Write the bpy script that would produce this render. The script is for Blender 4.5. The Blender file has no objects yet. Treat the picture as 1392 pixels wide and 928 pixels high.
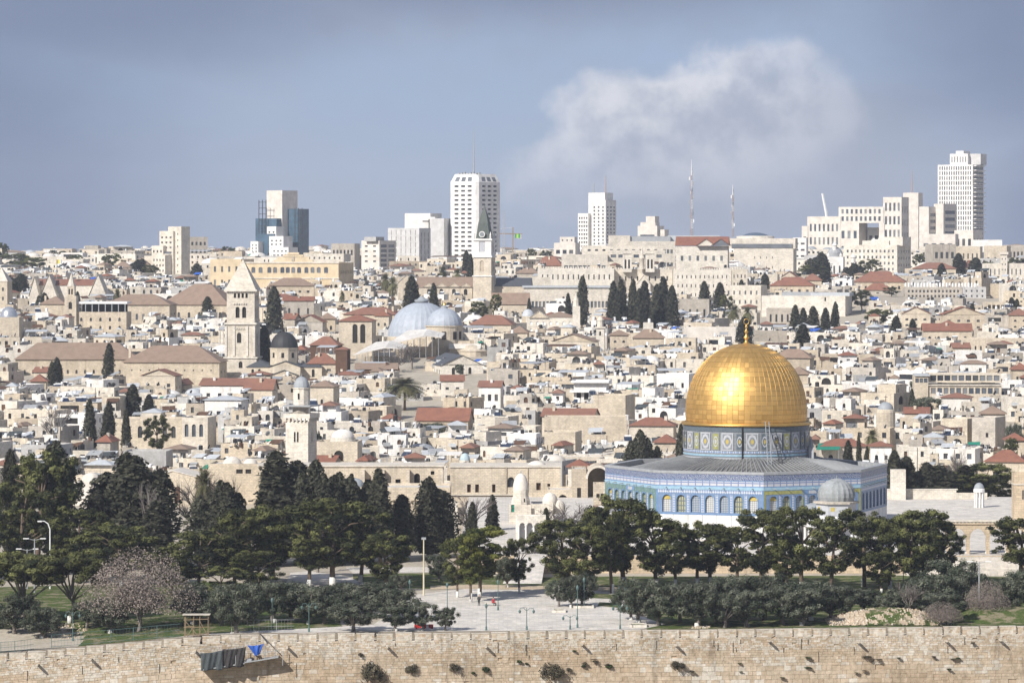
import bpy, bmesh, math, random
import numpy as np
from mathutils import Vector, Matrix

SC = bpy.context.scene
COL = SC.collection
F, CX, HR, CZ = 5180.0, 696.0, 335.0, 55.0     # focal length in photo pixels, centre column, horizon row, eye height
R_ = math.radians

# ------------------------------------------------------------------ camera, sky, sun, exposure
cam = bpy.data.objects.new('camera', bpy.data.cameras.new('camera'))
COL.objects.link(cam)
cam.location = (0, 0, CZ)
cam.rotation_euler = (R_(90), 0, 0)
cam.data.sensor_width = 36
cam.data.lens = F / 1392 * 36
cam.data.shift_y = (HR - 464) / 1392
cam.data.clip_start = 1
cam.data.clip_end = 20000
SC.camera = cam

SUN_EL, SUN_AZ = 35.0, 40.0                      # azimuth: degrees to the left of the direction behind the camera
sx = -math.sin(R_(SUN_AZ)) * math.cos(R_(SUN_EL)); sy = -math.cos(R_(SUN_AZ)) * math.cos(R_(SUN_EL)); sz = math.sin(R_(SUN_EL))
sun = bpy.data.objects.new('sun', bpy.data.lights.new('sun', 'SUN'))
COL.objects.link(sun)
sun.data.energy = 4.4
sun.data.angle = R_(0.5)
sun.data.color = (1.0, 0.955, 0.885)
sun.rotation_euler = Vector((sx, sy, sz)).to_track_quat('Z', 'Y').to_euler()

W = bpy.data.worlds.new('World'); SC.world = W; W.use_nodes = True
SC.view_settings.view_transform = 'Standard'
SC.view_settings.look = 'None'
SC.view_settings.exposure = 0.43
SC.view_settings.gamma = 1
SC.view_settings.use_curve_mapping = False


class NT:
    """small helper for node trees"""
    def __init__(s, tree): s.t = tree; s.n = tree.nodes; s.l = tree.links
    def new(s, typ, **kw):
        n = s.n.new(typ)
        ins = kw.pop('i', {})
        for k, v in kw.items(): setattr(n, k, v)
        for k, v in ins.items(): s.put(n.inputs[k], v)
        return n
    def put(s, sock, v):
        if isinstance(v, bpy.types.NodeSocket): s.l.new(v, sock)
        elif isinstance(v, bpy.types.Node): s.l.new(v.outputs[0], sock)
        else: sock.default_value = v
    def math(s, op, a, b=0.0, c=0.0, clamp=False):
        n = s.n.new('ShaderNodeMath'); n.operation = op; n.use_clamp = clamp
        for k, v in enumerate((a, b, c)): s.put(n.inputs[k], v)
        return n.outputs[0]
    def mix(s, f, a, b, blend='MIX'):
        n = s.n.new('ShaderNodeMix'); n.data_type = 'RGBA'; n.blend_type = blend
        s.put(n.inputs[0], f); s.put(n.inputs[6], a); s.put(n.inputs[7], b)
        return n.outputs[2]
    def noise(s, vec, scale, detail=3, rough=0.55):
        n = s.new('ShaderNodeTexNoise', i={'Scale': scale, 'Detail': detail, 'Roughness': rough})
        s.put(n.inputs['Vector'], vec)
        return n.outputs[0]
    def smooth(s, v, a, b, lo=0.0, hi=1.0):
        n = s.n.new('ShaderNodeMapRange'); n.interpolation_type = 'SMOOTHSTEP'
        s.put(n.inputs[0], v); n.inputs[1].default_value = a; n.inputs[2].default_value = b
        n.inputs[3].default_value = lo; n.inputs[4].default_value = hi
        return n.outputs[0]
    def scale(s, vec, sc):
        n = s.n.new('ShaderNodeVectorMath'); n.operation = 'MULTIPLY'
        s.put(n.inputs[0], vec); n.inputs[1].default_value = sc
        return n.outputs[0]


def c4(c): return (c[0], c[1], c[2], 1.0)


w = NT(W.node_tree); w.n.clear()
sky = w.new('ShaderNodeTexSky', sky_type='NISHITA', sun_disc=False, sun_elevation=R_(SUN_EL),
            sun_rotation=math.atan2(sx, sy), air_density=1.0, dust_density=0.6, ozone_density=4.0, altitude=800)
tc = w.new('ShaderNodeTexCoord')
sep = w.new('ShaderNodeSeparateXYZ', i={0: tc.outputs['Generated']})
dy = w.math('MAXIMUM', w.math('ABSOLUTE', sep.outputs[1]), 0.08)
cu = w.math('DIVIDE', w.math('MULTIPLY', sep.outputs[0], 10.0), dy)
cv = w.math('DIVIDE', w.math('MULTIPLY', sep.outputs[2], 10.0), dy)
cvec = w.new('ShaderNodeCombineXYZ', i={0: cu, 1: cv, 2: 3.3}).outputs[0]
big = w.noise(cvec, 2.1, 2, 0.5)
fine = w.noise(cvec, 5.2, 8, 0.6)
wisp = w.noise(w.scale(cvec, (0.75, 1.5, 1)), 1.6, 5, 0.55)


def lobe(px, py, rx, ry):
    a = w.math('DIVIDE', w.math('SUBTRACT', cu, (px - CX) / F * 10), rx / F * 10)
    b = w.math('DIVIDE', w.math('SUBTRACT', cv, (HR - py) / F * 10), ry / F * 10)
    d = w.math('ADD', w.math('MULTIPLY', a, a), w.math('MULTIPLY', b, b))
    return w.math('SUBTRACT', 1.0, w.math('SQRT', d))


m = None
for q in ((860, 195, 150, 105), (1000, 175, 180, 120), (880, 155, 90, 62), (1045, 110, 85, 66), (785, 235, 110, 70), (1095, 150, 100, 75), (950, 160, 120, 75)):
    l = lobe(*q)
    m = l if m is None else w.math('MAXIMUM', m, l)
edge = w.math('ADD', m, w.math('MULTIPLY', w.math('SUBTRACT', fine, 0.5), 1.35))
dens = w.smooth(edge, -0.06, 0.36)
# the cumulus fades out towards its flat grey base
basefade = w.smooth(cv, (HR - 300) / F * 10, (HR - 150) / F * 10, 0.15, 1.0)
dens = w.math('MULTIPLY', dens, basefade)
dens = w.math('MULTIPLY', dens, w.smooth(cu, (1180 - CX) / F * 10, (960 - CX) / F * 10, 0.38, 1.0))
lit = w.smooth(w.math('ADD', w.math('MULTIPLY', w.noise(cvec, 7.0, 6, 0.62), 1.0), w.math('MULTIPLY', edge, -0.34)), 0.06, 0.50)
cloudcol = w.mix(lit, (0.375, 0.412, 0.512, 1), (0.68, 0.685, 0.735, 1))
veil = w.math('MULTIPLY', w.smooth(wisp, 0.38, 0.72), 0.55)
clear = w.mix(0.62, w.scale(sky.outputs[0], (0.078, 0.077, 0.090)), (0.245, 0.320, 0.515, 1))
grey = w.mix(veil, clear, (0.335, 0.375, 0.475, 1))
# low cloud bank on the horizon and grey ceiling high up
low = w.smooth(cv, 0.30, 0.0, 0.0, 0.30)
grey = w.mix(low, grey, (0.37, 0.425, 0.555, 1))
ceil = w.math('MULTIPLY', w.smooth(w.math('ADD', cv, w.math('MULTIPLY', fine, 0.3)), 0.60, 0.86), 0.6)
grey = w.mix(ceil, grey, (0.26, 0.29, 0.37, 1))
bank = w.smooth(w.math('ADD', lobe(1040, 230, 420, 190), w.math('MULTIPLY', w.math('SUBTRACT', wisp, 0.5), 0.9)), 0.0, 0.7)
grey = w.mix(w.math('MULTIPLY', bank, 0.75), grey, (0.315, 0.352, 0.445, 1))
allsky = w.mix(w.math('MULTIPLY', dens, 0.84), grey, cloudcol)
# lens vignetting painted into the sky: left, right edge and upper corners darker
dk = None
for q in ((-100, 220, 480, 400), (1480, 10, 420, 310), (20, -40, 640, 220), (1510, 300, 280, 240), (700, -100, 900, 160)):
    l = w.smooth(w.math('ADD', lobe(*q), w.math('MULTIPLY', w.math('SUBTRACT', wisp, 0.5), 0.5)), 0.0, 0.70)
    dk = l if dk is None else w.math('MAXIMUM', dk, l)
allsky = w.mix(w.math('MULTIPLY', dk, 0.95), allsky, (0.188, 0.234, 0.352, 1))
bg = w.new('ShaderNodeBackground', i={'Color': allsky, 'Strength': 0.86})
w.new('ShaderNodeOutputWorld', i={'Surface': bg.outputs[0]})

SC.cycles.max_bounces = 5
SC.cycles.diffuse_bounces = 3
SC.cycles.glossy_bounces = 3
SC.cycles.transmission_bounces = 2
SC.cycles.volume_bounces = 0
SC.cycles.use_denoising = True
SC.cycles.use_adaptive_sampling = True

# ------------------------------------------------------------------ materials
MATS = {}


def new_mat(name):
    m = bpy.data.materials.new(name); m.use_nodes = True
    t = NT(m.node_tree)
    b = t.n['Principled BSDF']
    MATS[name] = m
    return m, t, b


def stone(name, c1, c2, rough=0.9, brick=None, stain=0.35, bump=0.25, joint=0.30, grain=0.16):
    """weathered stone or plaster: 'tone' (per block or per house) runs from c1 to c2, with blotches, rain streaks and courses"""
    m, t, b = new_mat(name)
    pos = t.new('ShaderNodeNewGeometry').outputs['Position']
    tone = t.new('ShaderNodeAttribute', attribute_name='tone').outputs['Fac']
    col = t.mix(tone, c4(c1), c4(c2))
    n1 = t.noise(pos, 0.30, 5, .6); n2 = t.noise(pos, 1.7, 4, 0.65)
    v = t.math('ADD', t.math('MULTIPLY', t.math('SUBTRACT', n1, 0.5), 0.80), t.math('MULTIPLY', t.math('SUBTRACT', n2, 0.5), grain * 4))
    v = t.math('ADD', v, 1.0)
    vv = t.new('ShaderNodeCombineXYZ', i={0: v, 1: v, 2: t.math('SUBTRACT', t.math('MULTIPLY', v, 1.08), 0.08)}).outputs[0]
    col = t.mix(1.0, col, vv, 'MULTIPLY')
    st = t.noise(t.scale(pos, (0.8, 0.8, 0.09)), 1.0, 5, 0.6)
    st = t.smooth(st, 0.52, 0.74, 0.0, stain)
    col = t.mix(st, col, c4((c1[0] * 0.34, c1[1] * 0.33, c1[2] * 0.33)))
    h = n2
    if brick:
        uv = t.new('ShaderNodeUVMap').outputs[0]
        br = t.new('ShaderNodeTexBrick', i={'Vector': uv, 'Color1': (0.86, 0.86, 0.86, 1), 'Color2': (1.08, 1.06, 1.02, 1), 'Mortar': (1 - joint, 1 - joint, 1 - joint, 1),
                                           'Scale': 1.0, 'Mortar Size': brick[2], 'Brick Width': brick[0], 'Row Height': brick[1], 'Bias': 0.1})
        col = t.mix(1.0, col, br.outputs['Color'], 'MULTIPLY')
        h = t.math('SUBTRACT', n2, t.math('MULTIPLY', br.outputs['Fac'], 0.7))
    t.put(b.inputs['Base Color'], col)
    b.inputs['Roughness'].default_value = rough
    b.inputs['Specular IOR Level'].default_value = 0.2
    if bump:
        bp = t.new('ShaderNodeBump', i={'Strength': bump, 'Distance': 0.15, 'Height': h})
        t.put(b.inputs['Normal'], bp.outputs[0])
    return m


def plain(name, c, rough=0.7, metal=0.0, var=0.18, scale=1.3, spec=0.3, attr=None):
    m, t, b = new_mat(name)
    pos = t.new('ShaderNodeNewGeometry').outputs['Position']
    n = t.noise(pos, scale, 4, 0.6)
    v = t.math('ADD', t.math('MULTIPLY', t.math('SUBTRACT', n, 0.5), var * 4), 1.0)
    base = c4(c)
    if attr:
        tone = t.new('ShaderNodeAttribute', attribute_name='tone').outputs['Fac']
        base = t.mix(tone, c4(c), c4(attr))
    vv = t.new('ShaderNodeCombineXYZ', i={0: v, 1: v, 2: v}).outputs[0]
    t.put(b.inputs['Base Color'], t.mix(1.0, base, vv, 'MULTIPLY'))
    b.inputs['Roughness'].default_value = rough
    b.inputs['Metallic'].default_value = metal
    b.inputs['Specular IOR Level'].default_value = spec
    return m


def tiles(name, c1, c2):
    m, t, b = new_mat(name)
    uv = t.new('ShaderNodeUVMap').outputs[0]
    pos = t.new('ShaderNodeNewGeometry').outputs['Position']
    wv = t.new('ShaderNodeTexWave', wave_type='BANDS', bands_direction='X', i={'Vector': uv, 'Scale': 1.3, 'Distortion': 0.3, 'Detail': 1})
    n1 = t.noise(pos, 0.55, 5, 0.65)
    col = t.mix(t.smooth(n1, 0.32, 0.68), c4(c1), c4(c2))
    col = t.mix(t.math('MULTIPLY', wv.outputs['Fac'], 0.28), col, c4((c1[0] * .4, c1[1] * .4, c1[2] * .4)))
    tone = t.new('ShaderNodeAttribute', attribute_name='tone').outputs['Fac']
    col = t.mix(t.math('MULTIPLY', tone, 0.4), col, c4((0.24, 0.18, 0.14)))
    t.put(b.inputs['Base Color'], col)
    b.inputs['Roughness'].default_value = 0.85
    bp = t.new('ShaderNodeBump', i={'Strength': 0.5, 'Distance': 0.1, 'Height': wv.outputs['Fac']})
    t.put(b.inputs['Normal'], bp.outputs[0])
    return m


def leaf(name, c1, c2, c3=None, trans=0.0):
    m, t, b = new_mat(name)
    tone = t.new('ShaderNodeAttribute', attribute_name='tone').outputs['Fac']
    rnd = t.new('ShaderNodeObjectInfo').outputs['Random']
    col = t.mix(tone, c4(c1), c4(c2))
    v = t.math('ADD', t.math('MULTIPLY', rnd, 0.5), 0.75)
    vv = t.new('ShaderNodeCombineXYZ', i={0: v, 1: v, 2: v}).outputs[0]
    t.put(b.inputs['Base Color'], t.mix(1.0, col, vv, 'MULTIPLY'))
    b.inputs['Roughness'].default_value = 0.75
    b.inputs['Specular IOR Level'].default_value = 0.15
    return m


CREAM = stone('cream_stone', (0.52, 0.44, 0.338), (0.635, 0.57, 0.472), brick=(0.75, 0.34, 0.03))
PALE = stone('pale_stone', (0.585, 0.53, 0.45), (0.68, 0.64, 0.575), brick=(0.8, 0.36, 0.02), stain=0.25)
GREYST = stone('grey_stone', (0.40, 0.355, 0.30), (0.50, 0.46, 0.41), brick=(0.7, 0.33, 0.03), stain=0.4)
TAN = stone('tan_stone', (0.41, 0.345, 0.27), (0.51, 0.445, 0.36), brick=(0.8, 0.36, 0.03), stain=0.4)
PLASTER = stone('white_plaster', (0.66, 0.63, 0.585), (0.76, 0.74, 0.71), stain=0.28, bump=0.1)
CONCRETE = stone('grey_concrete', (0.36, 0.35, 0.335), (0.46, 0.45, 0.44), stain=0.35, bump=0.1)
TOWERW = stone('white_tower_stone', (0.68, 0.66, 0.63), (0.72, 0.70, 0.67), stain=0.10, bump=0.0, grain=0.06)
TOWERP = stone('pinkish_stone', (0.61, 0.56, 0.50), (0.65, 0.60, 0.54), stain=0.12, bump=0.0, grain=0.08)
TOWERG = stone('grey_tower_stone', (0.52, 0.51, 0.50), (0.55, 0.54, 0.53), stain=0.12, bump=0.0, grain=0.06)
ROOFST = stone('roof_screed', (0.52, 0.49, 0.45), (0.62, 0.60, 0.57), stain=0.3, bump=0.1)
DOMEPL = stone('dome_plaster', (0.56, 0.50, 0.42), (0.70, 0.67, 0.62), stain=0.25, bump=0.1)
BIGBLOCK = stone('city_wall_stone', (0.40, 0.31, 0.215), (0.53, 0.445, 0.345), stain=0.5, bump=0.5, grain=0.26)
PALEBLOCK = stone('city_wall_pale_stone', (0.46, 0.405, 0.33), (0.60, 0.55, 0.475), stain=0.5, bump=0.5, grain=0.24)
TERRST = stone('terrace_stone', (0.50, 0.39, 0.27), (0.58, 0.49, 0.37), brick=(1.0, 0.42, 0.03), stain=0.4)
MARBLE = stone('white_marble', (0.66, 0.645, 0.62), (0.72, 0.71, 0.69), stain=0.12, bump=0.0, grain=0.08)
REDTILE = tiles('red_tiles', (0.30, 0.125, 0.078), (0.22, 0.09, 0.06))
BROWNTILE = tiles('brown_tiles', (0.33, 0.235, 0.175), (0.26, 0.18, 0.135))
LEAD = plain('lead_sheet', (0.30, 0.32, 0.34), 0.55, 0.0, 0.16, 0.6, 0.4)
SLATE = plain('dark_slate', (0.075, 0.08, 0.09), 0.6, 0, 0.15)
DARKLEAD = plain('dark_lead', (0.035, 0.035, 0.038), 0.6, 0, 0.12)
GLASS = plain('window_glass', (0.025, 0.03, 0.038), 0.25, 0, 0.3, 0.4, 0.5, attr=(0.10, 0.10, 0.10))
GLASSB = plain('blue_glass', (0.06, 0.105, 0.15), 0.2, 0, 0.35, 0.25, 0.6)
GLASSG = plain('grey_glass', (0.06, 0.075, 0.10), 0.2, 0, 0.3, 0.3, 0.5, attr=(0.23, 0.235, 0.24))
random.seed(11)
DARK = plain('dark_opening', (0.025, 0.022, 0.02), 0.9, 0, 0.2)
BLACKP = plain('black_plastic', (0.018, 0.018, 0.02), 0.5)
WHITEP = plain('white_paint', (0.74, 0.74, 0.73), 0.5, 0, 0.08)
METAL = plain('grey_metal', (0.32, 0.33, 0.34), 0.5, 0.0, 0.2)
CORR = plain('corrugated_metal', (0.45, 0.47, 0.49), 0.5, 0.0, 0.15)
DISH = plain('dish_grey', (0.30, 0.30, 0.30), 0.6, 0, 0.3, attr=(0.05, 0.05, 0.05))
SOLAR = plain('solar_glass', (0.02, 0.03, 0.06), 0.2, 0, 0.2, spec=0.6)
WOODB = plain('brown_wood', (0.10, 0.055, 0.035), 0.8, 0, 0.25)
TIMBER = plain('raw_timber', (0.27, 0.20, 0.125), 0.8, 0, 0.2)
BLUETARP = plain('blue_tarp', (0.03, 0.10, 0.42), 0.6, 0, 0.3, 2.0)
DARKTARP = plain('dark_tarp', (0.055, 0.065, 0.07), 0.75, 0, 0.3, 2.0)
BROWNTARP = plain('black_brown_tarp', (0.038, 0.034, 0.034), 0.8, 0, 0.3, 2.0)
GREENCL = plain('green_cloth', (0.02, 0.20, 0.14), 0.7, 0, 0.2)
REDP = plain('red_plastic', (0.50, 0.03, 0.03), 0.5, 0, 0.1)
GREENIRON = plain('green_iron', (0.09, 0.15, 0.145), 0.5, 0, 0.15)
YELLOWP = plain('yellow_paint', (0.55, 0.36, 0.05), 0.5, 0, 0.15)
REDMAST = plain('mast_red', (0.36, 0.25, 0.22), 0.6, 0, 0.1)
BARK = plain('bark', (0.13, 0.095, 0.07), 0.95, 0, 0.4, 4)
BARKG = plain('grey_bark', (0.20, 0.175, 0.155), 0.95, 0, 0.3, 4)
WHITEWASH = plain('whitewash', (0.62, 0.61, 0.58), 0.9, 0, 0.15, 3)
PINE_L = leaf('pine_needles', (0.014, 0.019, 0.008), (0.135, 0.140, 0.048))
PINE_B = leaf('bright_pine_needles', (0.030, 0.040, 0.010), (0.17, 0.175, 0.040))
CYP_L = leaf('cypress_scales', (0.013, 0.015, 0.010), (0.090, 0.088, 0.060))
OLIVE_L = leaf('olive_leaves', (0.035, 0.044, 0.028), (0.150, 0.158, 0.115))
PALM_L = leaf('palm_leaves', (0.075, 0.08, 0.035), (0.20, 0.18, 0.095))
TWIG = leaf('grey_twigs', (0.11, 0.095, 0.09), (0.21, 0.185, 0.17))
DRYLEAF = leaf('dry_leaves', (0.155, 0.13, 0.115), (0.32, 0.265, 0.23))
BUSH_L = leaf('bush_leaves', (0.05, 0.045, 0.03), (0.10, 0.085, 0.055))
BUSH_G = leaf('green_bush_leaves', (0.03, 0.045, 0.015), (0.07, 0.09, 0.03))


# ------------------------------------------------------------------ mesh building
class MB:
    def __init__(s): s.v = []; s.f = []; s.m = []; s.t = []; s.mats = []; s.uv = {}; s.M = None; s.tone = 0.5
    def mi(s, mat):
        if mat not in s.mats: s.mats.append(mat)
        return s.mats.index(mat)
    def add(s, verts, faces, mat, tone=None, uvs=None):
        o = len(s.v); k = s.mi(mat)
        if s.M is not None: verts = [tuple(s.M @ Vector(p)) for p in verts]
        s.v.extend(verts)
        tn = s.tone if tone is None else tone
        for j, f in enumerate(faces):
            if uvs is not None: s.uv[len(s.f)] = uvs[j]
            s.f.append([o + q for q in f]); s.m.append(k); s.t.append(tn)
    def box(s, x0, x1, y0, y1, z0, z1, mat, tone=None, bottom=True):
        v = [(x0, y0, z0), (x1, y0, z0), (x1, y1, z0), (x0, y1, z0), (x0, y0, z1), (x1, y0, z1), (x1, y1, z1), (x0, y1, z1)]
        f = [(0, 1, 5, 4), (1, 2, 6, 5), (2, 3, 7, 6), (3, 0, 4, 7), (4, 5, 6, 7)]
        if bottom: f.append((3, 2, 1, 0))
        s.add(v, f, mat, tone)
    def bar(s, a, b, r, mat, n=4, r2=None, tone=None):
        s.tube([a, b], [r, r if r2 is None else r2], mat, n, tone)
    def tube(s, pts, rad, mat, n=6, tone=None, cap=True):
        pts = [Vector(p) for p in pts]
        vs = []; fs = []
        for i, p in enumerate(pts):
            d = (pts[min(i + 1, len(pts) - 1)] - pts[max(i - 1, 0)]).normalized()
            u = d.cross(Vector((0.31, 0.87, 0.13))).normalized(); q = d.cross(u)
            for k in range(n):
                a = 2 * math.pi * k / n + math.pi / n
                vs.append(tuple(p + (u * math.cos(a) + q * math.sin(a)) * rad[i]))
        for i in range(len(pts) - 1):
            for k in range(n):
                k2 = (k + 1) % n
                fs.append((i * n + k, i * n + k2, (i + 1) * n + k2, (i + 1) * n + k))
        if cap:
            fs.append(tuple(range(n))[::-1]); fs.append(tuple((len(pts) - 1) * n + k for k in range(n)))
        s.add(vs, fs, mat, tone)
    def lathe(s, prof, mat, n=24, c=(0, 0, 0), a0=0.0, tone=None, ribs=0, uvk=None):
        """prof: list of (r, z) bottom to top"""
        vs = []; fs = []; uvs = []
        for r, z in prof:
            for k in range(n):
                a = a0 + 2 * math.pi * k / n
                rr = r * (1 + (ribs if (k % 2 == 0) else 0))
                vs.append((c[0] + rr * math.sin(a), c[1] - rr * math.cos(a), c[2] + z))
        for i in range(len(prof) - 1):
            for k in range(n):
                k2 = (k + 1) % n
                fs.append((i * n + k, i * n + k2, (i + 1) * n + k2, (i + 1) * n + k))
                uvs.append(((k / n * (uvk or n), prof[i][1]), ((k + 1) / n * (uvk or n), prof[i][1]), ((k + 1) / n * (uvk or n), prof[i + 1][1]), (k / n * (uvk or n), prof[i + 1][1])))
        s.add(vs, fs, mat, tone, uvs if uvk else None)
    def dome(s, r, h, mat, c=(0, 0, 0), n=20, m=7, p=2.0, tone=None, ribs=0):
        s.lathe([(max(r * (1 - (j / m) ** p) ** 0.5, 0.02), h * j / m) for j in [0, .8, 1.7, 2.7, 3.7, 4.6, 5.4, 6.0, 6.5, 6.85, 7.0]], mat, n, c, tone=tone, ribs=ribs)
    def hip(s, x0, x1, y0, y1, z0, z1, mat, over=0.35, ridge=0.5, under=None, tone=None):
        """hipped roof: eaves at z0, ridge at z1"""
        x0 -= over; x1 += over; y0 -= over; y1 += over
        ww, dd = x1 - x0, y1 - y0
        if ww >= dd:
            q = min(dd * ridge, ww * 0.499); ym = (y0 + y1) / 2
            a, b = (x0 + q, ym, z1), (x1 - q, ym, z1)
            v = [(x0, y0, z0), (x1, y0, z0), (x1, y1, z0), (x0, y1, z0), a, b]
            f = [(0, 1, 5, 4), (1, 2, 5), (2, 3, 4, 5), (3, 0, 4), (3, 2, 1, 0)]
        else:
            q = min(ww * ridge, dd * 0.499); xm = (x0 + x1) / 2
            a, b = (xm, y0 + q, z1), (xm, y1 - q, z1)
            v = [(x0, y0, z0), (x1, y0, z0), (x1, y1, z0), (x0, y1, z0), a, b]
            f = [(0, 1, 4), (1, 2, 5, 4), (2, 3, 5), (3, 0, 4, 5), (3, 2, 1, 0)]
        s.add(v, f, mat, tone)
        e = 0.12
        s.box(x0, x1, y0, y1, z0 - e, z0 - 0.004, mat, 0.9)
    def gable(s, x0, x1, y0, y1, z0, z1, mat, wallmat, over=0.3, along='x', tone=None):
        """gabled roof with its ridge along x or y, and the gable walls under it"""
        t = 0.14
        if along == 'x':
            ym = (y0 + y1) / 2
            for sg, ya in ((1, y0 - over), (-1, y1 + over)):
                v = [(x0 - over, ya, z0), (x1 + over, ya, z0), (x1 + over, ym, z1), (x0 - over, ym, z1)]
                v += [(a, b, c + t) for a, b, c in v]
                f = [(4, 5, 6, 7), (0, 1, 5, 4), (1, 2, 6, 5), (3, 0, 4, 7)] if sg > 0 else [(7, 6, 5, 4), (4, 5, 1, 0), (5, 6, 2, 1), (7, 4, 0, 3)]
                s.add(v, f, mat, tone)
            for x, o in ((x0, 1), (x1, -1)):
                tri = [(x, y0, z0), (x, y1, z0), (x, ym, z1)]
                s.add(tri, [(0, 2, 1)] if o > 0 else [(0, 1, 2)], wallmat)
        else:
            xm = (x0 + x1) / 2
            for sg, xa in ((1, x0 - over), (-1, x1 + over)):
                v = [(xa, y0 - over, z0), (xa, y1 + over, z0), (xm, y1 + over, z1), (xm, y0 - over, z1)]
                v += [(a, b, c + t) for a, b, c in v]
                f = [(7, 6, 5, 4), (4, 5, 1, 0), (7, 4, 0, 3), (5, 6, 2, 1)] if sg > 0 else [(4, 5, 6, 7), (0, 1, 5, 4), (3, 0, 4, 7), (1, 2, 6, 5)]
                s.add(v, f, mat, tone)
            for y, o in ((y0, 1), (y1, -1)):
                tri = [(x0, y, z0), (x1, y, z0), (xm, y, z1)]
                s.add(tri, [(0, 1, 2)] if o > 0 else [(0, 2, 1)], wallmat)
    def merge(s, o, M=None, tone=None):
        off = len(s.v); fo = len(s.f)
        vs = o.v if M is None else [tuple(M @ Vector(p)) for p in o.v]
        s.v.extend(vs)
        mp = [s.mi(q) for q in o.mats]
        for j, f in enumerate(o.f):
            s.f.append([off + q for q in f]); s.m.append(mp[o.m[j]]); s.t.append(o.t[j] if tone is None else tone)
        for j, u in o.uv.items(): s.uv[fo + j] = u
    def mesh(s, name, smooth=False):
        me = bpy.data.meshes.new(name)
        me.from_pydata(s.v, [], s.f)
        for q in s.mats: me.materials.append(q)
        n = len(s.f)
        me.polygons.foreach_set('material_index', s.m)
        if smooth: me.polygons.foreach_set('use_smooth', [True] * n)
        me.attributes.new('tone', 'FLOAT', 'FACE').data.foreach_set('value', s.t)
        uvl = me.uv_layers.new(name='UVMap')
        V = s.v; out = []
        for j, f in enumerate(s.f):
            if j in s.uv:
                for u in s.uv[j]: out.extend(u)
                continue
            a, b, c = V[f[0]], V[f[1]], V[f[2]]
            e1 = (b[0] - a[0], b[1] - a[1], b[2] - a[2]); e2 = (c[0] - a[0], c[1] - a[1], c[2] - a[2])
            nx = e1[1] * e2[2] - e1[2] * e2[1]; ny = e1[2] * e2[0] - e1[0] * e2[2]; nz = e1[0] * e2[1] - e1[1] * e2[0]
            hl = math.hypot(nx, ny)
            if abs(nz) > 1.2 * hl or hl < 1e-9:
                for q in f: out.extend((V[q][0], V[q][1]))
            else:
                tx, ty = -ny / hl, nx / hl
                for q in f: out.extend((V[q][0] * tx + V[q][1] * ty, V[q][2]))
        uvl.data.foreach_set('uv', out)
        me.update()
        return me


def link(name, data, parent=None, loc=None, rz=0.0):
    o = bpy.data.objects.new(name, data)
    COL.objects.link(o)
    if parent is not None: o.parent = parent
    if loc is not None: o.location = loc
    if rz: o.rotation_euler = (0, 0, rz)
    return o


def part(name, mb, parent, smooth=False, label=None):
    o = link(name, mb.mesh(name, smooth), parent)
    if label: o['label'] = label
    return o


def tag(o, label, cat, group=None, kind=None):
    if label: o['label'] = label
    if cat: o['category'] = cat
    if group: o['group'] = group
    if kind: o['kind'] = kind
    return o


def thing(name, label, cat, loc=(0, 0, 0), rz=0.0, group=None):
    return tag(link(name, None, None, loc, rz), label, cat, group)


def structure(name, mb, smooth=False, loc=None):
    o = link(name, mb.mesh(name, smooth), None, loc)
    o['kind'] = 'structure'
    return o


# ------------------------------------------------------------------ the lie of the land
PROF_D = [560, 780, 850, 900, 1000, 1100, 1200, 1300, 1400, 1500, 1600, 1700, 1800, 2000, 2300, 2700, 3200, 4500]
PROF_Z = [0, 0, 0, 1.5, 5, 9.5, 14, 19, 24, 29, 33, 36, 38, 41, 43.5, 45.5, 47, 49]


def X(px, D): return (px - CX) / F * D
def Z(row, D): return CZ - (row - HR) / F * D
def PX(x, D): return CX + x / D * F
def ROW(z, D): return HR + (CZ - z) / D * F
def G(x, D): return float(np.interp(D, PROF_D, PROF_Z)) + (0.0 if D < 850 else 1.1 * math.sin(x * 0.021 + D * 0.011) * min(1, (D - 850) / 150))
def GD(row, z=0.0): return (CZ - z) * F / (row - HR)
def gD(px, row):
    """distance of the garden ground seen at a pixel, on the sloping strip behind the wall too"""
    D = GD(row)
    if row < 848: return D
    D = wall_y(X(px, 541)) + 4.0
    while D < 600 and ROW(gz(X(px, D), D), D) > row: D += .4
    return D
def gp(px, row, z=0.0):
    D = gD(px, row) if z == 0 else GD(row, z)
    return (X(px, D), D, z)


WALL_PTS = [(-2000, 524), (-75, 537), (-44.0, 539), (-20, 541), (32, 546), (75, 551), (2000, 560)]
def wt(x): return float(np.interp(x, [-150, -72, -44, -38], [-4.5, -2.55, -.25, 0]))          # the wall's top sinks towards the left
def gz(x, y): return wt(x) * min(1, max(0, (566 - y) / 18))
def wall_y(x): return float(np.interp(x, [p[0] for p in WALL_PTS], [p[1] for p in WALL_PTS]))


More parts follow.
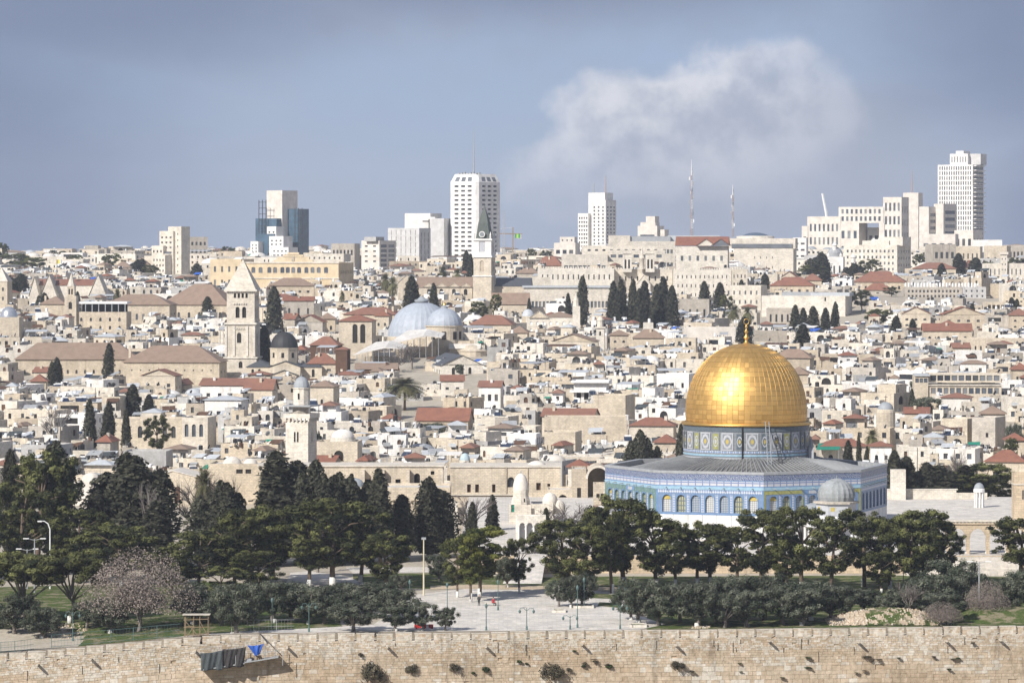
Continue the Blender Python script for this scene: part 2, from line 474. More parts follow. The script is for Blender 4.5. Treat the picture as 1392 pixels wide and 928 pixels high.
# ------------------------------------------------------------------ facades
def facade(mb, O, U, Wd, H, ops, mat, depth=0.22, back=None):
    """a wall from O along U, Wd wide and H high, with real recessed openings (u0,u1,v0,v1,arch); returns one MB of pane per opening"""
    O = Vector(O); U = Vector(U).normalized(); Zv = Vector((0, 0, 1)); N = U.cross(Zv)
    P = lambda u, v, d=0.0: tuple(O + U * u + Zv * v - N * d)
    us = sorted({0.0, Wd} | {round(o[0], 4) for o in ops} | {round(o[1], 4) for o in ops})
    vs = sorted({0.0, H} | {round(o[2], 4) for o in ops} | {round(o[3], 4) for o in ops})
    holes = set()
    for o in ops:
        a, b = us.index(round(o[0], 4)), us.index(round(o[1], 4))
        c, d = vs.index(round(o[2], 4)), vs.index(round(o[3], 4))
        for i in range(a, b):
            for j in range(c, d): holes.add((i, j))
    for j in range(len(vs) - 1):
        i = 0
        while i < len(us) - 1:
            if (i, j) in holes: i += 1; continue
            k = i
            while k < len(us) - 1 and (k, j) not in holes: k += 1
            mb.add([P(us[i], vs[j]), P(us[k], vs[j]), P(us[k], vs[j + 1]), P(us[i], vs[j + 1])], [(0, 1, 2, 3)], mat)
            i = k
    panes = []
    for o in ops:
        u0, u1, v0, v1 = o[:4]; arch = len(o) > 4 and o[4]
        pm = o[5] if len(o) > 5 and o[5] else GLASS
        for a, b in (((u0, v0), (u0, v1)), ((u0, v1), (u1, v1)), ((u1, v1), (u1, v0)), ((u1, v0), (u0, v0))):
            mb.add([P(*a), P(*b), P(*b, depth), P(*a, depth)], [(0, 1, 2, 3)], mat)
        p = MB()
        p.add([P(u0, v0, depth), P(u1, v0, depth), P(u1, v1, depth), P(u0, v1, depth)], [(0, 1, 2, 3)], pm, random.random() ** 1.5)
        if arch:
            r = (u1 - u0) / 2; um = (u0 + u1) / 2; hh = min(r * arch, (v1 - v0) * 0.8)
            arc = [(um + r * math.cos(R_(a)), v1 - hh + hh * math.sin(R_(a))) for a in (0, 30, 60, 90)]
            mb.add([P(u1, v1)] + [P(*q) for q in arc[::-1]], [(0, 1, 2, 3, 4)], mat)
            arc2 = [(2 * um - q[0], q[1]) for q in arc]
            mb.add([P(u0, v1)] + [P(*q) for q in arc2], [(0, 1, 2, 3, 4)], mat)
            for ar, sgn in ((arc, 1), (arc2, -1)):
                for q0, q1 in zip(ar, ar[1:]):
                    mb.add([P(*q0), P(*q1), P(*q1, depth), P(*q0, depth)], [(0, 1, 2, 3) if sgn > 0 else (3, 2, 1, 0)], mat)
        panes.append((p, o, P))
    return panes


def grid_ops(Wd, H, c, r, w=0.5, h=0.5, mx=0.04, mb=0.06, mt=0.08, arch=0, mat=None, skip=0.0, rng=None, jit=0.0):
    """c x r openings, each w x h of its cell"""
    out = []
    x0, x1, z0, z1 = Wd * mx, Wd * (1 - mx), H * mb, H * (1 - mt)
    cw, ch = (x1 - x0) / c, (z1 - z0) / r
    for j in range(r):
        for i in range(c):
            if skip and rng.random() < skip: continue
            u = x0 + cw * (i + .5); v = z0 + ch * (j + .5)
            out.append((u - cw * w / 2, u + cw * w / 2, v - ch * h / 2, v + ch * h / 2, arch, mat))
    return out


def add_windows(panes, parent, name='window', limit=90):
    """each window a part; past the limit the rest is one part"""
    panes = list(panes)
    for p, o, P in panes[:limit]: part(name, p, parent)
    rest = panes[limit:]
    if rest:
        q = MB()
        for p, o, P in rest: q.merge(p)
        x = part(name, q, parent); x['kind'] = 'stuff'


def wallbox(root, x0, x1, y0, y1, z0, z1, mat, front=None, left=None, right=None, parapet=0.5, name='wall', depth=0.22, roof=None, tone=0.5, rname='roof', wname='window', limit=90, extra=None):
    """a hollow block: walls with openings on three sides, a parapet and a roof slab"""
    mb = MB(); mb.tone = tone
    ww, dd, hh = x1 - x0, y1 - y0, z1 - z0
    g = lambda spec, wd: [] if not spec else (grid_ops(wd, hh, **spec) if isinstance(spec, dict) else spec)
    panes = facade(mb, (x0, y0, z0), (1, 0, 0), ww, hh, g(front, ww), mat, depth)
    panes += facade(mb, (x1, y0, z0), (0, 1, 0), dd, hh, g(right, dd), mat, depth)
    panes += facade(mb, (x0, y1, z0), (0, -1, 0), dd, hh, g(left, dd), mat, depth)
    facade(mb, (x1, y1, z0), (-1, 0, 0), ww, hh, [], mat, depth)
    t = 0.3
    zr = z1 - parapet
    # parapet: rim and inner faces
    o4 = [(x0, y0), (x1, y0), (x1, y1), (x0, y1)]; i4 = [(x0 + t, y0 + t), (x1 - t, y0 + t), (x1 - t, y1 - t), (x0 + t, y1 - t)]
    for k in range(4):
        k2 = (k + 1) % 4
        mb.add([(*o4[k], z1), (*o4[k2], z1), (*i4[k2], z1), (*i4[k], z1)], [(0, 1, 2, 3)], mat)
        mb.add([(*i4[k], z1), (*i4[k2], z1), (*i4[k2], zr), (*i4[k], zr)], [(0, 1, 2, 3)], mat)
    if extra: extra(mb)
    wl = part(name, mb, root)
    rb = MB(); rb.tone = tone
    rb.add([(*q, zr) for q in i4], [(0, 1, 2, 3)], roof or ROOFST)
    part(rname, rb, root)
    add_windows(panes, root, wname, limit)
    return wl


LM = []     # landmarks: (px0, px1, top row, lowest row in view, distance, short name or None)


class Bld:
    """a building set down at distance D whose measures are taken off the photograph"""
    def __init__(s, name, label, cat, D, pc, bot, rz=0.0, group=None, short=None, span=None, top=None, zb=None):
        s.D, s.pc, s.c = D, pc, math.cos(R_(rz))
        x = X(pc, D)
        s.zb = G(x, D) if zb is None else zb
        s.root = thing(name, label, cat, (x, D, s.zb), R_(rz), group)
        if span: LM.append((span[0], span[1], top if top else bot - 30, bot, D, short))
    def x(s, px): return (px - s.pc) / F * s.D / s.c
    def z(s, row): return CZ - (row - HR) / F * s.D - s.zb
    def m(s, px): return px / F * s.D
    def box(s, px0, px1, top, bot=None, y0=0.0, dep=10.0, mat=None, **kw):
        return wallbox(s.root, s.x(px0), s.x(px1), y0, y0 + dep, -3.0 if bot is None else s.z(bot), s.z(top), mat or CREAM, **kw)
    def mb(s): return MB()
    def part(s, name, mb, smooth=False, label=None, parent=None): return part(name, mb, parent or s.root, smooth, label)

# ------------------------------------------------------------------ ground, paving and lawns
EARTH = stone('dry_earth', (0.30, 0.25, 0.18), (0.20, 0.20, 0.12), stain=0.3, bump=0.4)
PAVING = stone('pale_paving', (0.57, 0.535, 0.49), (0.63, 0.595, 0.55), brick=(1.3, 0.9, 0.03), stain=0.38, joint=0.22, bump=0.1)
GRASS, t_, b_ = new_mat('winter_grass')
pos = t_.new('ShaderNodeNewGeometry').outputs['Position']
g1 = t_.noise(pos, 0.45, 5, .65); g2 = t_.noise(pos, 3.0, 4, .7)
col = t_.mix(t_.smooth(g2, .3, .7), (0.045, 0.075, 0.018, 1), (0.100, 0.125, 0.040, 1))
col = t_.mix(t_.smooth(t_.math('ADD', g1, t_.math('MULTIPLY', g2, .25)), .60, .76, 0, .85), col, (0.27, 0.225, 0.155, 1))
t_.put(b_.inputs['Base Color'], col); b_.inputs['Roughness'].default_value = .95; b_.inputs['Specular IOR Level'].default_value = .05
t_.put(b_.inputs['Normal'], t_.new('ShaderNodeBump', i={'Strength': .7, 'Distance': .15, 'Height': g2}).outputs[0])
EARTHC = stone('city_ground', (0.40, 0.35, 0.28), (0.46, 0.42, 0.35), stain=0.4, bump=0.3)


def grid_sheet(name, xs, ys, zf, mat, yf=None, smooth=True):
    mb = MB(); n = len(xs)
    for j, y in enumerate(ys):
        for x in xs:
            yy = y if yf is None else yf(x, y, j)
            mb.v.append((x, yy, zf(x, yy)))
    k = mb.mi(mat)
    for j in range(len(ys) - 1):
        for i in range(n - 1):
            mb.f.append([j * n + i, j * n + i + 1, (j + 1) * n + i + 1, (j + 1) * n + i]); mb.m.append(k); mb.t.append(0.3)
    return structure(name, mb, smooth)


def zvalley(x, y): return float(np.interp(y, [-400, 0, 50, 100, 200, 300, 450, 700], [54, 53, 46.5, 37, 17, -1, -26, -28]))


grid_sheet('valley_ground', np.linspace(-1500, 1500, 31), [-400, -200, 0, 25, 50, 75, 100, 150, 200, 250, 300, 350, 400, 450, 500, 600], zvalley, EARTH)
ys = [0, 546, 550, 554, 558, 562, 566, 600, 700, 780] + list(range(800, 1000, 20)) + list(range(1000, 2000, 40)) + list(range(2000, 4501, 125))
grid_sheet('city_ground', np.concatenate([np.linspace(-1500, -420, 7), np.linspace(-380, 380, 39), np.linspace(420, 1500, 7)]), ys,
           lambda x, y: G(x, y) + gz(x, y) - (0.03 if y < 800 else 0.0), EARTHC, yf=lambda x, y, j: wall_y(x) + 3.0 if j == 0 else max(y, wall_y(x) + 3 + .1 * j))


def sheet(name, pts, z, mat, kind='structure'):
    mb = MB(); mb.add([(p[0], p[1], z) for p in pts], [tuple(range(len(pts)))], mat)
    n = mb.f and mb
    o = structure(name, mb)
    if len(pts) > 2 and min(p[1] for p in pts) < 566 and min(p[0] for p in pts) < -36:
        bm = bmesh.new(); bm.from_mesh(o.data)
        for k in range(-24, 12): bmesh.ops.bisect_plane(bm, geom=bm.verts[:] + bm.edges[:] + bm.faces[:], plane_co=(k * 4, 0, 0), plane_no=(1, 0, 0))
        for k in range(538, 570, 4): bmesh.ops.bisect_plane(bm, geom=bm.verts[:] + bm.edges[:] + bm.faces[:], plane_co=(0, k, 0), plane_no=(0, 1, 0))
        bmesh.ops.triangulate(bm, faces=bm.faces[:])
        for v in bm.verts: v.co.z += gz(v.co.x, v.co.y)
        bm.to_mesh(o.data); bm.free()
    if o.data.polygons[0].normal.z < 0: o.data.flip_normals()
    return o


P2 = lambda l: [(X(a, GD(b)), max(GD(b), wall_y(X(a, GD(b))) + 3.06)) for a, b in l]
# the near edge of each sheet follows the wall
edge = lambda a, b: [(x, wall_y(x) + 3.05) for x in np.linspace(X(a, 545), X(b, 545), 9)]
sheet('esplanade_paving', edge(495, 870) + P2([(905, 848), (845, 829), (850, 806), (800, 802), (640, 799), (560, 808)]), 0.012, PAVING)
sheet('lawn', edge(-60, 420) + P2([(470, 855), (450, 835), (440, 800), (300, 790), (-100, 800)]), 0.008, GRASS)
sheet('lawn', P2([(480, 796), (585, 800), (850, 800), (860, 806), (1000, 806), (1000, 783), (820, 783), (700, 785), (620, 778), (480, 780)]), 0.016, GRASS)
sheet('lawn', edge(880, 1800) + P2([(1800, 800), (1320, 782), (1000, 782), (880, 815)]), 0.006, GRASS)
sheet('path', edge(-60, 60) + P2([(100, 862), (105, 853), (-60, 862)]), 0.020, PAVING)
sheet('path', edge(120, 500) + P2([(570, 845), (430, 853), (350, 857), (200, 866)]), 0.018, PAVING)
sheet('path', P2([(480, 779), (620, 777), (700, 781), (700, 775), (620, 770), (470, 771)]), 0.024, PAVING)
sheet('path', P2([(385, 800), (430, 806), (510, 797), (470, 783), (420, 776), (395, 778)]), 0.026, PAVING)
sheet('path', P2([(585, 801), (620, 800), (850, 803), (850, 798), (640, 794), (585, 796)]), 0.028, TERRST)
sheet('lawn_bed', P2([(790, 812), (842, 814), (846, 808), (800, 806)]), 0.030, GRASS)
sheet('lawn_bed', P2([(812, 823), (842, 826), (846, 820), (815, 818)]), 0.030, GRASS)

# the raised terrace of the shrine: retaining walls and paving, with its stair on the right
TX0, TX1, TY0, TY1, TZ = -9.0, 190.0, 642.0, 792.0, 3.0
mb = MB()
facade(mb, (TX0, TY0, -0.5), (1, 0, 0), TX1 - TX0, TZ + 0.5, [], TERRST)
facade(mb, (TX0, TY1, -0.5), (0, -1, 0), TY1 - TY0, TZ + 0.5, [], TERRST)
structure('terrace_retaining_face', mb)
mb = MB(); mb.add([(TX0, TY0, TZ), (TX1, TY0, TZ), (TX1, TY1, TZ), (TX0, TY1, TZ)], [(0, 1, 2, 3)], PAVING)
structure('terrace_paving', mb)
mb = MB()
for k in range(14):
    y1 = TY0 - 0.36 * k
    mb.box(X(1230, 640), X(1385, 640), y1 - 0.36 if k < 13 else y1 - 0.4, y1 - 0.003, -0.3, TZ - 0.2 * (k + 1) + 0.0, PAVING, tone=(k % 3) * .3)
structure('stair_steps', mb)
# ramp rising to the terrace on its left
mb = MB()
x0, x1 = X(606, 650), TX0 - 0.02
mb.add([(X(700, 640) - 2, 622, 0.03), (X(735, 640), 622, 0.03), (X(742, 650), 641.9, 2.98), (X(700, 650), 641.9, 2.98)], [(0, 1, 2, 3)], PAVING)
structure('ramp_paving', mb)

# ------------------------------------------------------------------ the city wall in front
rng = random.Random(5)
GAPST = plain('gap_shade', (.25, .215, .17), .95, 0, .3, 1)  # face behind the merlon gaps, dark gap shade put into its colour
DRAIN = plain('mossy_joint', (.10, .085, .065), .95, 0, .3, 3)
wallroot = thing('city_wall', 'long crenellated city wall of big honey coloured stone blocks across the bottom', 'city wall', (0, 0, 0))
LM.append((0, 1392, 862, 928, 540, None))


def wall_frame(x):
    e = 0.5
    t = Vector((2 * e, wall_y(x + e) - wall_y(x - e), 0)).normalized()
    return Vector((x, wall_y(x), 0)), t


for (xa, xb, nm, step) in ((-120, -46, 0, 0), (-46, 10, 1, 0), (10, 60, 2, 0), (60, 125, 3, 0)):
    mb = MB()
    pts = [xa + (xb - xa) * k / 12 for k in range(13)]
    ztop = -0.95; wa, wb = wt(xa), wt(xb)
    for a, b in zip(pts, pts[1:]):
        ya, yb = wall_y(a), wall_y(b)
        ta, tb = ztop + wt(a), ztop + wt(b)
        mb.add([(a, ya + .16, -30), (b, yb + .16, -30), (b, yb + .16, tb), (a, ya + .16, ta)], [(0, 1, 2, 3)], BIGBLOCK, 0.1)
        mb.add([(a, ya + .16, ta), (b, yb + .16, tb), (b, yb + 2.9, tb), (a, ya + 2.9, ta)], [(0, 1, 2, 3)], PALEBLOCK, 0.5)
        mb.add([(a, ya + 2.98, ta - 1), (b, yb + 2.98, tb - 1), (b, yb + 2.98, tb + .95), (a, ya + 2.98, ta + .95)], [(0, 1, 2, 3)], GAPST, 0.2)
    z = ztop
    rowi = 0
    while z > -10.5:
        small = z > -2.6
        big_ = z < -4.6
        h = rng.uniform(0.22, 0.32) if small else rng.uniform(0.26, 0.46) if not big_ else rng.uniform(0.4, 0.75)
        x = xa + rng.uniform(-.5, 0)
        while x < xb:
            wd = rng.uniform(0.28, 0.7) if small else rng.uniform(0.35, 0.95) if not big_ else rng.uniform(.5, 1.5)
            o, t = wall_frame(x + wd / 2)
            n = Vector((t.y, -t.x, 0))
            patch = math.sin(x * 0.11 + 1.3) * math.sin(z * 0.55 + x * 0.05) + 0.5 * math.sin(x * 0.31 + z * 1.1)
            pale = rng.random() < (0.55 if small else 0.10 + 0.3 * (patch > 0.5))
            off = 0.13 + rng.uniform(-0.035, 0.03) - (0.5 if rng.random() < 0.006 else 0) * 0.3
            gap = 0.012
            a = o - t * (wd / 2 - gap); b = o + t * (wd / 2 - gap)
            f0 = n * (off - 0.16); bk = n * (-0.17)
            zz0, zz1 = z - h + gap, z - gap
            v = []
            j = lambda: rng.uniform(-.012, .012)
            for base in (f0, bk):
                for p, q in ((a, zz0), (b, zz0), (b, zz1), (a, zz1)):
                    pp = p + base
                    v.append((pp.x + j(), pp.y + j(), q + j() + wt(pp.x)))
            mb.add(v, [(0, 1, 2, 3), (3, 2, 6, 7), (0, 3, 7, 4), (1, 0, 4, 5), (2, 1, 5, 6)], PALEBLOCK if pale else BIGBLOCK, min(1, max(0, rng.gauss(0.45 + 0.3 * patch, 0.17))))
            x += wd
        z -= h
    part('wall_face', mb, wallroot)

x = -116.0
while x < 118:
    o, t = wall_frame(x)
    n = Vector((t.y, -t.x, 0))
    wd = rng.uniform(2.22, 2.52)
    hh = rng.uniform(-0.08, 0.10) + (0.05 if x > 0 else 0)
    mb = MB()
    ang = math.atan2(t.y, t.x)
    mb.M = Matrix.Translation((0, 0, 0)) @ Matrix.Rotation(ang, 4, 'Z')
    # courses of the merlon, each a little different
    z = -0.95
    while z < hh - 0.05:
        h = min(rng.uniform(0.2, 0.3), hh - z)
        u = -wd / 2
        while u < wd / 2 - 0.05:
            w2 = min(rng.uniform(0.35, 0.75), wd / 2 - u)
            d = rng.uniform(-0.03, 0.03)
            mb.box(u + .006, u + w2 - .006, 0.03 + d, 0.72 - d, z + .004, z + h - .004, PALEBLOCK if rng.random() < .75 else BIGBLOCK, min(1, max(0, rng.gauss(.6, .3))))
            u += w2
        z += h
    mb.box(-wd / 2 - .04, wd / 2 + .04, 0.0, 0.76, hh, hh + 0.09, PALEBLOCK, rng.uniform(.3, .8))
    mm = link('merlon', mb.mesh('merlon'), wallroot, (o.x, o.y, wt(o.x)))
    x += 2.72
for px in (60, 131, 270, 393, 527, 660, 790, 918, 1045, 1168, 1290, 1365):
    xx = X(px, 545); o, t = wall_frame(xx)
    mb = MB()
    mb.box(-.16, .16, -1.25, 0.3, -.14, .10, PALEBLOCK, 0.2)
    mb.box(-.10, .10, -1.45, -1.25, -.10, .06, PALEBLOCK, 0.4)
    link('water_spout', mb.mesh('water_spout'), wallroot, (o.x, o.y, rng.uniform(-1.9, -1.4) + wt(o.x)), math.atan2(t.y, t.x))
# vertical drain stains / slits: narrow recessed dark joints
for k in range(30):
    xx = rng.uniform(-78, 78); o, t = wall_frame(xx)
    mb = MB()
    hgt = rng.uniform(0.35, 1.6); z0 = rng.choice([-1.3, -1.7, -2.5, -3.2]) - hgt
    mb.box(-.05, .05, -.02, 0.1, z0, z0 + hgt, DRAIN, 0.2)
    link('drain_slit', mb.mesh('drain_slit'), wallroot, (o.x, o.y, wt(o.x)), math.atan2(t.y, t.x))

# ------------------------------------------------------------------ the shrine with the golden dome
BLUET, t_, b_ = new_mat('blue_tile')
pos = t_.new('ShaderNodeUVMap').outputs[0]
vor = t_.new('ShaderNodeTexVoronoi', i={'Vector': pos, 'Scale': 2.6})
n = t_.noise(pos, 2.3, 4, .6)
col = t_.mix(t_.smooth(vor.outputs['Distance'], 0.05, 0.18), (0.36, 0.39, 0.43, 1), (0.145, 0.215, 0.345, 1))
col = t_.mix(t_.smooth(n, .45, .7, 0, .5), col, (0.22, 0.295, 0.415, 1))
t_.put(b_.inputs['Base Color'], col); b_.inputs['Roughness'].default_value = 0.4
GREENT, t_, b_ = new_mat('green_tile')
pos = t_.new('ShaderNodeUVMap').outputs[0]
vor = t_.new('ShaderNodeTexVoronoi', i={'Vector': pos, 'Scale': 3.0})
col = t_.mix(t_.smooth(vor.outputs['Distance'], 0.10, 0.32), (0.36, 0.41, 0.40, 1), (0.13, 0.22, 0.21, 1))
t_.put(b_.inputs['Base Color'], col); b_.inputs['Roughness'].default_value = 0.4
BRBLUE = plain('bright_blue_tile', (0.14, 0.235, 0.40), 0.4, 0, 0.15, 1.5)
TURQ = plain('turquoise_tile', (0.27, 0.42, 0.52), 0.4, 0, 0.2, 1.5)
OLIVET = plain('yellow_green_tile', (0.29, 0.29, 0.11), 0.45, 0, 0.3, 2.0)
YELLT = plain('yellow_tile', (0.46, 0.36, 0.10), 0.45, 0, 0.2, 2.0)
LTILE = plain('pale_tile', (0.43, 0.44, 0.465), 0.4, 0, 0.15, 2.0)
GREYT = plain('grey_tile', (0.22, 0.235, 0.255), 0.45, 0, 0.25, 2.5)
TEALT_SHADE = plain('teal_tile_and_shade', (0.105, 0.13, 0.155), 0.45, 0, 0.2, 2.0)


def pattern(name, kind, a, b, sc, thr=0.5):
    m, t, bs = new_mat(name)
    uv = t.new('ShaderNodeUVMap').outputs[0]
    if kind == 'check':
        rot = t.new('ShaderNodeMapping', i={'Vector': uv, 'Rotation': (0, 0, R_(45))})
        f = t.new('ShaderNodeTexChecker', i={'Vector': rot.outputs[0], 'Scale': sc}).outputs['Fac']
    elif kind == 'brick':
        f = t.new('ShaderNodeTexBrick', offset=0.0, i={'Vector': uv, 'Scale': 1, 'Brick Width': sc, 'Row Height': 0.84, 'Mortar Size': 0.10}).outputs['Fac']
    elif kind == 'script':
        n = t.noise(t.scale(uv, (2.2, 1.5, 1)), 2.4, 5, .75)
        w2 = t.new('ShaderNodeTexWave', wave_type='BANDS', bands_direction='DIAGONAL', i={'Vector': uv, 'Scale': 1.5, 'Distortion': 9.0, 'Detail': 3, 'Detail Scale': 1.6})
        f = t.smooth(t.math('ADD', t.math('MULTIPLY', w2.outputs['Fac'], 0.6), t.math('MULTIPLY', n, 0.8)), 0.72, 0.86)
    t.put(bs.inputs['Base Color'], t.mix(f, c4(a), c4(b)))
    bs.inputs['Roughness'].default_value = 0.45
    return m


SCRIPT = pattern('calligraphy_frieze', 'script', (0.075, 0.105, 0.215), (0.30, 0.325, 0.37), 1)
CARTOU = pattern('white_cartouches', 'brick', (0.50, 0.50, 0.52), (0.15, 0.20, 0.36), 1.32)
DIAM = pattern('white_diamond_strip', 'check', (0.52, 0.53, 0.55), (0.18, 0.26, 0.42), 3.2)
LATG = pattern('grey_lattice', 'check', (0.36, 0.39, 0.42), (0.10, 0.14, 0.20), 4.6)
LATY = pattern('yellow_lattice', 'brick', (0.36, 0.35, 0.20), (0.10, 0.12, 0.13), 0.45)
LATW = pattern('white_panel_lattice', 'check', (0.52, 0.52, 0.51), (0.26, 0.27, 0.27), 4.0)

GOLD, t_, b_ = new_mat('gilded_panels')
uv = t_.new('ShaderNodeUVMap').outputs[0]
br = t_.new('ShaderNodeTexBrick', offset=0.0, i={'Vector': uv, 'Scale': 1, 'Brick Width': 1.0, 'Row Height': 0.86, 'Mortar Size': 0.035,
                                              'Color1': (0.0, 0, 0, 1), 'Color2': (1, 1, 1, 1), 'Mortar': (.5, .5, .5, 1)})
pn = t_.noise(uv, 0.6, 3)
bc = t_.new('ShaderNodeSeparateColor', i={0: br.outputs['Color']}).outputs[0]
k = t_.math('ADD', t_.math('MULTIPLY', bc, 0.38), t_.math('MULTIPLY', pn, 0.7))
col = t_.mix(k, (0.60, 0.345, 0.095, 1), (0.82, 0.53, 0.19, 1))
col = t_.mix(t_.math('MULTIPLY', br.outputs['Fac'], 0.65), col, (0.26, 0.13, 0.025, 1))
t_.put(b_.inputs['Base Color'], col)
b_.inputs['Metallic'].default_value = 0.88
t_.put(b_.inputs['Roughness'], t_.math('ADD', t_.math('MULTIPLY', bc, 0.08), 0.47))
bp = t_.new('ShaderNodeBump', i={'Strength': 0.30, 'Distance': 0.10, 'Height': t_.math('ADD', t_.math('MULTIPLY', bc, .5), t_.math('MULTIPLY', pn, 0.6))})
fl = t_.new('ShaderNodeVectorMath', operation='FLOOR')
t_.put(fl.inputs[0], t_.scale(uv, (1.0, 1 / 0.86, 1.0)))
wn = t_.new('ShaderNodeTexWhiteNoise', noise_dimensions='2D', i={'Vector': fl.outputs[0]})
tilt = t_.new('ShaderNodeVectorMath', operation='SUBTRACT'); t_.put(tilt.inputs[0], wn.outputs['Color']); tilt.inputs[1].default_value = (.5, .5, .5)
ad = t_.new('ShaderNodeVectorMath', operation='ADD'); t_.put(ad.inputs[0], bp.outputs[0]); t_.put(ad.inputs[1], t_.scale(tilt.outputs[0], (.11, .11, .11)))
nz = t_.new('ShaderNodeVectorMath', operation='NORMALIZE'); t_.put(nz.inputs[0], ad.outputs[0])
t_.put(b_.inputs['Normal'], nz.outputs[0])
GOLDP = plain('gilt_trim', (0.66, 0.42, 0.13), 0.45, 0.9, 0.12, 1.0)
LEADR, t_, b_ = new_mat('ribbed_lead_roof')
uv = t_.new('ShaderNodeUVMap').outputs[0]
wv = t_.new('ShaderNodeTexWave', wave_type='BANDS', bands_direction='X', i={'Vector': uv, 'Scale': 0.32, 'Distortion': 0.1})
posn = t_.new('ShaderNodeNewGeometry').outputs['Position']
nn = t_.noise(posn, 0.35, 5, .65)
col = t_.mix(t_.smooth(wv.outputs['Fac'], .35, .8), (0.165, 0.165, 0.16, 1), (0.06, 0.063, 0.068, 1))
col = t_.mix(t_.smooth(nn, .4, .65, 0, .55), col, (0.20, 0.195, 0.18, 1))
t_.put(b_.inputs['Base Color'], col); b_.inputs['Roughness'].default_value = 0.7; b_.inputs['Specular IOR Level'].default_value = .15

DX, DY, DZ = X(1014.5, 700), 700.0, TZ
shrine = thing('golden_domed_shrine', 'octagonal shrine in blue tiles under a large golden dome', 'shrine', (DX, DY, DZ))
LM.append((823, 1207, 632, 720, 674, None)); LM.append((925, 1100, 474, 625, 690, 'golden dome'))
RO = 26.0; E0 = 3.3
VX = [Vector((RO * math.sin(R_(E0 + 45 * k)), -RO * math.cos(R_(E0 + 45 * k)), 0)) for k in range(8)]
for k in range(8):
    A, Bv = VX[k], VX[(k + 1) % 8]
    U = (Bv - A).normalized(); N = U.cross(Vector((0, 0, 1))); Wd = (Bv - A).length
    at = lambda u, v, d=0.0: tuple(A + U * u + Vector((0, 0, v)) + N * d)

    def strip(mb, u0, u1, v0, v1, mat, d):
        mb.add([at(u0, v0, d), at(u1, v0, d), at(u1, v1, d), at(u0, v1, d)], [(0, 1, 2, 3)], mat)
        mb.add([at(u0, v1, d), at(u1, v1, d), at(u1, v1, 0), at(u0, v1, 0)], [(0, 1, 2, 3)], mat)
        mb.add([at(u0, v0, 0), at(u1, v0, 0), at(u1, v0, d), at(u0, v0, d)], [(0, 1, 2, 3)], mat)
    ground = GREENT if k == 6 else BLUET
    acc = OLIVET if k == 0 else (GREENT if k == 6 else BRBLUE)
    m1 = MB(); facade(m1, at(0, -0.3), U, Wd, 4.6, [], MARBLE)
    for q in range(8): strip(m1, 0.62 + q * 2.66 - .04, 0.62 + q * 2.66 + .04, 0, 4.3, GREYT, 0.02)
    strip(m1, 0, Wd, -0.3, 0.35, MARBLE, 0.12)
    part('marble_base', m1, shrine)
    m2 = MB()
    pit = 2.66; u0 = (Wd - 7 * pit) / 2
    ops = []
    for q in range(7):
        c = u0 + pit * (q + .5)
        mt = [LATW, LATY, LATG, LATW, LATG, LATY, LATW][q]
        ops.append((c - .82, c + .82, 0.45, 3.55, 1.15, mt))
    panes = facade(m2, at(0, 4.3), U, Wd, 4.5, ops, ground, depth=0.38)
    for q in range(7):
        c = u0 + pit * (q + .5)
        for s_ in (-1, 1): strip(m2, c + s_ * .93 - .10, c + s_ * .93 + .10, 4.65, 7.0, BRBLUE, 0.05)
        for a0, a1 in ((180, 150), (150, 120), (120, 90), (90, 60), (60, 30), (30, 0)):
            f = lambda a, r: at(c + r * math.cos(R_(a)), 6.92 + r * 1.12 * math.sin(R_(a)), 0.05)
            m2.add([f(a0, .83), f(a1, .83), f(a1, 1.03), f(a0, 1.03)], [(3, 2, 1, 0)] if False else [(0, 3, 2, 1)], BRBLUE)
        if q in (0, 6):
            f = lambda a, r: at(c + r * math.cos(R_(a)), 6.98 + r * .8 * math.sin(R_(a)), -0.30)
            m2.add([f(a, .80) for a in (0, 36, 72, 108, 144, 180)], [(0, 1, 2, 3, 4, 5)], YELLT)
    for q in range(8):
        u = u0 + pit * q
        if 0 < q < 7: strip(m2, u - .22, u + .22, 4.75, 7.9, DIAM, 0.03)
    strip(m2, 0, 0.36, 4.35, 8.75, acc, 0.04); strip(m2, Wd - .36, Wd, 4.35, 8.75, acc, 0.04)
    strip(m2, 0.36, Wd - .36, 4.32, 4.55, BRBLUE, 0.05)
    if k in (0, 6):
        for a, b in ((0.36, 7.9), (Wd - 7.9, Wd - .36)): strip(m2, a, b, 8.1, 8.72, acc, 0.04)
        strip(m2, 8.3, Wd - 8.3, 8.05, 8.72, BRBLUE, 0.05); strip(m2, Wd / 2 - .8, Wd / 2 + .8, 8.1, 8.65, LTILE, 0.07)
        if k == 0:
            for a in (7.7, Wd - 8.0): strip(m2, a, a + .3, 4.6, 8.1, acc, 0.04)
    else:
        strip(m2, 0.36, Wd - .36, 8.12, 8.74, DIAM, 0.04)
    part('tile_wall', m2, shrine)
    for p, o, P in panes: part('window', p, shrine)
    m3 = MB(); facade(m3, at(0, 8.8), U, Wd, 3.2, [], BLUET)
    strip(m3, 0, Wd, 8.82, 9.36, TURQ, 0.05); strip(m3, 0, Wd, 9.36, 9.54, BRBLUE, 0.04)
    strip(m3, 0, Wd, 9.54, 10.34, CARTOU, 0.03); strip(m3, 0, Wd, 10.34, 10.5, BRBLUE, 0.04); strip(m3, 0, Wd, 10.5, 11.62, SCRIPT, 0.03)
    for q in range(7):
        c = u0 + pit * (q + .5)
        m3.M = None
        p0 = Vector(at(c, 9.15, 0)); m3.tube([p0, p0 + N * 0.9 + Vector((0, 0, -.12))], [.09, .07], METAL, 5)
    part('frieze', m3, shrine)
    m4 = MB()
    A2, B2 = A * (24.9 / RO), Bv * (24.9 / RO)
